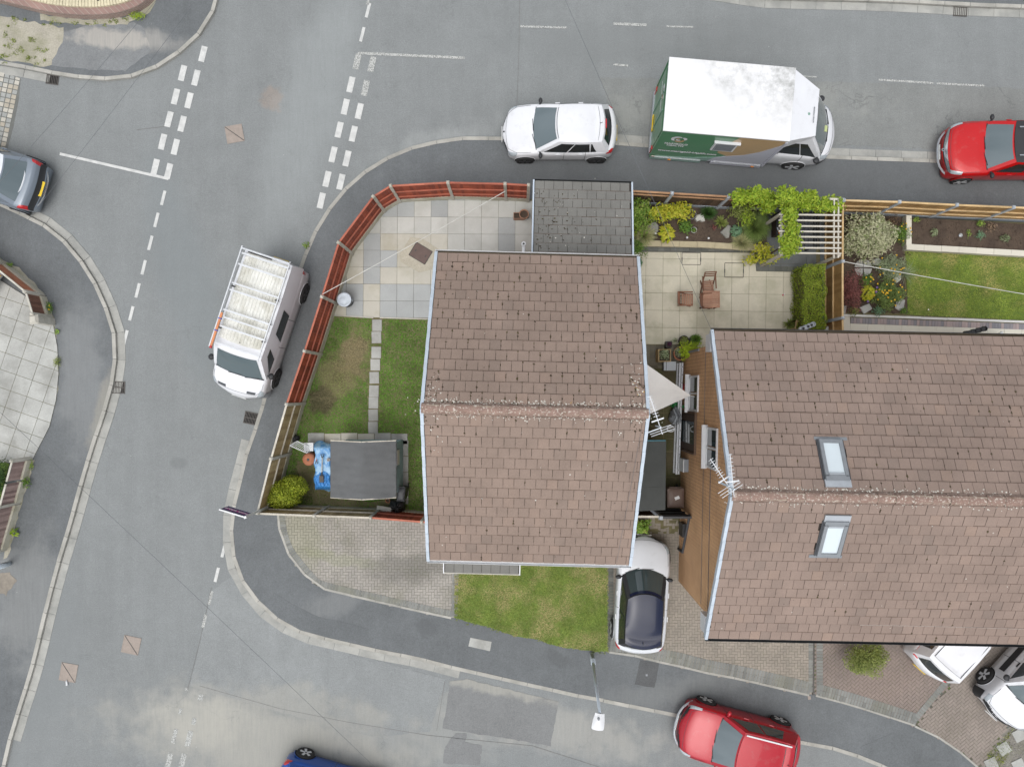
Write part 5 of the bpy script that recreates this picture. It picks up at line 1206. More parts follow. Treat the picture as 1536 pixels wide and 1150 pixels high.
nr = np.stack([rg.normal(0, .5, n), rg.normal(0, .5, n), np.ones(n)], 1); nr /= np.linalg.norm(nr, axis=1)[:, None]; tt = np.cross(nr, rg.normal(size=(n, 3))); tt /= np.linalg.norm(tt, axis=1)[:, None]; bb = np.cross(nr, tt); pp = np.stack([X, Y, Z], 1); L_ = .05 * rg.uniform(.6, 1.3, n)[:, None]
vmesh('foliage', [np.stack([pp - tt * L_ / 2, pp + bb * L_ * .28, pp + tt * L_ / 2, pp - bb * L_ * .28], 1)], g_hedge, hg)
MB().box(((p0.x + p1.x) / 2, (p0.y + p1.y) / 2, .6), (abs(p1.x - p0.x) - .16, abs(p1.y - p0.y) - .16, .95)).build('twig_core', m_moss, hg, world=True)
# vine over fence and pergola
vn = thing('climbing_vine', 'bright yellow green climbing vine sprawling over the fence and pergola', 'vine', P(1180, 330, .36)); Vs = []
for i, (x, y, rx, ry, z, n) in enumerate([(1112, 296, 15, 12, 1.9, 420), (1132, 294, 16, 13, 2.0, 480), (1150, 298, 14, 13, 1.9, 400), (1152, 312, 14, 10, 1.6, 220), (1178, 298, 18, 15, 2.3, 560), (1195, 302, 13, 13, 2.2, 360), (1212, 303, 15, 14, 2.1, 420), (1218, 294, 7, 8, 2.1, 110), (1234, 307, 15, 12, 2.1, 400), (1252, 309, 11, 13, 2.0, 320), (1184, 322, 12, 14, 2.35, 360), (1187, 345, 10, 14, 2.35, 320), (1184, 365, 17, 15, 2.3, 440), (1180, 378, 10, 9, 2.2, 150), (1171, 283, 4, 4, 2.3, 30)]):
    c = P(x, y, z); k = (HC - z) / F; Vs.append(leafcloud(int(n * 2.0), tuple(c), (rx * k * 1.12, ry * k * 1.12, .3), .105, .5, .5, seed=900 + i, asp=.45))
vmesh('foliage', Vs, g_lime, vn)
b = MB(); b.tube([P(1172, 345, .3), P(1178, 330, 1.4), P(1184, 318, 2.2)], .03, 6); b.tube([P(1165, 310, .3), P(1150, 303, 1.2), P(1120, 298, 1.8)], .022, 6); b.tube([P(1140, 388, .15), P(1160, 378, .9), P(1180, 366, 2.1)], .03, 6); b.build('stem', m_bark, vn, world=True)
# flower bed
plant('willow_shrub', 'big pale cream variegated shrub in the corner of the golden fences', 'shrub', 1303, 354, 38, 34, 1.5, g_var, .1, 5200, .16, group=GF, lobes=[(-.2, -.15, .8, .95), (.2, 0, .75, 1), (-.05, .2, .75, .9), (-.6, .3, .35, .5), (.0, -.1, .5, 1.1)], asp=.38, shell=.5, lump=.14)
plant('shrub', 'deep burgundy shrub beside the golden fence', 'shrub', 1277, 436, 14, 27, .8, g_burg, .05, 1300, .16, group=GF, asp=.4)
plant('plant', 'bright lime broad leaved plant with purple flower balls', 'plant', 1303, 439, 14, 15, .5, g_gold, .12, 170, .16, 'rosette', GF, False, (m_purple, 3, .045))
plant('bush', 'mid green bush thick with yellow daisies, below the round stepping stone', 'bush', 1332, 442, 21, 19, .5, g_dgrass, .08, 1300, .16, group=GF, asp=.3, flowers=(m_yellow, 26, .03))
plant('bush', 'silvery green bush with yellow flowers on its outer edge, by the lawn', 'bush', 1336, 402, 20, 17, .5, g_silver, .08, 900, .16, group=GF, asp=.25, flowers=(m_yellow, 14, .028))
plant('plant', 'small leafy plant with orange yellow flowers touching the white coping', 'plant', 1352, 350, 11, 13, .5, g_mid, .05, 330, .16, group=GF, flowers=(m_yellow, 9, .026))
plant('plant', 'green plant with five yellow flowers between the burgundy shrub and round stone', 'plant', 1300, 420, 9, 9, .4, g_mid, .05, 200, .16, group=GF, flowers=(m_yellow, 6, .028))
plant('plant', 'small yellow olive plant between two flat stones by the white kerb', 'plant', 1281, 466, 7, 7, .25, g_olive, .05, 90, .16, group=GF, trunk=False)
plant('plant', 'small blue green plant among the daisies, near the white kerb', 'plant', 1318, 466, 8, 7, .3, g_blue, .05, 130, .16, group=GF, trunk=False)
plant('plant', 'tiny green plant in the bottom lawn corner of the flower bed', 'plant', 1355, 467, 5, 5, .2, g_mid, .05, 60, .16, group=GF, trunk=False)
plant('shrub', 'brown twiggy low shrub above the orange flowers', 'shrub', 1338, 332, 14, 9, .4, leafmat('brown_leaf', C(112, 92, 72), C(134, 112, 84)), .05, 120, .16, group=GF)
plant('ornamental_grass', 'wispy grey green stems leaning out over the lawn edge', 'grass plant', 1362, 410, 20, 26, .5, g_silver, .008, 60, .16, 'blade', GF, trunk=False)
GS = 'small plants in the soil bed along the golden fence'
plant('plant', 'pale leaved plant nearest the bed corner', 'plant', 1402, 348, 7, 8, .25, g_silver, .07, 70, .37, 'rosette', GS, False)
plant('plant', 'pale plant ringed by white petals, farthest right in the soil bed', 'plant', 1509, 357, 9, 8, .25, g_silver, .07, 80, .37, 'rosette', GS, False)
plant('plant', 'tiny green sprout just right of the white disc light', 'plant', 1453, 350, 4, 5, .15, g_fresh, .04, 40, .37, group=GS, trunk=False)
plant('plant', 'small dark blue green cushion plant in the soil bed', 'plant', 1470, 353, 6, 6, .2, g_blue, .05, 70, .37, group=GS, trunk=False)
plant('plant', 'small fresh green tuft against the gravel board', 'plant', 1471, 335, 6, 5, .2, g_fresh, .05, 60, .37, group=GS, trunk=False)
plant('plant', 'dry brown stalky plant near the golden fence post', 'plant', 1486, 340, 8, 8, .3, leafmat('dry_leaf', C(160, 136, 110), C(186, 160, 130)), .05, 50, .37, group=GS)
plant('plant', 'low green shoots in the corner where white coping meets the fence', 'plant', 1374, 329, 6, 4, .15, g_fresh, .05, 40, .37, group=GS, trunk=False)
# other planting
plant('box_bush', 'rounded bright lime bush in the corner of the tan fence', 'bush', 430, 738, 25, 20, 1.45, g_box, .06, 5600, .12, lump=.07, lobes=[(-.12, .12, .9, 1), (.25, -.3, .75, .85)], asp=.6, shell=.36)
plant('bush', 'feathery olive green bush standing on the red brown driveway', 'bush', 1298, 986, 27, 25, 1.5, g_olive, .08, 3400, .12, lobes=[(0, 0, .95, 1), (.25, -.2, .7, .95), (-.3, .25, .6, .8)], asp=.3, shell=.45, lump=.12)
plant('bush', 'green leafy bush peeping from under the roof in front of the silver car', 'bush', 962, 789, 13, 10, .7, g_fresh, .11, 190, .12)
plant('weed', 'pale green rosette weed growing at the foot of the purple brown fence', 'weed', 20, 798, 8, 8, .2, g_lime, .12, 22, .1, 'rosette', trunk=False)
plant('weed', 'bushy weed at the upper end of the purple brown fence', 'weed', 39, 723, 7, 8, .25, g_mid, .05, 110, .1)
plant('weed', 'yellow flowered weed at the foot of the short dark brown fence', 'weed', 74, 461, 6, 8, .25, g_mid, .045, 120, .1, flowers=(m_yellow, 4, .02))
plant('weed', 'small green weed at the foot of the orange brown fence', 'weed', 15, 397, 5, 4, .15, g_fresh, .05, 50, .1, trunk=False)
plant('weed', 'tiny green weed on the edge of the old slabs', 'weed', 85, 497, 3.5, 4, .1, g_fresh, .05, 30, .1, trunk=False)
plant('weed', 'brown and green weed tuft half way down the edge of the old slabs', 'weed', 86, 543, 6, 8, .15, g_olive, .05, 70, .1, trunk=False)
plant('weed', 'green weed at the top of the purple brown fence, by its end post', 'weed', 46, 697, 4, 8, .12, g_fresh, .05, 50, .1, trunk=False)
plant('weed', 'small yellow green weed on the kerb above the ladder rack van', 'weed', 459, 368, 5, 5, .15, g_fresh, .05, 50, .08, trunk=False)
plant('bush', 'dark green bush behind the purple brown fence at the left edge', 'bush', -2, 716, 14, 28, .7, g_dark, .06, 900, .12)
plant('shrub', 'yellow green weed clump at the bend of the low brick wall', 'weed', 205, 24, 12, 6, .15, g_lime, .05, 140, .1, trunk=False)
rr = random.Random(5); b = []
for i in range(46):
    x, y = rr.choice([(rr.uniform(0, 80), rr.uniform(26, 40)), (rr.uniform(0, 70), rr.uniform(50, 100)), (rr.uniform(60, 200), rr.uniform(28, 37)), (rr.uniform(0, 60), rr.uniform(60, 90))])
    c = P(x, y, .1); b.append(leafcloud(26, (c.x, c.y, .1), (rr.uniform(.06, .22), rr.uniform(.05, .15), .05), .05, seed=500 + i))
for i in range(36):
    t_ = rr.uniform(0, 1); x, y = 682 + 225 * t_, 928 + 52 * t_ ** .9 + rr.uniform(-3, 2); c = P(x, y, .1); b.append(leafcloud(12, (c.x, c.y, .11), (.1, .05, .03), .04, seed=700 + i))
o = vmesh('ground_weeds', b, g_olive, None, False, 'stuff'); tag(o, 'low weeds and moss on the sandy verge and lawn edges')

# ------------------------------------------------------------------ garden objects
def shed():
    t = thing('garden_shed', 'pale blue wooden shed with a grey felt roof on the green lawn', 'shed', P(548, 705, .1)); z0, ze, zr = .12, 1.85, 2.1
    a, b_ = P(496, 660.5, ze), P(594, 746, ze); x0, x1, y1, y0 = a.x, b_.x, a.y, b_.y; xm = (x0 + x1) / 2; W0, W1, Y0, Y1 = x0 + .1, x1 - .06, y0 + .1, y1 - .1
    for (u0, u1, fx) in ((Y0, Y1, W1), (Y0, Y1, W0)):
        n = 14
        for i in range(n):
            h = (ze - z0) / n; MB().box((fx, (u0 + u1) / 2, z0 + h * (i + .5)), (.03 + .008 * (i % 2), u1 - u0, h * .97)).build('wall_board', m_bluewood, t, world=True)
    for fy in (Y0, Y1):
        n = 16
        for i in range(n):
            w = (W1 - W0) / n; xx = W0 + w * (i + .5); zt = ze + (zr - ze) * (1 - abs(xx - xm) / (W1 - xm)) - .04
            MB().box((xx, fy, (z0 + zt) / 2), (w * .97, .03 + .006 * (i % 2), zt - z0)).build('wall_board', m_bluewood, t, world=True)
    MB().box((W1 + .03, Y1 - .5, 1.3), (.03, .5, .45)).build('window', m_white, t, world=True)
    r = random.Random(3)
    def pt_(u, v, lift):
        x = x0 + (x1 - x0) * u; y = y0 + (y1 - y0) * v; s = abs(u - .5) * 2
        return (x, y - .03 * math.sin(u * 3.14), ze + (zr - ze) * (1 - s) + lift + .008 * math.sin(v * 46) * math.sin(u * 9 + v * 3) + .006 * math.sin(v * 17 + u * 2))
    b = MB().grid(lambda u, v: pt_(u, v, .015), 14, 60); b.grid(lambda u, v: pt_(u, v, -.02), 6, 4)
    b.build('felt_roof', m_felt, t, True, True)
    for v in (0, 1): 
        for u0, u1 in ((0, .5), (.5, 1)): MB().bar(pt_(u0, v, -.02), pt_(u1, v, -.02), .03, .07).build('barge_board', m_tan_rail, t, world=True)
    for u in (0, 1): MB().bar(pt_(u, 0, -.03), pt_(u, 1, -.03), .025, .05).build('roof_edge', m_dgrey, t, world=True)
shed()
tb = thing('tarpaulin_covered_pile', 'low pile under crumpled blue tarpaulin beside the shed', 'tarpaulin', P(484, 703, .1)); a, b_ = P(468, 664, .85), P(500, 737, .85); r = random.Random(7)
def tf(u, v):
    x = a.x + (b_.x - a.x) * u; y = b_.y + (a.y - b_.y) * v; ed = min(1, 6 * min(u + .04, 1.02 - u), 8 * min(v + .02, 1 - v + .02)); n = math.sin(u * 17 + v * 5) * math.sin(v * 13 + u * 9)
    return (x + .03 * math.sin(v * 19), y + .05 * math.sin(u * 7) * (1 if v in (0, 1) else .1), .12 + (.72 + .012 * n) * ed ** .4 + (.02 * math.sin(u * 40) if v < .38 else 0) * ed)
MB().grid(tf, 30, 44).build('tarpaulin', m_tarp, tb, True, True)
def tf2(u, v): x, y, z = tf(u * .92 + .06, v * .42 + .01); q = 1 if 0 < u < 1 and 0 < v < 1 else 0; return (x, y, z + .03 * q + .018 * math.sin(u * 34 + v * 8) * (1 - v) * q - .02 * (1 - q)) if v < 1 - .35 * abs(u - .5) * 2 else (x, y, z - .03)
MB().grid(tf2, 40, 24).build('dark_fold', m_tarp_d, tb, True, True)
sp_ = thing('spade', 'spade with a black handle lying on the blue tarpaulin', 'spade', P(483, 704, .9)); z = .93
MB().tube([P(483.5, 686, z), P(482.5, 712, z)], .018, 8).build('shaft', m_tan_rail, sp_, world=True)
MB().tube([P(483.4, 687, z), P(481.2, 681, z), P(486.4, 681, z), P(483.4, 687, z)], .016, 7).build('handle', m_black, sp_, world=True)
c = P(482.3, 718, z); MB().box(tuple(c), (.15, .24, .02), .05, top=.92).build('blade', m_iron, sp_, world=True); MB().tube([P(482.8, 708, z), P(482.4, 714, z + .01)], .024, 8, r2=.03).build('socket', m_dgrey, sp_, world=True)
pr_ = thing('pliers', 'open pliers on the blue tarpaulin left of the spade', 'pliers', P(474.5, 692, .9))
b = MB(); b.tube([P(474.4, 690, .9), P(472.8, 695.5, .9)], .012, 6).tube([P(474.8, 690, .9), P(476.4, 695.5, .9)], .012, 6); b.build('handles', m_dgrey, pr_, world=True); MB().tube([P(474.6, 691, .9), P(474.7, 688, .9)], .014, 6, r2=.006).build('jaws', m_red, pr_, world=True)
ttt = thing('tape_roll', 'small roll of brown tape on the blue tarpaulin beside the shed roof', 'tape roll', P(493, 689, .88)); MB().lathe([(.03, 0), (.06, 0), (.06, .05), (.03, .05), (.03, 0)], n=16).build('tape', m_cover, ttt); MB().lathe([(.024, .001), (.029, .001), (.029, .052), (.024, .052), (.024, .001)], n=16).build('core', m_white, ttt)
def disc(name, label, cat, px, py, rp, z0, h, mat, hole=None):
    c = P(px, py, z0 + h); r_ = rp * (HC - z0 - h) / F; t = thing(name, label, cat, (c.x, c.y, z0)); return t, r_
t, r_ = disc('parasol_base', 'round terracotta coloured parasol base touching the tarpaulin pile', 'parasol base', 462, 689, 9.5, .12, .5, m_terra)
MB().lathe([(r_ * .95, 0), (r_, .04), (r_, .42), (r_ * .9, .47), (.07, .5), (.05, .5), (.045, .44)], n=28).build('base', m_terra, t, True); MB().lathe([(.045, .43), (.045, .502)], n=14).build('socket', m_black, t)
t = thing('wire_rack', 'white barred rack leaning between the tan fence and the terracotta parasol base', 'rack', P(452, 668, .12)); q = [P(440, 661, 1.05), P(450, 654.5, .95), P(466, 670, .7), P(459, 678.5, .8)]
q = [P(434.5, 668, 1.1), P(446, 661.5, 1.0), P(467, 671, .75), P(460, 679, .85)]
b = MB()
for i in range(4): b.tube([q[i], q[(i + 1) % 4]], .018, 6)
b.build('frame', m_white, t, world=True); bb_ = MB()
for i in range(1, 9): 
    f = i / 9; MB().tube([q[0].lerp(q[3], f), q[1].lerp(q[2], f)], .011, 5).build('bar', m_white, t, world=True)
for i in (0, 3, 2): MB().tube([q[i], (q[i].x + .03, q[i].y, .12)], .014, 5).build('leg', m_white, t, world=True)
t = thing('white_crate', 'small white slotted crate at the corner of the tarpaulin pile', 'crate', P(471, 668, .12)); MB().box((0, 0, .33), (.3, .26, .65), top=1.06).build('body', m_white, t); 
for i in range(3): MB().box((0, -.07 + i * .07, .665), (.26, .03, .012)).build('slat', m_lgrey, t)
t = thing('black_bag', 'crumpled black bag at the foot of the tan fence by the white rack', 'bag', P(444, 657, .12)); c = Vector((0, 0, 0))
def blobm(rx, ry, rz, seed, n=16):
    rr_ = random.Random(seed); ph = [rr_.uniform(0, 6.3) for _ in range(6)]
    def f(u, v):
        th, fi = u * 2 * math.pi, v * math.pi * .98 + .02; k = 1 + .16 * math.sin(3 * th + ph[0]) * math.sin(2 * fi + ph[1]) + .12 * math.sin(7 * th + ph[2]) * math.sin(fi * 3) + .07 * math.sin(11 * th + ph[3] + fi * 5)
        return (rx * math.sin(fi) * math.cos(th) * k, ry * math.sin(fi) * math.sin(th) * k, max(0, rz * (1 + math.cos(fi) * k)))
    return MB().grid(f, n * 2, n)
blobm(.17, .13, .14, 2).build('bag_body', m_black, t, True); MB().tube([(0, 0, .24), (.03, .02, .33)], .03, 7, r2=.045).build('knot', m_black, t)
t = thing('rubbish_bag', 'shiny black rubbish bag between the shed corner and the red fence panel', 'bag', P(599, 757, .12)); blobm(.26, .27, .33, 9, 20).build('bag_body', m_black, t, True); MB().tube([(0, 0, .58), (.04, -.03, .72)], .04, 8, r2=.06).build('knot', m_black, t)
def wheelie(name, label, px, py, z, mat, w, d, ang=0, hi=1.05):
    c = P(px, py, hi); t = thing(name, label, 'bin', (c.x, c.y, .12), ang)
    MB().box((0, 0, hi * .47), (w * .82, d * .82, hi * .86), top=1.18).build('body', mat, t)
    b = MB().grid(lambda u, v: ((u - .5) * w, (v - .5) * d, hi - .06 + .05 * (1 - (2 * u - 1) ** 4) * (1 - (2 * v - 1) ** 4)), 12, 12); b.box((0, 0, hi - .09), (w, d, .05)); b.build('lid', mat, t, False)
    MB().box((.0, 0, hi + .0), (w * .42, d * .42, .02)).build('lid_panel', mat, t)
    for s in (-1, 1): MB().tube([(s * w * .38, d * .42, .1), (s * w * .46, d * .42, .1)], .1, 12).build('wheel', m_black, t)
    MB().tube([(-w * .4, d * .56, hi - .05), (w * .4, d * .56, hi - .05)], .017, 6).build('handle', mat, t); return t
wb = wheelie('wheelie_bin', 'brown wheelie bin standing behind the black side gate', 1013, 746.5, .12, m_brownp, .56, .64); MB().box((.03, .02, 1.07), (.16, .1, .01), .4).build('number_sticker', m_white, wb)
wheelie('wheelie_bin', 'dark grey wheelie bin tucked against the blue shed corner', 602, 741, .12, m_dgrey, .26, .46, -.1, .95)
t = thing('loose_board', 'pale flat board lying behind the red fence panel', 'board', P(580, 760, .12), -.15); MB().box((0, 0, .5), (.5, .2, .03)).box((.24, 0, .25), (.03, .2, .5)).build('board_panel', m_slab_white, t); MB().box((0, .09, .52), (.48, .02, .02)).build('board_edge', m_post, t)
t = thing('flower_pot', 'small orange pot lying behind the shed', 'pot', P(583, 749.5, .12), .6); MB().lathe([(.05, 0), (.075, .14), (.085, .14), (.085, .17), (.07, .17), (.06, .03)], n=16).build('pot_body', m_terra, t, True); MB().lathe([(.001, .13), (.07, .135)], n=12).build('soil', m_soil, t)
t = thing('dustbin', 'round galvanised dustbin lid down beside the red fence post on the pale patio', 'dustbin', (P(517.5, 450, .6).x, P(517.5, 450, .6).y, .15)); MB().lathe([(.19, 0), (.235, .55), (.23, .56)], n=28).build('body', m_dgrey, t, True); MB().lathe([(.245, .55), (.25, .58), (.2, .6), (.19, .585), (.1, .6), (.01, .61)], n=28).build('lid', m_galv, t, True)
for s in (-1, 1): MB().tube([(s * .24, -.05, .42), (s * .27, 0, .45), (s * .24, .05, .42)], .008, 5).build('handle', m_galv, t)
t = thing('wooden_trough', 'brown wooden trough beside the round pot at the extension wall', 'trough', P(778, 326, .14)); 
for s in (-1, 1): MB().box((0, s * .1, .12), (.36, .02, .24)).build('side_board', m_teak, t); MB().box((s * .17, 0, .12), (.02, .18, .24)).build('end_board', m_teak, t)
MB().box((0, 0, .1), (.32, .18, .2)).build('soil', m_soil, t)
t = thing('flower_pot', 'round terracotta pot against the grey roofed extension', 'pot', (P(786, 322, .5).x, P(786, 322, .5).y, .15)); MB().lathe([(.1, 0), (.15, .38), (.17, .38), (.17, .44), (.14, .44), (.12, .1)], n=24).build('pot_body', m_teak, t, True); MB().lathe([(.001, .38), (.14, .385)], n=16).build('soil', m_soil, t)
# ropes and cables
def cable(name, label, a, b_, r, mat, sag=.15, cat='cable', n=24, group=None):
    a, b_ = Vector(a), Vector(b_); pts = [a.lerp(b_, i / n) - Vector((0, 0, sag * 4 * (i / n) * (1 - i / n))) for i in range(n + 1)]
    tag(MB().tube(pts, r, 5).build(name, mat, origin=tuple(a)), label, cat, group)
cable('washing_line', 'white washing line strung across the pale slab patio', P(484, 441, 2.1), P(757.5, 287, 2.1), .011, m_rope, .1, 'washing line')
cable('washing_line', 'white cord crossing the flower bed and yellow green lawn', P(1264, 392, 1.85), P(1620, 455, 2.2), .012, m_rope, .1, 'washing line')
cable('overhead_cable', 'thin dark cable running from the top edge down to the patio by the large roof', P(840, -18, 7.6), P(1069, 499, 5.2), .005, m_wire, .05)
cable('overhead_cable', 'dark cable crossing the side road mouth, the one nearer the cobbled strip', P(260, -30, 7), P(-20, 295, 7), .0042, m_wire, .05)
cable('overhead_cable', 'dark cable crossing the side road mouth, passing over the painted T line', P(330, -48, 7), P(30, 345, 7), .0042, m_wire, .05)
cable('overhead_cable', 'long dark cable running diagonally down the lower left road', P(-30, 590, 7), P(620, 1205, 7), .0042, m_wire, .05)
cable('roof_cable', 'slack pale cable lying across the lower right of the large roof', P(1290, 937, 5.55), P(1560, 944, 5.7), .006, M('grey_cord', C(186, 176, 168), .8), .05, 'cable')
cable('roof_cable', 'thin dark cable running down the right side of the smaller roof', P(962, 645, 7.0), P(925, 843, 5.25), .004, m_wire, .0, 'cable')

# planters by the passage
def pot(label, px, py, rp, h, mat, top=None, z0=.14, sq=False, cat='pot', name='flower_pot'):
    c = P(px, py, z0 + h); r_ = rp * (HC - z0 - h) / F; t = thing(name, label, cat, (c.x, c.y, z0))
    if sq:
        for s in (-1, 1): MB().box((0, s * r_ * .93, h / 2), (r_ * 2, r_ * .14, h)).build('side_board', mat, t); MB().box((s * r_ * .93, 0, h / 2), (r_ * .14, r_ * 1.72, h)).build('end_board', mat, t)
        MB().box((0, 0, h * .44), (r_ * 1.7, r_ * 1.7, h * .86)).build('soil', m_soil, t)
    else:
        MB().lathe([(r_ * .7, 0), (r_ * .93, h * .8), (r_, h * .8), (r_, h), (r_ * .88, h), (r_ * .8, h * .3)], n=26).build('pot_body', mat, t, True); MB().lathe([(.001, h * .86), (r_ * .87, h * .87)], n=18).build('soil', m_soil, t)
    return t
pot('square old wooden planter of leafy seedlings in the passage', 997, 533, 9.5, .5, m_tan_wood, sq=True, name='wooden_planter', cat='planter')
plant('plant', 'pale green seedlings in the square wooden planter', 'plant', 997, 532, 7, 7, .15, g_silver, .06, 90, .6, trunk=False)
pot('small square dark pot with a purple plant', 1004, 516.5, 4.5, .3, m_dgrey, sq=True, name='square_pot')
plant('plant', 'purple leaved plant in the small square dark pot', 'plant', 1004, 516, 3, 3, .12, leafmat('purple_leaf', C(110, 60, 96), C(84, 50, 80)), .05, 30, .42, trunk=False)
pot('round black pot of brownish foliage, left of the grassy pot', 1026, 511, 8, .35, m_black)
plant('plant', 'brown and pale green foliage in the left round black pot', 'plant', 1026, 511, 6, 6, .2, g_olive, .05, 130, .46, trunk=False)
pot('round black pot of bright grass next to the patio edge', 1042, 510, 8, .35, m_black)
plant('ornamental_grass', 'tuft of bright green grass spilling from the right round black pot', 'grass plant', 1045, 509, 10, 9, .35, g_mid, .012, 300, .46, 'blade', trunk=False)
pot('large terracotta bowl beneath the lime fern', 1021, 530, 10.5, .45, m_terra)
plant('plant', 'small dark and white leaved plant in the large terracotta bowl', 'plant', 1018, 528, 6, 6, .15, g_silver, .06, 60, .58, trunk=False)
plant('fern', 'arching lime green fern leaning from the terracotta bowl toward the brick wall', 'fern', 1035, 526, 15, 12, .5, leafmat('lime_fern', C(176, 206, 40), C(200, 222, 64)), .07, 620, .6, asp=.3)
plant('plant', 'thin grey green sprigs beside the small square dark pot', 'plant', 1012, 511, 5, 5, .3, g_silver, .04, 50, .15)
t = thing('storage_box', 'light grey plastic storage box below the wooden planter', 'box', P(1001, 549.5, .13)); MB().box((0, 0, .2), (.36, .28, .4), top=1.05).build('box_body', m_grey, t); MB().box((0, 0, .42), (.42, .31, .04)).build('lid', m_lgrey, t); MB().box((-.13, 0, .445), (.02, .3, .01)).build('lid_groove', m_dgrey, t)
t = thing('ladder', 'long aluminium ladder lying on its edge along the orange brick wall', 'ladder', (P(1019, 626, .12).x, P(1019, 626, .12).y, .12)); qa, qb = P(1022.5, 544, .6), P(1016.5, 711, .6)
for dx in (-.05, .03): MB().bar((qa.x + dx, qa.y, .58), (qb.x + dx, qb.y, .58), .055, .06).build('stile', m_alu, t, world=True); MB().bar((qa.x + dx, qa.y, .2), (qb.x + dx, qb.y, .2), .055, .06).build('stile', m_alu, t, world=True)
for i in range(14):
    f = (i + .5) / 14; y = qa.y + (qb.y - qa.y) * f; x = qa.x + (qb.x - qa.x) * f
    MB().tube([(x - .01, y, .22), (x - .01, y, .56)], .016, 6).build('rung', m_alu, t, world=True); MB().box((x + .03, y, .612), (.03, .03, .006)).build('rung_end', m_black, t, world=True)
for f in (.12, .9): y = qa.y + (qb.y - qa.y) * f; MB().box((qa.x + (qb.x - qa.x) * f, y, .1), (.16, .06, .2)).build('foot', m_black, t, world=True)
t = thing('shade_sail', 'off white triangular shade sail stretched between the houses', 'sail', P(990, 590, 2.4)); A, B_, C_ = P(968, 545, 2.75), P(1036, 593, 2.35), P(974, 621, 2.75)
def sf(u, v):
    p = A.lerp(C_, v).lerp(B_, u); cc = 4 * u * (1 - u) * .05; d = (A + B_ + C_) / 3 - p; e = min(u + .0001, v + .0001, 1 - v) if u < .98 else 0
    p.z -= .12 * (u + .15) * (1 - u) * 4 * v * (1 - v) + .018 * math.sin(v * 15 + u * 5) * (1 - u) * math.sin(math.pi * v); return p
MB().grid(sf, 24, 24).build('sail_cloth', m_sail, t, True, True)
for a_, b__ in ((A, P(962, 540, 2.9)), (B_, P(1042, 595, 2.4)), (C_, P(968, 626, 2.9))): MB().tube([a_, b__], .008, 5).build('tie_rope', m_rope, t, world=True)
t = thing('plastic_toy_car', 'small red plastic ride on toy beside the ladder', 'toy', P(1026, 582, .13)); MB().box((0, 0, .2), (.22, .34, .16), top=.8).build('toy_body', m_red, t); MB().box((0, .1, .34), (.18, .05, .12)).build('backrest', m_red, t)
for sx in (-1, 1):
    for sy in (-1, 1): MB().tube([(sx * .1, sy * .12, .08), (sx * .14, sy * .12, .08)], .075, 10).build('wheel', m_grey, t)
t = thing('watering_can', 'green plastic watering can under the point of the sail', 'watering can', P(1011, 608, .13)); MB().lathe([(.1, 0), (.12, .22), (.09, .3), (.06, .31)], n=18).build('can_body', m_green, t, True); MB().tube([(.1, 0, .08), (.24, -.03, .34)], .02, 7, r2=.014).build('spout', m_green, t); MB().lathe([(.04, 0), (.05, .03)], (.25, -.03, .33), 10).build('rose', m_green, t); MB().tube([(-.11, 0, .1), (-.2, 0, .24), (-.08, 0, .38), (.04, 0, .32)], .013, 6).build('handle', m_green, t)
t = thing('bicycle_under_cover', 'silver crumpled cover over a small frame beside the ladder', 'cover', P(1010, 624, .13)); blobm(.2, .3, .3, 17, 22).build('cover_sheet', m_grey, t, True); MB().box((.02, .02, .3), (.62, .74, .55)).build('dark_base', m_black, t) if False else None
MB().tube([(-.16 + .13 * math.cos(a / 12 * 6.283), -.42 + .1 * math.sin(a / 12 * 6.283), .35) for a in range(13)], .022, 6).build('rim', m_white, t)
MB().tube([(.0, .3, .5), (.1, 0, .68), (.05, -.25, .55)], .03, 7).build('fold', m_grey, t); MB().tube([(-.1, .25, .5), (-.02, 0, .68), (-.1, -.25, .5)], .03, 7).build('fold', m_lgrey, t)
# lean-to store and side gate
t = thing('lean_to_store', 'dark felt roofed blue store against the middle house', 'shed', P(978, 715, .1)); a, b_ = P(958, 662, 2.15), P(998, 766, 2.15)
X0, X1, Y1, Y0 = 3.35, b_.x, a.y, b_.y
MB().add([(X0, Y0, 2.3), (X1, Y0 + .03, 2.1), (X1 + .03, Y1, 2.1), (X0, Y1, 2.3), (X0, Y0, 2.34), (X1, Y0 + .03, 2.14), (X1 + .03, Y1, 2.14), (X0, Y1, 2.34)], [(3, 2, 1, 0), (4, 5, 6, 7), (0, 1, 5, 4), (1, 2, 6, 5), (2, 3, 7, 6), (3, 0, 4, 7)]).build('felt_roof', m_felt_d, t, world=True)
for k_ in (1, 2): MB().bar((X0, Y0 + (Y1 - Y0) * k_ / 3, 2.345 ), (X1, Y0 + (Y1 - Y0) * k_ / 3, 2.145), .05, .008).build('felt_lap', m_felt_d, t, world=True)
for i in range(12): y = Y0 + .1 + (Y1 - Y0 - .2) * (i + .5) / 12; MB().box((X1 - .1, y, 1.1), (.03 + .008 * (i % 2), (Y1 - Y0 - .2) / 12 * .97, 1.95)).build('wall_board', m_bluewood, t, world=True)
MB().bar((X0, Y1 + .03, 2.27), (X1, Y1 + .03, 2.08), .04, .16).build('fascia', M('teal_fascia', C(84, 136, 150), .6), t, world=True)
MB().box(((X0 + X1) / 2, Y0 + .1, 1.1), (X1 - X0 - .2, .04, 1.95)).build('end_wall', m_dark_wood, t, world=True)
t = thing('side_gate', 'black boarded side gate between the store and the orange brick wall', 'gate', P(1015, 768, .1)); y = P(1000, 775.5, 1.8).y
for i in range(9): x = 4.72 + i * .105; MB().box((x, y, .98), (.1, .03, 1.64)).build('gate_board', m_black, t, world=True)
for z_ in (.4, 1.0, 1.6): MB().box((5.14, y + .035, z_), (.95, .04, .1)).build('rail', m_black, t, world=True)
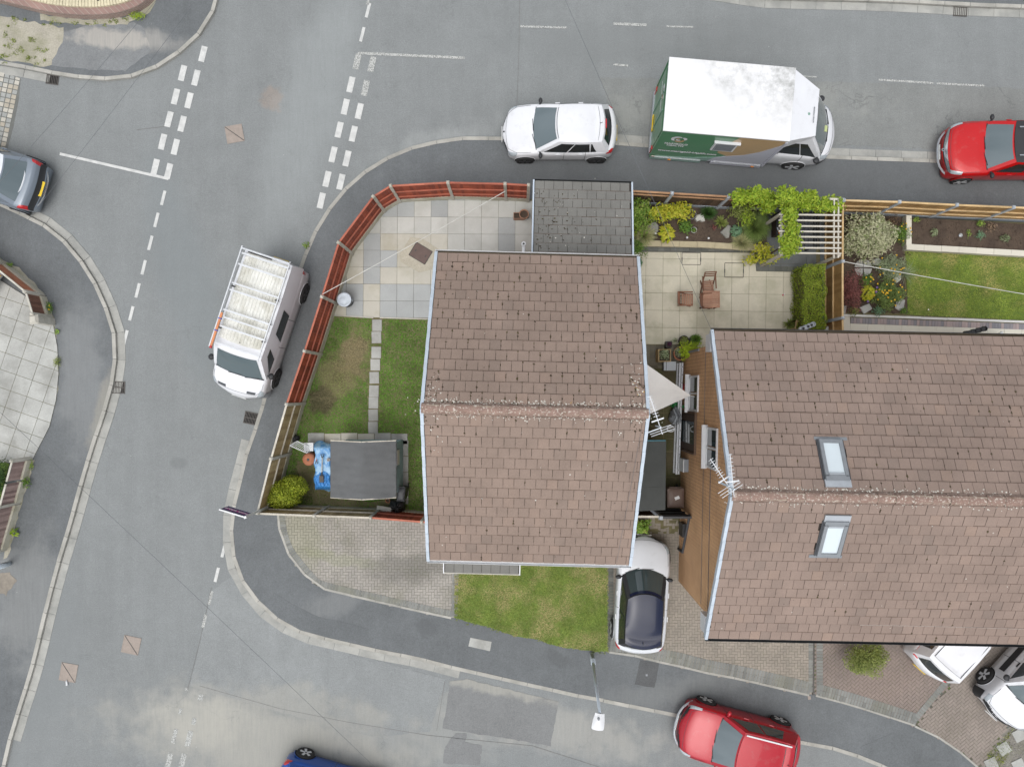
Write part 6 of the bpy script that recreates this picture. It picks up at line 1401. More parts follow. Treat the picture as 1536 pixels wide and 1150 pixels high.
MB().box((5.14, y, 1.83), (1.0, .07, .05)).build('top_rail', m_dgrey, t, world=True); MB().box((4.63, y, 1.0), (.1, .12, 1.9)).build('post', m_post_b, t, world=True)
t = thing('short_fence_panel', 'short pale topped fence panel beside the side gate, behind the leafy bush', 'fence', P(978, 776, .1))
for i in range(10): MB().box((3.4 + i * .115, y + .02, .95), (.11, .025, 1.6)).build('slat', m_dark_wood, t, world=True)
MB().box((3.97, y + .02, 1.79), (1.22, .07, .05)).build('rail', m_tan_rail, t, world=True)

for nm, lb_, x, y, w_, d_, a_, mm in (('paper_scrap', 'folded white paper scrap on the cream patio by the clipped hedge', 1195.5, 433, .12, .17, .1, m_white), ('toy_block', 'small pink and white toy on the cream patio', 1175, 442, .1, .05, .7, m_pink), ('plastic_bottle', 'small white bottle lying in the road beside the rusty manhole cover', 101, 1023, .07, .16, .1, m_white)):
    t = thing(nm, lb_, nm.split('_')[1], P(x, y, .0 if x < 500 else .14), a_)
    if nm == 'plastic_bottle': MB().tube([(0, -.09, .035), (0, .05, .035), (0, .08, .035)], .034, 9, r2=.02).build('bottle_body', mm, t, True); MB().tube([(0, .08, .035), (0, .1, .035)], .014, 8).build('cap', m_lgrey, t)
    else:
        MB().box((0, 0, .02), (w_, d_, .03), top=.8).build('body', mm, t); MB().box((w_ * .2, 0, .042), (w_ * .4, d_ * .8, .02), .3).build('folded_flap', m_grey if nm == 'paper_scrap' else m_white, t)
# stones in the beds
def stone(label, pts, z, h, mat, group=None, name='flat_stone'):
    pl = poly(pts, z + h); c = (sum(p[0] for p in pl) / len(pl), sum(p[1] for p in pl) / len(pl)); n = len(pl); b = MB()
    vs = [(p[0], p[1], z) for p in pl] + [(p[0], p[1], z + h * .8) for p in pl] + [(c[0] + (p[0] - c[0]) * .86, c[1] + (p[1] - c[1]) * .86, z + h) for p in pl]
    fs = [tuple(range(2 * n, 3 * n))] + [(i, (i + 1) % n, n + (i + 1) % n, n + i) for i in range(n)] + [(n + i, n + (i + 1) % n, 2 * n + (i + 1) % n, 2 * n + i) for i in range(n)]
    tag(b.add(vs, fs).build(name, mat), label, 'stone', group)
stone('grey rounded stone behind the yellow green leaves', [(975, 335), (983, 332), (988, 338), (988, 346), (983, 351), (975, 350), (972, 342)], .36, .12, m_stone)
stone('white arched stone beside the ring of wire', [(1043, 328), (1046, 322), (1052, 320), (1057, 323), (1058, 331), (1054, 332), (1050, 330), (1046, 332)], .36, .14, m_stone_w, name='rock')
stone('slanted grey stone left of the blue green rosette', [(1081, 348), (1092, 337), (1097, 339), (1094, 356), (1090, 357)], .36, .1, m_stone)
stone('pale flat stone nearest the white kerb and lime plant', [(1290, 461), (1304, 455), (1309, 463), (1296, 471)], .16, .06, m_slab_old)
stone('pale flat stone at the lawn edge dotted with petals', [(1345, 452), (1352, 448), (1358, 450), (1356, 462), (1349, 466), (1343, 462)], .16, .06, m_slab_old)
stone('white stone at the lawn edge between the two flowering bushes', [(1341, 418), (1347, 411), (1352, 411), (1352, 419), (1346, 424)], .16, .08, m_stone_w, name='rock')
stone('blue white flat stone beneath the cream shrub', [(1309, 390), (1318, 386), (1322, 391), (1318, 398), (1310, 397)], .16, .05, m_stone_w)
stone('pale flat stone tight against the golden fence', [(1262, 458), (1271, 459), (1268, 470), (1262, 470)], .16, .05, m_slab_old)
qs = thing('round_stepping_stone', 'round stepping stone split into four quarters by soil gaps', 'stepping stone', P(1294, 402, .16)); k = (HC - .2) / F
for q_ in range(4):
    a0 = q_ * math.pi / 2 + .09; pl = [(.02 * math.cos(a0 + .7), .02 * math.sin(a0 + .7))] + [(13 * k * math.cos(a0 + j * (math.pi / 2 - .18) / 7), 13 * k * math.sin(a0 + j * (math.pi / 2 - .18) / 7)) for j in range(8)]
    MB().prism(pl, 0, .05).build('quarter', m_slab_old, qs)
def ring(name, label, px, py, r_, mat, cat):
    t = thing(name, label, cat, P(px, py, .36)); MB().tube([(r_ * math.cos(a / 20 * 6.2832), r_ * math.sin(a / 20 * 6.2832), .12) for a in range(21)], .012, 5).build('rim', mat, t)
    for i in range(3): a = i * 2.1; MB().tube([(r_ * math.cos(a), r_ * math.sin(a), 0), (r_ * math.cos(a), r_ * math.sin(a), .12)], .008, 5).build('leg', mat, t)
ring('wire_plant_ring', 'thin grey wire ring left of the white arched stone', 1036, 323, .16, m_grey, 'plant ring')
pot('white rimmed little pot with green leaves in the middle of the soil', 1041, 345, 4.5, .12, m_white, z0=.36)
plant('plant', 'green tuft in the white rimmed little pot', 'plant', 1041, 345, 3.5, 3.5, .12, g_mid, .04, 50, .47, trunk=False)
for x, y, w in [(1029, 358, 'in front of the glossy plant'), (1061, 359, 'in front of the bare soil middle'), (982, 352, 'beside the grey rounded stone')]:
    t = thing('solar_light', 'small white solar light ' + w, 'light', P(x, y, .37)); MB().tube([(0, 0, 0), (0, 0, .16)], .008, 5).build('stake', m_grey, t); MB().lathe([(.03, .15), (.036, .18), (.01, .195)], n=12).build('lamp_head', m_white, t); t['group'] = 'solar lights in the raised bed'
t = thing('solar_light', 'round pale disc light in the soil bed by the golden fence', 'light', P(1440, 353, .37)); MB().lathe([(.06, 0), (.065, .05), (.045, .06), (.04, .055), (.001, .055)], n=18).build('lamp_head', m_lgrey, t); MB().lathe([(.04, .052), (.001, .062)], n=14).build('lens', m_slab_white, t)
pot('terracotta pot half hidden by the extension edge and fern', 943, 367, 8, .4, m_terra)
# pergola and what stands below
m_perg = M('off_white_pergola_paint', C(216, 211, 198), .7, .08, 6, .08)
pg = thing('pergola', 'white slatted pergola against the golden fence corner', 'pergola', P(1215, 350, .14))
for y_ in (323, 331.5, 340, 348, 356, 364.5, 372.5, 380.5): MB().bar(P(1168, y_ - 1, 2.25), P(1261.5, y_, 2.25), .045, .07).build('slat', m_perg, pg, world=True)
for x_ in (1251, 1257.5): MB().bar(P(x_, 299, 2.19), P(x_ - .5, 387, 2.19), .045, .05).build('cross_slat', m_perg, pg, world=True)
MB().bar(P(1180, 297, 2.16), P(1262, 299.5, 2.16), .06, .1).build('beam', m_perg, pg, world=True); MB().bar(P(1172, 318, 2.12), P(1171, 384, 2.12), .06, .1).build('beam', m_perg, pg, world=True)
for x_, y_ in ((1173, 382), (1173, 320), (1259, 383)): c = P(x_, y_, 2.1); MB().box((c.x, c.y, 1.1), (.08, .08, 2.0)).build('post', m_perg, pg, world=True)
t = thing('garden_bench', 'dark grey slatted bench under the pergola', 'bench', P(1203, 350, .14)); 
for i in range(5): MB().box((-.42 + i * .13, 0, .42), (.11, 1.3, .035)).build('seat_slat', m_dgrey, t)
for i in range(3): MB().box((.2 + .03 * i, 0, .55 + i * .14), (.03, 1.3, .11)).build('back_slat', m_dgrey, t)
for sx in (-.42, .12):
    for sy in (-.6, .6): MB().box((sx, sy, .2), (.06, .06, .4)).build('leg', m_black, t)
t = thing('storage_chest', 'black storage chest beside the big dark grass, half under the vine', 'chest', P(1166, 341, .14)); MB().box((0, 0, .25), (.42, .72, .5)).build('chest_body', m_dark_wood, t); MB().box((0, 0, .52), (.46, .76, .05)).build('lid', m_black, t); 
t = thing('hand_trowel', 'orange handled trowel lying on the black chest', 'trowel', P(1167.5, 347, .69), 1.9); MB().tube([(-.1, 0, .02), (.02, 0, .02)], .02, 7).build('handle', M('orange_grip', C(236, 150, 30), .5), t); MB().box((.08, 0, .02), (.12, .05, .008)).build('blade', m_lgrey, t)
# teak furniture
def slats(t, name, x0, x1, y0, y1, z, n, along, mat, th=.022, gap=.25):
    for i in range(n):
        f = (i + .5) / n
        if along == 'x': MB().box(((x0 + x1) / 2, y0 + (y1 - y0) * f, z), (x1 - x0, (y1 - y0) / n * (1 - gap), th)).build(name, mat, t)
        else: MB().box((x0 + (x1 - x0) * f, (y0 + y1) / 2, z), ((x1 - x0) / n * (1 - gap), y1 - y0, th)).build(name, mat, t)
c = P(1067, 448.8, .7); t = thing('garden_table', 'square slatted teak table on the cream patio', 'table', (c.x, c.y, .14)); slats(t, 'top_slat', -.29, .29, -.29, .29, .56, 9, 'x', m_teak, gap=.1)
for s in (-1, 1): MB().box((s * .27, 0, .53), (.03, .52, .04)).build('frame_rail', m_teak_d, t)
for sx in (-.24, .24):
    for sy in (-.24, .24): MB().box((sx, sy, .26), (.045, .045, .52)).build('leg', m_teak_d, t)
def chair(label, px, py, ang, w=.4, d=.4):
    c = P(px, py, .5); t = thing('garden_chair', label, 'chair', (c.x, c.y, .14), ang, 'teak folding chairs on the cream patio'); slats(t, 'seat_slat', -d / 2, d / 2, -w / 2, w / 2, .36, 6, 'y', m_teak)
    for s in (-1, 1):
        MB().bar((-d / 2 - .22, s * w / 2, .82), (d / 2 - .02, s * w / 2, .02), .03, .04).build('back_frame', m_teak_d, t); MB().bar((-d / 2 - .06, s * (w / 2 - .03), .02), (d / 2 - .02, s * (w / 2 - .03), .38), .03, .035).build('leg', m_teak_d, t)
        MB().bar((-d / 2 - .12, s * (w / 2 + .03), .58), (d / 2 - .06, s * (w / 2 + .03), .56), .04, .025).build('armrest', m_teak_d, t)
    for f in (.0, .25, .5): MB().bar((-d / 2 - .22 + f * .2, -w / 2, .8 - f * .36), (-d / 2 - .22 + f * .2, w / 2, .8 - f * .36), .03, .06).build('back_slat', m_teak_d, t)
chair('teak chair standing apart, left of the table', 1031, 449, 0)
chair('teak chair at the side of the table nearest the planting bed', 1062, 429, math.radians(-86), .38, .38)
chair('teak chair pushed under the left side of the table', 1062, 452, math.radians(3), .44, .3)
# under the large roof's eave
t = thing('round_table', 'white round table half hidden under the eave by the golden fence', 'table', (P(1250, 502, .75).x, P(1250, 502, .75).y, .14)); r_ = 15 * .0228
MB().lathe([(r_ * .97, .56), (r_, .575), (r_, .595), (r_ * .98, .605), (.001, .606)], n=32).build('table_top', m_white, t, False); MB().lathe([(r_ * .99, .55), (r_ * 1.03, .57), (r_ * 1.03, .59), (r_, .59)], n=32).build('rim', m_teak, t); MB().lathe([(.03, .02), (.03, .56)], n=10).build('pedestal', m_grey, t); MB().lathe([(.18, 0), (.16, .03), (.03, .05)], n=20).build('base', m_grey, t)
def floodpipe(label, a, b_, mat):
    t = thing('swivel_outlet', label, 'pipe', (a.x, a.y, .14)); d = (b_ - a); MB().bar(a, b_, .14, .1).build('pipe_body', mat, t, world=True)
    for f in (0, .4, .7, 1.0): c = a.lerp(b_, f); MB().lathe([(.085, -.06), (.085, .065), (.06, .07), (.05, .03)], tuple(c), 14).build('collar', mat, t, world=True)
    for f in (.12, .55, .85): c = a.lerp(b_, f); MB().lathe([(.045, .07), (.04, .078)], tuple(c), 12).build('opening', m_black, t, world=True)
    MB().tube([(a.x, a.y, .14), (a.x, a.y, a.z)], .03, 7).build('stand', m_dgrey, t, world=True)
floodpipe('grey tubular fitting with dark openings at the end of the clipped hedge', P(1202, 493.5, 1.3), P(1219, 486.5, 1.3), m_lgrey)
floodpipe('long black tubular fitting over the cream path by the large roof', P(1449, 500, 1.5), P(1476, 493, 1.5), m_black)
t = thing('garden_trestle', 'small weathered wooden trestle between the hedge end and the bronze plant', 'trestle', P(1200, 492, .14)); 
for p_, q_ in (((1195, 480.5), (1208, 487)), ((1193, 492), (1198, 499)), ((1195, 480.5), (1193, 492))): MB().bar(P(*p_, .7), P(*q_, .5), .04, .04).build('rail', m_tan_wood, t, world=True); MB().bar(P(*p_, .7), (P(*p_, .7).x, P(*p_, .7).y, .14), .035, .035).build('leg', m_tan_wood, t, world=True)
t = thing('play_slide', 'corner of a white plastic slide poking out under the large roof', 'slide', P(1503, 510, .14)); MB().prism([(p.x, p.y) for p in (P(1492, 507, .9), P(1503, 498, .9), P(1520, 509, .9), P(1520, 530, .9), P(1492, 530, .9))], .8, .86).build('slide_bed', m_white, t, world=True); MB().bar(P(1492, 507, .93), P(1503, 498, .93), .05, .1).build('side_rail', m_white, t, world=True); MB().box((P(1510, 520, .5).x, P(1510, 520, .5).y, .45), (.1, .1, .65)).build('leg', m_grey, t, world=True)

# sign board, street lamps
t = thing('estate_agent_board', 'dark purple and pink board on a white post at the tan fence corner', 'sign', (P(386, 768, 2).x + .05, P(386, 768, 2).y - .02, .1))
A = P(368.5, 775.2, 3.3); B2 = P(330, 763.5, 3.3); base = Vector((P(388, 767, 2).x, P(388, 767, 2).y, .1))
base = P(415, 753, .1)
MB().bar(base, (A.x, A.y, 3.36), .075, .075).build('post', m_white, t, world=True)
d = (B2 - A); d.z = 0; L_ = d.length; d.normalize(); up = Vector((0, 0, 1)); nrm = Vector((-d.y, d.x, 0)); nrm = nrm if nrm.dot(Vector((0, 0, 0)) - A) > 0 else -nrm
Rm = Matrix((d, nrm, up)).transposed(); m_ind = M('dark_indigo_print', C(58, 44, 98), .5, .03); m_mag = M('magenta_print', C(206, 50, 160), .5, .03)
H_ = .62; cx = A + d * L_ / 2
bd = MB().box((cx.x, cx.y, 3.34 - H_ / 2), (L_, .02, H_), M=Rm).build('board_panel', m_ind, t, world=True)
for zc_, hh in ((3.345, .03), (3.335 - H_, .02)): MB().box((cx.x, cx.y, zc_), (L_ + .02, .04, hh), M=Rm).build('board_edge', m_white, t, world=True)
pc = cx + nrm * .0125; MB().box((pc.x, pc.y, 3.34 - .34), (L_ * .9, .006, .17), M=Rm).build('pink_band', m_mag, t, world=True)
def text(parent, s, size, loc, right, up_, mat, name='lettering', extr=.002, world=True, align='CENTER', label=None):
    cu = bpy.data.curves.new('txt', 'FONT'); cu.body = s; cu.size = size; cu.extrude = extr; cu.offset = size * .035; cu.align_x = align; cu.align_y = 'CENTER'
    o = bpy.data.objects.new('tmp_text', cu); COL.objects.link(o); bpy.context.view_layer.update()
    me = bpy.data.meshes.new_from_object(o.evaluated_get(bpy.context.evaluated_depsgraph_get())); bpy.data.objects.remove(o)
    r = Vector(right).normalized(); u = Vector(up_).normalized(); n = r.cross(u); Mx = Matrix((r, u, n)).transposed().to_4x4(); Mx.translation = Vector(loc)
    if world: Mx = ROOTM[rootof(parent).name] @ Mx
    me.transform(Mx); me.materials.clear(); ob = link(name, me, mat, parent)
    if label: ob['label'] = label
    return ob
rt = -d if (-d).cross(up).dot(nrm) > 0 else d
pc = cx + nrm * .018; text(t, 'FOR SALE', .17, (pc.x, pc.y, 3.34 - .34), rt, up, m_white)
def lamp(name, label, base, top, head_to, tilt=0):
    t = thing(name, label, 'street lamp', base); b0, tp = Vector(base), Vector(top)
    MB().tube([b0, b0.lerp(tp, .2)], .085, 12, r2=.08).build('pole_base', m_galv, t, True, True); MB().tube([b0.lerp(tp, .2), tp], .055, 10, r2=.04).build('pole', m_galv, t, True, True)
    c = b0.lerp(tp, .1); MB().box((c.x, c.y + .08, c.z), (.1, .02, .4)).build('access_door', m_grey, t, world=True)
    if head_to is None: return t
    h = Vector(head_to); d = (h - tp); d.z = 0; L_ = d.length; d.normalize(); s = Vector((-d.y, d.x, 0)); m = m_white
    def hf(u, v):
        w = (.13 + .045 * math.sin(min(1, u * 1.3) * 1.57)) * (1 if u < .97 else .8); q = tp + d * (L_ * u) + s * w * (2 * v - 1); q.z = tp.z + .06 + .07 * (1 - (2 * v - 1) ** 2) * math.sin(.3 + 2.4 * u); return q
    b = MB().grid(hf, 14, 10); b.grid(lambda u, v: hf(u, v) * 1 - Vector((0, 0, .0)) if False else Vector((hf(u, v).x, hf(u, v).y, tp.z + .03)), 2, 2); b.build('lantern', m, t, True, True)
    c = tp + d * L_ * .25; MB().lathe([(.035, .1), (.035, .17), (.001, .18)], (c.x + s.x * -.03, c.y, tp.z), 12).build('photocell', m_grey, t, world=True); return t
bs = P(888, 980, .1); lamp('street_lamp', 'galvanised street lamp with a white lantern reaching over the lower road', bs, P(899.5, 1068, 4.9), P(896, 1094, 4.95))
lamp('street_lamp', 'blue grey lamp post base leaning out of the left edge', P(14, 845, .1), P(-90, 880, 5), None)
# ------------------------------------------------------------------ vehicles
def pchip(xs, ys):
    xs = np.array(xs, float); ys = np.array(ys, float); h = np.diff(xs); dl = np.diff(ys) / h; m = np.zeros(len(xs))
    for i in range(1, len(xs) - 1):
        if dl[i - 1] * dl[i] > 0: w1, w2 = 2 * h[i] + h[i - 1], h[i] + 2 * h[i - 1]; m[i] = (w1 + w2) / (w1 / dl[i - 1] + w2 / dl[i])
    m[0], m[-1] = dl[0], dl[-1]
    def f(x):
        x = min(max(x, xs[0]), xs[-1]); i = min(int(np.searchsorted(xs, x, 'right')) - 1, len(xs) - 2); i = max(i, 0); t = (x - xs[i]) / h[i]
        return float((2 * t ** 3 - 3 * t * t + 1) * ys[i] + (t ** 3 - 2 * t * t + t) * h[i] * m[i] + (-2 * t ** 3 + 3 * t * t) * ys[i + 1] + (t ** 3 - t * t) * h[i] * m[i + 1])
    return f
def paint(name, col, metal=0., flake=.03):
    t = NT(name); c = t.scale(col, t.mr(t.noise(1.4, 3), .3, .7, 1 - flake, 1 + flake)); c = t.mix(t.mr(t.noise(3, 5, .7), .55, .75, 0, .18), c, C(150, 148, 140))
    t.out(c, .35, Metallic=metal, Coat_Weight=.55, Coat_Roughness=.04, Specular_IOR_Level=.3); t.bump(t.noise(2.2, 2), .012, .02); return t.m
pt_white = paint('white_car_paint', C(244, 246, 250)); pt_red = paint('bright_red_paint', C(206, 12, 20), .1); pt_crim = paint('crimson_paint', C(184, 2, 34), .1)
pt_silver = paint('silver_paint', C(232, 236, 241), .0); pt_grey = paint('steel_grey_paint', C(142, 153, 165), .15); pt_blue = paint('deep_blue_paint', C(18, 84, 176), .15); pt_navy = M('dark_navy_roof_paint', C(30, 38, 64), .12, .03, 2, 0, Specular_IOR_Level=.35)
m_screen = NT('windscreen_glass'); _c = C(96, 112, 117); m_screen = m_screen.out(_c, .05, Metallic=.0, Coat_Weight=1., Specular_IOR_Level=.9)
m_sideg = M('tinted_side_glass', C(44, 50, 52), .05, .3, 3, 0, Coat_Weight=1.); m_rubber = M('tyre_rubber', C(44, 44, 45), .85, .1, 9); m_alloy = M('alloy_wheel', C(226, 229, 233), .4, .05, 9); m_alloy_d = M('black_alloy', C(48, 48, 50), .4, .05, 9, Metallic=.3)
m_trim = M('black_trim', C(46, 48, 51), .6, .08, 6); m_lens = M('headlamp_lens', C(186, 196, 202), .08, .15, 14, Coat_Weight=1.); m_tail = M('red_lamp_lens', C(206, 24, 34), .15, .1, 9, Coat_Weight=1.); m_amber = M('amber_lens', C(240, 140, 40), .2); m_plate_y = M('yellow_number_plate', C(250, 212, 20), .4, .03); m_plate_w = M('white_number_plate', C(236, 238, 236), .4, .03); m_chrome = M('chrome', C(214, 218, 222), .15, .05, 9, 0, Metallic=.8); m_gap = M('panel_gap', C(84, 88, 92), .8)
m_hub = m_dgrey
TAB = {'hatch': [(0, .66, .50), (.012, .78, .58), (.04, .885, .68), (.1, .965, .78), (.18, .99, .86), (.27, 1., .93), (.38, 1., .96), (.6, 1., .98), (.8, .995, 1.0), (.9, .95, 1.0), (.96, .88, .96), (.988, .80, .84), (1, .74, .62)],
       'suv': [(0, .68, .60), (.012, .80, .72), (.04, .90, .84), (.1, .97, .94), (.18, 1., 1.0), (.27, 1., 1.05), (.38, 1., 1.07), (.6, 1., 1.08), (.8, .995, 1.08), (.9, .955, 1.07), (.96, .89, 1.02), (.988, .81, .90), (1, .76, .70)],
       'van': [(0, .70, .62), (.01, .82, .76), (.035, .91, .92), (.08, .965, 1.04), (.15, .99, 1.14), (.22, 1., 1.18), (.4, 1., 1.18), (.7, 1., 1.18), (.9, .995, 1.18), (.97, .975, 1.16), (.992, .94, 1.1), (1, .92, .9)]}
CAB = {'hatch': dict(f0=.255, f1=.465, r1=.87, r0=.955, wb=.915, wt=.70, bf=.16, bt=.10, br=.10, rb=.16, z1=.43, cr=.05),
       'suv': dict(f0=.27, f1=.44, r1=.88, r0=.96, wb=.92, wt=.73, bf=.15, bt=.08, br=.08, rb=.14, z1=.45, cr=.045),
       'van': dict(f0=.15, f1=.295, r1=.975, r0=.99, wb=.965, wt=.84, bf=.14, bt=.08, br=.03, rb=.04, z1=.76, cr=.035)}
class Car:
    def __init__(s, name, label, cat, center, heading, L, Wd, Ht, pm, kind='hatch', z=.0, group=None, roof=None, cab=None, wheel=None, wr=.31, table=None):
        s.t = thing(name, label, cat, (center[0], center[1], z), math.atan2(heading[1], heading[0]), group); s.L, s.W, s.H, s.pm = L, Wd, Ht, pm
        tb = table or TAB[kind]; s.wf = pchip([a[0] for a in tb], [a[1] for a in tb]); s.zf = pchip([a[0] for a in tb], [a[2] for a in tb]); s.zb = .2
        s.py = pchip([0, .2, .42, .6, .72, .86, 1], [0, .45, .78, .935, 1, .995, .955]); s.pz = pchip([0, .2, .42, .6, .72, .86, 1], [1.035, 1.03, 1.0, .955, .80, .45, 0])
        s.c = dict(CAB[kind]); s.c.update(cab or {}); s.wr = wr; s.kind = kind
        n = 56; b = MB(); ms = []
        ts = [((1 - math.cos(math.pi * i / n)) / 2) for i in range(n + 1)]
        aa = [j / 14 for j in range(14, 0, -1)]; na = len(aa) * 2 + 1; rows = []
        for t in ts:
            row = [s.B(t, a, 1) for a in aa] + [s.B(t, 0, 1)] + [s.B(t, a, -1) for a in reversed(aa)]; rows.append(row)
        b.v = [tuple(p) for r_ in rows for p in r_]
        for i in range(n):
            for j in range(na - 1): a = i * na + j; b.f.append((a, a + 1, a + na + 1, a + na))
        b.f.append(tuple(range(na - 1, -1, -1))); b.f.append(tuple(n * na + j for j in range(na)))
        for i in range(n): a = i * na; b.f.append((a, a + na, a + 2 * na - 1, a + na - 1))
        s.body = b.build('body', pm, s.t, True)
        s.cabin(roof or pm)
        s.wheels(wheel or m_alloy)
    def B(s, t, a, sd, off=0.):
        w = s.wf(t) * s.W / 2; zt = s.zf(t); y = s.py(a); zz = s.zb + (zt - s.zb) * s.pz(a)
        x = s.L / 2 - t * s.L - .13 * math.exp(-t * 14) * y * y * 1.6 + .1 * math.exp(-(1 - t) * 14) * y * y * 1.4
        # wheel-arch flare
        p = Vector((x, sd * w * y, zz))
        if off:
            e = 1e-2; t1 = min(1, t + e); t0 = max(0, t - e); a1 = min(1, a + e); a0 = max(0, a - e)
            n = (s.B(t1, a, sd) - s.B(t0, a, sd)).cross(s.B(t, a1, sd) - s.B(t, a0, sd)); 
            if n.length > 1e-9:
                n.normalize()
                if n.dot(Vector((0, sd, .6)) ) < 0 and n.z < .9: n = -n
                if n.z < -.2: n = -n
                p = p + n * off
        return p
    def patch(s, name, cs, mat, sd=1, off=.006, n=8, m=5, both=False, label=None, parent=None):
        (t0, a0), (t1, a1), (t2, a2), (t3, a3) = cs
        for q in ((1, -1) if both else (sd,)):
            f = lambda u, v: s.B((t0 * (1 - u) + t1 * u) * (1 - v) + (t3 * (1 - u) + t2 * u) * v, (a0 * (1 - u) + a1 * u) * (1 - v) + (a3 * (1 - u) + a2 * u) * v, q, off)
            MB().grid(f, n, m).build(name, mat, parent or s.t, True, label=label)
    def cpt(s, face, u, v, off=0.):
        """u along the face 0..1, v up 0..1"""
        c = s.c; v0_ = v; v = max(v, 0.); X = lambda t: s.L / 2 - t * s.L; tb = lambda t: s.zf(t) - .03
        zt = s.H
        w = (c['wb'] + (c['wt'] - c['wb']) * (v ** 1.15)) * s.W / 2
        if face == 'front':
            q = 2 * u - 1; t = c['f0'] + (c['f1'] - c['f0']) * v; bul = c['bf'] + (c['bt'] - c['bf']) * v; z0 = tb(c['f0']); z = z0 + (zt - z0) * (v ** .92); x = X(t) - bul * q * q * abs(q) ** .3
            p = Vector((x, w * q, z)); n = Vector((.6, .1 * q, .6))
        elif face == 'rear':
            q = 2 * u - 1; t = c['r0'] + (c['r1'] - c['r0']) * v; bul = c['rb'] + (c['br'] - c['rb']) * v; z0 = tb(c['r0']); z = z0 + (zt - .03 - z0) * v; x = X(t) + bul * q * q
            p = Vector((x, w * q, z)); n = Vector((-.8, 0, .5))
        else:
            sd = 1 if face == 'left' else -1; xa = X(c['f0'] + (c['f1'] - c['f0']) * v) - (c['bf'] + (c['bt'] - c['bf']) * v); xb = X(c['r0'] + (c['r1'] - c['r0']) * v) + (c['rb'] + (c['br'] - c['rb']) * v)
            x = xa + (xb - xa) * u; z0 = tb(c['f0']) * (1 - u) + tb(c['r0']) * u; z = z0 + ((zt - .03 * u) - z0) * (v ** (.92 + .08 * u)); p = Vector((x, sd * (w + .035 * 4 * u * (1 - u) * (1 - v * .3)), z)); n = Vector((0, sd, .35))
        return p + n.normalized() * off
    def rpt(s, u, v, off=0.):
        q = 2 * v - 1; f = s.cpt('front', v, 1); r_ = s.cpt('rear', v, 1); p = f.lerp(r_, u)
        p.y = q * (s.c['wt'] * s.W / 2 + .035 * 4 * u * (1 - u) * .7); p.z = s.H - .03 * u + s.c['cr'] * (1 - q ** 4) * (math.sin(math.pi * min(1, u * 1.15 + .12)) ** .6 if u < .86 else max(0, (1 - u) / .14) ** .8 * .75 + .0) + off
        return p
    def cabin(s, roofm):
        b = MB()
        for f in ('front', 'rear', 'left', 'right'): b.grid(lambda u, v: s.cpt(f, u, v), 16, 8)
        b.build('pillar', getattr(s, 'pil', None) or s.c.get('pil') or s.pm, s.t, True)
        MB().grid(lambda u, v: s.rpt(u, v, .002), 20, 14).build('roof', roofm, s.t, True)
    def glass(s, name, face, u0, u1, v0, v1, mat, off=.012, rnd=.0, n=12, slant=(0, 0), label=None):
        def f(u, v):
            uu = u0 + (u1 - u0) * u + (slant[0] * (1 - u) + slant[1] * u) * v; vv = v0 + (v1 - v0) * v
            k = rnd * (abs(2 * u - 1) ** 6) * (.5 - v); return s.cpt(face, uu, vv + k, off)
        return MB().grid(f, n, 7).build(name, mat, s.t, True, label=label)
    def wheels(s, rim, fx=None, rx=None):
        r_ = s.wr; fx = fx if fx is not None else s.L / 2 - .82 * (s.L / 4.1); rx = rx if rx is not None else -s.L / 2 + .70 * (s.L / 4.1); s.fx, s.rx = fx, rx
        tyre = MB().lathe([(r_ * .72, -.1), (r_ * .95, -.1), (r_, -.07), (r_, .07), (r_ * .95, .1), (r_ * .74, .1)], n=28, axis='Y'); tm = mesh_np('tyre', tyre.v, tyre.f)
        rb_ = MB().lathe([(r_ * .76, -.05), (r_ * .76, .085), (r_ * .70, .095), (r_ * .58, .066), (r_ * .1, .06)], n=24, axis='Y'); rb_.lathe([(r_ * .14, .05), (r_ * .14, .095), (.01, .1)], n=12, axis='Y')
        for k in range(5):
            a = k * 2 * math.pi / 5
            for da in (-.14, .14): rb_.bar((math.cos(a + da) * r_ * .12, .088, math.sin(a + da) * r_ * .12), (math.cos(a + da * .6) * r_ * .62, .09, math.sin(a + da * .6) * r_ * .70), .06, .03, up=(0, 1, 0))
        rmm = mesh_np('rim', rb_.v, rb_.f); dk = MB().lathe([(r_ * .6, .067), (r_ * .1, .069)], n=20, axis='Y'); dm = mesh_np('disc', dk.v, dk.f)
        for x in (fx, rx):
            for sd in (1, -1):
                tt = (s.L / 2 - x) / s.L; y = s.wf(tt) * s.W / 2
                arc = MB(); ra = r_ + .055
                pts = [(x + ra * math.cos(a), 0, r_ + ra * math.sin(a)) for a in np.linspace(-.15, math.pi + .15, 17)]
                arc.v = [(p[0], sd * (y + .004), p[2]) for p in pts] + [(x, sd * (y + .004), r_ - .02)]; arc.f = [(i, i + 1, 17) for i in range(16)]; arc.build('wheel_arch', m_hole, s.t)
                lip = MB().tube([(p[0], sd * (y + .0), p[2]) for p in pts], .011, 6); lip.build('arch_lip', s.pm if not getattr(s, 'clad', False) else m_trim, s.t, True)
                w = link('tyre', tm, m_rubber, s.t, True); w.location = (x, sd * (y - .045), r_); w.rotation_euler = (0, random.uniform(0, 2), 0 if sd > 0 else math.pi)
                q = link('rim', rmm, rim, w); d_ = link('brake_disc', dm, m_gap if rim is m_alloy_d else m_lgrey, w)
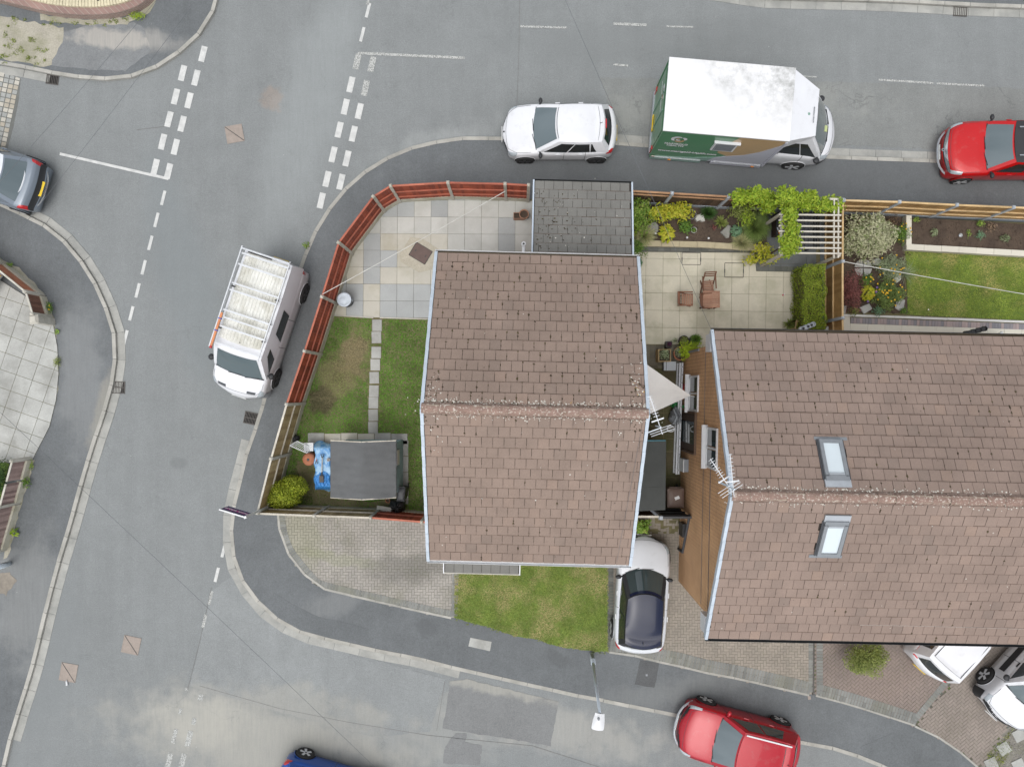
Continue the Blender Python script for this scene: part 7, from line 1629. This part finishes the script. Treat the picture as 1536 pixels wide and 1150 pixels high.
    def standard(s, side_mat=m_sideg, doors=4, mirror=None, scr=None):
        L = s.L; v = s.kind == 'van'
        s.glass('windscreen', 'front', .06, .94, .06, .95, scr or m_screen, slant=(.03, -.03)); s.glass('rear_window', 'rear', .1, .9, .2, .88, side_mat, slant=(.02, -.02))
        # black scuttle and wipers
        MB().grid(lambda u, w: s.cpt('front', .04 + .92 * u, -.02 + .09 * w, .016), 16, 2).build('scuttle', m_trim, s.t, True)
        for q in (.3, .62): MB().bar(s.cpt('front', q, .05, .03), s.cpt('front', q + .26, .1, .03), .02, .015).build('wiper', m_black, s.t)
        s.edge = []
        # mirrors
        for sd, fc in ((1, 'left'), (-1, 'right')):
            p = s.cpt(fc, .03, .06); o = MB().grid(lambda u, w: (p.x - .03 + (.12 if v else .075) * math.cos(2 * math.pi * u) * math.sin(math.pi * w) * .9, p.y + sd * (.13 + .1 * math.cos(math.pi * w)), p.z + .03 + .07 * math.sin(2 * math.pi * u) * math.sin(math.pi * w)), 14, 10)
            o.bar((p.x, p.y - sd * .02, p.z), (p.x - .02, p.y + sd * .06, p.z + .02), .05, .03); o.build('door_mirror', mirror or m_trim, s.t, True)
    def sideglass(s, spans, v0=.12, v1=.84, mat=m_sideg):
        for fc in ('left', 'right'):
            for (a, b_, s0, s1) in spans: s.glass('side_window', fc, a, b_, v0, v1, mat, off=.01, slant=(s0, s1))
    def gaps(s, ts, a0=.56, a1=.98):
        for t in ts:
            for sd in (1, -1): MB().grid(lambda u, v: s.B(t + (u - .5) * .0035, a0 + (a1 - a0) * v, sd, .003), 1, 10).build('panel_gap', m_gap, s.t)
    def handle(s, t, a=.66, mat=None):
        for sd in (1, -1): p, q = s.B(t, a, sd, .018), s.B(t + .04, a, sd, .018); MB().bar(p, q, .03, .03).build('door_handle', mat or s.pm, s.t)
    def hood(s, t0=.035, t1=.25, ay=.72):
        # shut lines of the bonnet
        for sd in (1, -1): 
            pts = [s.B(t0 + (t1 - t0) * i / 12, .4 + .16 * min(1, i / 5), sd, .002) for i in range(13)]; MB().tube(pts, .006, 4).build('bonnet_gap', m_gap, s.t)
        pts = [s.B(t0, .4 * (1 - 2 * i / 12) if i <= 6 else .4 * (2 * i / 12 - 1), 1 if i <= 6 else -1, .002) for i in range(13)]; MB().tube(pts, .006, 4).build('bonnet_gap', m_gap, s.t)
    def lights(s, f=((.02, .52), (.13, .56), (.11, .74), (.03, .78)), r=((.955, .5), (.992, .55), (.992, .78), (.90, .70)), fm=None):
        s.patch('headlight', f, fm or m_lens, both=True); s.patch('tail_light', r, m_tail, both=True)
    def ends(s, plate_f=m_plate_w, plate_r=m_plate_y, grille=True):
        if grille:
            MB().grid(lambda u, v: s.B(.006 + .022 * v, abs(.62 * (2 * u - 1)) , 1 if u > .5 else -1, .004) - Vector((-.008, 0, .02)), 16, 2).build('grille', m_trim, s.t, True)
        for sgn, m in ((1, plate_f), (-1, plate_r)):
            if m is None: continue
            t = 0 if sgn > 0 else 1; zt = s.zf(t); x = sgn * (s.L / 2 + .006); b = MB().box((x, 0, zt - .12), (.02, .52, .11)); 
            o = b.build('number_plate', m, s.t)
    def antenna(s, u=.9): p = s.rpt(u, .5); MB().tube([p, p + Vector((-.09, 0, .06))], .012, 5, r2=.004).build('aerial', m_trim, s.t)

# 1 white hatchback, top
c = Car('parked_car', 'clean white hatchback with black wheels, parked behind the green sided truck', 'car', (1.40, 8.93), (-1, .0), 3.95, 1.76, 1.42, pt_white, wheel=m_alloy_d)
c.standard(mirror=m_trim); c.sideglass([(.07, .40, .05, .0), (.42, .74, 0, -.02), (.75, .84, 0, -.06)]); c.gaps((.33, .535, .72)); c.handle(.46); c.handle(.66); c.hood(); c.lights(); c.ends(); c.antenna()
MB().grid(lambda u, v: c.rpt(.0 + .012 * v, .08 + .84 * u, .006), 12, 1).build('roof_seam', m_gap, c.t); MB().grid(lambda u, v: c.rpt(.9 + .008 * v, .04 + .92 * u, .006), 12, 1).build('spoiler_seam', m_gap, c.t)
MB().box(tuple(c.cpt('rear', .5, .93, .03)), (.04, .3, .03)).build('brake_light', m_tail, c.t); MB().box(tuple(c.B(.02, 0, 1, .01)), (.07, .05, .02)).build('badge', m_trim, c.t)
# 2 red suv, upper right
c = Car('parked_car', 'bright red crossover with silver roof rails, parked facing left at the upper right edge', 'car', (16.62, 8.27), (-1, .0), 4.2, 1.86, 1.55, pt_red, 'suv', roof=m_trim)
c.clad = True; c.standard(); c.sideglass([(.07, .42, .05, 0), (.44, .74, 0, -.02)]); c.gaps((.33, .55)); c.handle(.47, mat=pt_red); c.hood(.04); c.lights(((.015, .5), (.12, .55), (.115, .66), (.02, .68))); c.ends(); MB().grid(lambda u, v: c.B(.008 + .016 * v, abs(.66 * (2 * u - 1)), 1 if u > .5 else -1, .012), 18, 2).build('grille_trim', m_chrome, c.t, True)
MB().tube([(c.L / 2 + .02 - .35 * abs(q) ** 3, q * .8, .42) for q in np.linspace(-1, 1, 11)], .035, 6).build('bumper_trim', m_lgrey, c.t)
for q in (.16, .84): MB().bar(c.rpt(.06, q, .03), c.rpt(.9, q, .03), .04, .035).build('roof_rail', m_chrome, c.t)
b = MB(); p = c.B(.012, 0, 1, .03); b.bar(p + Vector((0, -.0, .0)), p + Vector((.05, .05, 0)), .02, .02).bar(p, p + Vector((.05, -.05, 0)), .02, .02).bar(p + Vector((.1, 0, 0)), p + Vector((.05, .05, 0)), .02, .02).bar(p + Vector((.1, 0, 0)), p + Vector((.05, -.05, 0)), .02, .02).build('badge', m_chrome, c.t)
# 3 crimson suv, bottom
c = Car('parked_car', 'crimson red crossover parked at the bottom, half on the footway beyond the street lamp', 'car', (7.50, -11.93), (-.966, .257), 4.22, 1.84, 1.56, pt_crim, 'suv', wr=.33)
c.standard(mirror=pt_crim); c.sideglass([(.07, .42, .05, 0), (.44, .80, 0, -.05)]); c.gaps((.33, .55, .74)); c.handle(.47, mat=pt_crim); c.handle(.68, mat=pt_crim); c.hood(.05); c.lights(((.012, .5), (.13, .5), (.13, .6), (.015, .68))); c.ends(); c.antenna()
MB().tube([(c.L / 2 + .02 - .38 * abs(q) ** 3, q * .84, .45) for q in np.linspace(-1, 1, 13)], .04, 6).build('bumper_trim', m_lgrey, c.t)
for q in (.05, .95): MB().bar(c.rpt(.03, q, .03), c.rpt(.93, q, .03), .045, .03).build('roof_rail', m_white, c.t)
MB().grid(lambda u, v: c.rpt(.82 + .01 * v, .1 + .8 * u, .007), 10, 1).build('roof_seam', m_gap, c.t)
# 4 silver hatch with dark roof
c = Car('parked_car', 'silver hatchback with a glossy dark navy roof on the buff block driveway', 'car', (4.19, -6.9), (.065, .998), 3.98, 1.75, 1.46, pt_silver, roof=pt_navy, z=.12, cab=dict(f0=.25, f1=.44, wb=.85, wt=.66, cr=.07, r1=.90, bt=.2, bf=.22, br=.16, pil=m_trim))
c.standard(scr=M('dark_windscreen', C(70, 84, 86), .05, .05, 3, 0, Coat_Weight=1.)); c.sideglass([(.05, .46, .04, 0), (.48, .93, 0, -.03)], .06, .9); c.gaps((.33, .60)); c.handle(.46, mat=m_white); c.handle(.66, mat=m_white); c.hood(.03, .23); c.lights(((.05, .48), (.13, .52), (.12, .66), (.06, .68))); c.ends(plate_r=None); c.antenna(.86)
MB().grid(lambda u, v: c.cpt('front', .05 + .9 * u, .88 + .1 * v, .018), 12, 2).build('roof_front_edge', pt_navy, c.t, True)
# 5 grey car, left edge
c = Car('parked_car', 'steel grey car with a yellow rear plate at the left edge, on the kerb', 'car', (-18.45, 7.62), (-.953, .30), 4.4, 1.84, 1.48, pt_grey, roof=pt_silver, cab=dict(r1=.80, r0=.92), table=[(0, .66, .50), (.04, .885, .68), (.1, .965, .78), (.27, 1., .93), (.6, 1., .98), (.8, .995, 1.02), (.9, .97, 1.0), (.95, .93, .96), (.97, .9, .80), (.985, .88, .62), (1, .84, .56)])
c.standard(scr=m_screen); c.glass('rear_screen', 'rear', .08, .92, .08, .95, m_screen, off=.02); c.sideglass([(.07, .42, .05, 0), (.44, .8, 0, -.02)]); c.gaps((.33, .55)); c.handle(.66); c.lights(r=((.93, .52), (.975, .5), (.975, .72), (.91, .66))); c.ends(plate_r=None)
MB().grid(lambda u, v: c.B(.972 + .024 * v, .72 * abs(2 * u - 1), 1 if u > .5 else -1, .008), 16, 3).build('bumper_panel', m_trim, c.t, True)
MB().box((-c.L / 2 + .06, 0, .62), (.14, .52, .02), M=Matrix.Rotation(-.5, 3, 'Y')).build('number_plate', m_plate_y, c.t)
MB().tube([(-c.L / 2 - .03 + .3 * abs(q) ** 3, q * .78, .5) for q in np.linspace(-1, 1, 11)], .03, 6).build('bumper_trim', m_chrome, c.t)
MB().tube([(-c.L / 2 + .42 + .28 * abs(q) ** 2.5, q * .74, 1.01) for q in np.linspace(-1, 1, 13)], .045, 6).build('boot_lip', pt_silver, c.t, True)
# 6 blue car
c = Car('parked_car', 'deep blue car cut off by the bottom edge, with silver wheels', 'car', (-6.36, -13.78), (.96, -.28), 4.1, 1.78, 1.46, pt_blue, wr=.32)
c.standard(); c.sideglass([(.07, .42, .05, 0), (.44, .82, 0, -.05)]); c.gaps((.33, .55)); c.handle(.5); c.lights(); c.ends()
# 7 white hatch under the eave, rear to the camera
c = Car('parked_car', 'white car with a red tail lamp, its tail sticking out under the large roof', 'car', (15.02, -8.02), (.659, .752), 3.9, 1.72, 1.52, pt_white, z=.12, cab=dict(wt=.76, r1=.90, r0=.975, br=.05), wheel=m_alloy)
c.standard(); c.sideglass([(.07, .42, .05, 0), (.44, .86, 0, -.03)]); c.gaps((.33, .55, .8)); c.handle(.66); c.lights(r=((.87, .42), (.965, .40), (.965, .66), (.86, .62))); c.ends()
for q in (.08, .92): MB().bar(c.rpt(.02, q, .006), c.rpt(.9, q, .006), .02, .012).build('roof_gutter', m_gap, c.t)
MB().grid(lambda u, v: c.rpt(.895 + .006 * v, .05 + .9 * u, .006), 10, 1).build('roof_seam', m_gap, c.t)
# 8 small white van bottom right
c = Car('parked_van', 'small white van with black bumper and steel wheels, nose out at the right edge', 'van', (17.72, -9.42), (-.675, -.738), 4.5, 1.86, 1.80, pt_white, 'van', z=.12, wheel=m_alloy, wr=.33, cab=dict(f0=.2, f1=.34, z1=.6))
c.clad = True; c.standard(side_mat=pt_white); c.sideglass([(.05, .26, .05, 0)], .08, .7); c.gaps((.24, .42)); c.handle(.38, mat=m_trim); c.hood(.035, .18); c.lights(((.02, .5), (.1, .52), (.09, .68), (.02, .66)), fm=m_lens); c.ends()
c.patch('bumper_corner', ((.0, .74), (.09, .78), (.09, 1), (.0, 1)), m_trim, both=True, off=.02); c.patch('rubbing_strip', ((.3, .78), (.9, .78), (.9, .88), (.3, .88)), m_trim, both=True, off=.012)
# 9 car behind the low fence (only its corner shows)
c = Car('parked_car', 'white car with a yellow plate, only its tail corner showing at the left edge', 'car', (-19.75, 4.75), (-.77, .64), 4.0, 1.7, 1.45, pt_white, z=.12)
c.standard(); c.sideglass([(.07, .42, .05, 0), (.44, .8, 0, -.03)]); c.lights(); c.ends(); MB().box((-c.L / 2 - .02, -.45, .6), (.03, .5, .12)).build('number_plate', m_plate_y, c.t)

# white panel van with roof rack
c = Car('panel_van', 'white panel van with a ribbed roof and aluminium ladder rack, parked beside the red fence', 'van', (-8.86, 2.18), (-.314, -.949), 4.92, 1.92, 1.90, pt_white, 'van', wheel=m_alloy_d, wr=.34)
c.standard(side_mat=pt_white); c.sideglass([(.05, .19, .06, 0)], .03, .62); c.glass('load_window', 'left', .34, .58, .03, .6, m_sideg, off=.014, label=None); c.gaps((.22, .42, .62)); c.handle(.39, .6, m_trim); c.handle(.45, .6, m_trim); c.hood(.04, .14)
c.lights(((.015, .46), (.085, .5), (.08, .66), (.02, .72)), ((.965, .6), (.995, .6), (.995, .8), (.965, .8)))
c.patch('bumper_corner', ((.0, .70), (.07, .74), (.09, 1), (.0, 1)), m_lgrey, both=True, off=.02); c.ends(plate_f=m_plate_w, grille=False)
for q in (-.32, .32): 
    MB().grid(lambda u, v: c.B(.045 + .018 * v, .18 + .2 * u, 1 if q > 0 else -1, .008), 4, 2).build('bonnet_vent', m_gap, c.t)
MB().tube([c.rpt(.12, .5), c.rpt(.12, .5) + Vector((0, 0, .05))], .015, 6).build('aerial', m_black, c.t)
MB().grid(lambda u, v: c.B(.45 + .5 * u, .56 + .006 * v, 1, .008), 20, 1).build('door_rail', m_gap, c.t)
ivory = M('weathered_ivory_roof', C(244, 244, 237), .6, .08, 2.5, .05, 30, 0, 0, C(176, 172, 150), .5)
MB().grid(lambda u, v: c.rpt(.1 + .88 * u, .05 + .9 * v, .02 + .018 * max(0, math.sin(v * math.pi * 26)) * (1 if .03 < u < .97 else 0)), 30, 156).build('ribbed_panel', ivory, c.t, False)
zr_ = 2.14
for u_, w in ((.05, .05), (.22, .055), (.31, .05), (.38, .055), (.58, .055), (.65, .05), (.84, .055), (.95, .055)):
    x = c.rpt(u_, .5).x; MB().bar((x, -.80, zr_), (x, .80, zr_), w, .03).build('rack_bar', m_alu, c.t)
for sd in (-1, 1):
    x0, x1 = c.rpt(.0, .5).x, c.rpt(1, .5).x
    for dz in ((0, .07) if sd < 0 else (0,)): MB().bar((x0, sd * .80, zr_ + dz), (x1 - .05, sd * .80, zr_ + dz), .035, .035).build('rack_rail', m_alu, c.t)
    for u_ in (.2, .38, .62, .95): x = c.rpt(u_, .5).x; MB().box((x, sd * .74, 2.03), (.05, .05, .2)).build('rack_foot', m_black, c.t)
MB().tube([(x1 + .02, -.82, 2.2), (x1 + .02, .82, 2.2)], .03, 8).build('rear_roller', m_alu, c.t); MB().box((x1 + .05, -.2, 2.1), (.08, .8, .06)).build('door_ladder_bracket', m_black, c.t)
t = thing('ladder_tube', 'orange and white tube strapped on the outer side of the van rack', 'tube', tuple(c.t.matrix_basis @ Vector((.35, -.75, 2.2))), c.t.rotation_euler.z)
MB().tube([(-.5, 0, 0), (.62, 0, 0)], .04, 8).build('tube_body', M('orange_tube', C(230, 150, 100), .5), t); MB().tube([(.62, 0, 0), (.7, 0, 0)], .046, 8).build('end_cap', m_red, t)
for x in (-.3, .1): MB().box((x, 0, 0), (.03, .1, .1)).build('strap', M('blue_strap', C(60, 90, 190), .6), t)
# green box truck
hd = (math.cos(math.radians(-4.9)), math.sin(math.radians(-4.9)))
tab = [(0, .62, .62), (.015, .76, .80), (.05, .87, .98), (.11, .945, 1.14), (.18, .98, 1.26), (.24, .99, 1.32), (.34, 1, 1.34), (.45, 1, 1.34), (.6, .98, 1.34), (1, .95, 1.3)]
c = Car('box_truck', 'white roofed box truck with dark green and gold sides, parked in the upper road', 'truck', (7.72, 9.02), hd, 6.25, 2.05, 2.35, pt_white, 'van', table=tab, wr=.35, wheel=m_alloy, cab=dict(f0=.062, f1=.21, r1=.40, r0=.42, wb=.90, wt=.72, bf=.22, bt=.12))
T = c.t; L2 = c.L / 2
c.standard(side_mat=pt_white, mirror=m_trim); c.sideglass([(.06, .34, .1, 0), (.36, .78, 0, -.05)], .02, .66); c.gaps((.2, .36)); c.handle(.335, .6, m_trim); c.lights(((.03, .5), (.09, .52), (.085, .66), (.03, .7))); c.hood(.03, .12)
c.patch('bumper_corner', ((.0, .76), (.05, .8), (.06, 1), (.0, 1)), m_trim, both=True, off=.02)
bx0, bx1, hw, zb0, zt0 = -L2 + .02, -L2 + 3.92, 1.12, .42, 2.86
m_grn = paint('dark_green_livery', C(84, 146, 102), 0, .05); m_teal = paint('pale_green_livery', C(140, 176, 162), 0, .04); m_gold = paint('gold_livery', C(206, 174, 128), 0, .04); m_lil = paint('pale_lilac_grey_livery', C(206, 208, 220), 0, .03)
def sootm():
    q = NT('streaked_white_roof'); cc = q.scale(C(246, 247, 248), q.mr(q.noise(1.2, 4), .3, .7, .97, 1.02))
    m = q.math('MULTIPLY', q.mr(q.noise(2.2, 8, .72), .42, .66, 0, .8), q.blob(1140, 148, 130, 62, 25, .6, .35, 1.2)); cc = q.mix(m, cc, C(138, 140, 134)); return q.out(cc, .5)
m_soot = sootm()
MB().box(((bx0 + bx1) / 2, 0, (zb0 + zt0) / 2), (bx1 - bx0, 2 * hw, zt0 - zb0)).build('box_body', m_grn, T)
MB().box(((bx0 + bx1) / 2, 0, zt0 + .0), (bx1 - bx0 + .06, 2 * hw + .06, .05)).build('box_roof', m_soot, T)
MB().box((bx1 + .015, 0, (zb0 + zt0) / 2 + .1), (.03, 2 * hw + .03, zt0 - zb0 - .2)).build('front_bulkhead', pt_white, T)
# sloping luton nose from the box roof down to the cab roof
MB().add([(bx1 + .03, y, z) for y, z in ((-hw, 2.84), (hw, 2.84), (hw, 2.2), (-hw, 2.2))] + [(bx1 + .98, y, z) for y, z in ((-.74, 2.46), (.74, 2.46), (.74, 2.25), (-.74, 2.25))], [(0, 1, 2, 3), (7, 6, 5, 4), (0, 4, 5, 1), (1, 5, 6, 2), (2, 6, 7, 3), (3, 7, 4, 0)]).build('wind_deflector', pt_white, T)
rs = -1                                         # the kerb side faces -y in the truck's own frame
for sd in (1, -1):
    y = sd * (hw + .008)
    def sidepoly(name, pts, mat, o=0): 
        b = MB(); yy = sd * (hw + .006 + o); n = len(pts); b.v = [(bx0 + x, yy, zb0 + z) for x, z in pts] + [(bx0 + x, sd * (hw + .001), zb0 + z) for x, z in pts]; b.f = [tuple(range(n)), tuple(range(2 * n - 1, n - 1, -1))] + [(i, (i + 1) % n, n + (i + 1) % n, n + i) for i in range(n)]; b.build(name, mat, T)
    zt_ = zt0 - zb0 - .05
    arc_ = [(2.15 + 1.75 * (i / 12), .50 + 1.9 * (i / 12) ** 1.5 * .9) for i in range(13)]
    sidepoly('gold_panel', [(2.45, zt_)] + [(2.45 - .35 * math.sin(i / 8 * 1.57), zt_ - 1.5 * i / 8) for i in range(1, 9)] + [(2.5, .62), (3.0, .85), (3.4, 1.25), (3.85, 2.0), (3.88, zt_)], m_gold)
    sidepoly('lilac_panel', [(1.95, 0.02), (2.12, .4), (2.5, .64), (3.0, .87), (3.4, 1.27), (3.88, 2.02), (3.88, .02)], m_lil, .003)
    sidepoly('pale_green_sweep', [(.02, .02), (.02, .08), (.7, .14), (1.4, .22), (2.14, .44), (1.97, .02)], m_teal, .005)
    MB().box((bx0 + .9, sd * (hw + .005), zb0 - .1), (1.75, .03, .2)).build('side_skirt', m_teal, T); MB().box((bx0 + 3.0, sd * (hw + .005), zb0 - .1), (1.75, .03, .2)).build('side_skirt', m_lil, T)
    MB().bar((bx0 + .05, sd * (hw + .025), zb0 + .02), (bx0 + 1.75, sd * (hw + .025), zb0 + .02), .02, .025).build('rub_rail', m_chrome, T); MB().bar((bx0 + 2.2, sd * (hw + .025), zb0 + .02), (bx1 - .05, sd * (hw + .025), zb0 + .02), .02, .025).build('rub_rail', m_chrome, T)
    for x in (.7, 3.6): MB().box((bx0 + x, sd * (hw + .03), zb0 - .12), (.1, .03, .05)).build('side_marker', m_amber, T)
    w = MB().box((bx0 + 2.15, sd * (hw + .025), 1.95), (.74, .05, .72)).build('window', m_white, T); MB().box((bx0 + 2.15, sd * (hw + .052), 1.92), (.62, .01, .56)).build('pane', m_grey, w); MB().box((bx0 + 2.15, sd * (hw + .05), 2.34), (.84, .09, .06)).build('window_hood', m_white, w)
    MB().bar((bx0 + 1.87, sd * (hw + .065), 1.7), (bx0 + 1.87, sd * (hw + .065), 2.16), .015, .012).build('window_rail', m_lgrey, w)
for sd in (1, -1):
    MB().bar((bx0, sd * hw, zb0), (bx0, sd * hw, zt0), .05, .05).build('corner_trim', m_grn, T); MB().box((bx0 - .02, sd * (hw - .12), .75), (.05, .14, .34)).build('tail_light', m_tail, T)
    MB().box((bx1 - .0, sd * hw, 1.55), (.07, .07, 2.3)).build('corner_post', m_lil, T)
MB().box((bx0 - .03, 0, .5), (.06, 2.1, .16)).build('rear_bumper', m_lgrey, T); MB().box((bx0 - .045, -.1, .72), (.03, .55, .12)).build('number_plate', m_plate_y, T); MB().box((bx0 - .012, 0, 1.5), (.012, 2.0, 2.0)).build('rear_door', m_teal if False else m_grn, T)
for y in (-.3, .3): MB().bar((bx0 - .03, y, .6), (bx0 - .03, y, 2.4), .03, .03).build('lock_bar', m_teal, T)
MB().box((bx0 + .1, -hw - .03, zb0 + .1), (.12, .02, .08)).build('reflector', m_tan_rail, T)
# lettering and emblem on the side that faces the camera, and on the tail
yl = -(hw + .012)
text(T, 'www.marigold-health.com', .185, (bx0 + 1.14, yl - .008, zb0 + .72), (1, 0, 0), (0, 0, 1), m_white, world=False)
text(T, 'MARIGOLD', .15, (bx0 + .62, yl, zb0 + 1.36), (1, 0, 0), (0, 0, 1), m_white, world=False); text(T, 'HEALTH', .15, (bx0 + .62, yl, zb0 + 1.2), (1, 0, 0), (0, 0, 1), m_white, world=False)
def emblem(o, r, u, s):
    r, u = Vector(r), Vector(u); n = r.cross(u); o = Vector(o)
    for m, a0, a1, r0, r1 in ((m_white, 1.2, 3.9, .55, 1.), (m_gold, 4.1, 6.0, .5, .95), (m_white, 6.1, 7.3, .6, 1.), (m_gold, 1.4, 2.9, .12, .4), (m_white, 3.1, 5.6, .1, .42)):
        k = 9; b = MB(); q = [(a0 + (a1 - a0) * i / k, r1 * (1 - .25 * abs(2 * i / k - 1) ** 2)) for i in range(k + 1)] + [(a1 - (a1 - a0) * i / k, r0) for i in range(k + 1)]
        pts = [o + (r * math.cos(a) + u * math.sin(a)) * s * rr + n * .004 for a, rr in q]; m0 = len(pts)
        b.v = [tuple(p) for p in pts] + [tuple(p - n * .004) for p in pts]; b.f = [(i, i + 1, m0 - 2 - i, m0 - 1 - i) for i in range(k)] + [(m0 + i + 1, m0 + i, 2 * m0 - 1 - i, 2 * m0 - 2 - i) for i in range(k)]; b.build('emblem', m, T)
emblem((bx0 + .62, yl, zb0 + 1.78), (1, 0, 0), (0, 0, 1), .27); emblem((bx0 - .02, .3, 2.3), (0, -1, 0), (0, 0, 1), .25)
text(T, 'MARIGOLD HEALTH', .11, (bx0 - .022, .3, 1.95), (0, -1, 0), (0, 0, 1), m_white, world=False)
cx_ = bx1 + .30; zz_ = 2.66; text(T, 'MARIGOLD HEALTH', .055, (bx1 + .84, -.12, 2.545), (0, -1, 0), (1, 0, 0), m_grey, world=False) 
b = MB(); b.lathe([(.05, -.01), (.045, .0), (.02, .01)], (bx1 + .66, -.12, 2.60), 9).build('emblem', m_teal, T)
MB().box(tuple(c.cpt('front', .46, .3, .02)), (.16, .2, .01), M=Matrix.Rotation(.5, 3, 'Y')).build('screen_notice', M('pale_yellow_card', C(214, 226, 160), .6), T)

# names: drop a stray group-of-one
print('objects', len(bpy.data.objects))
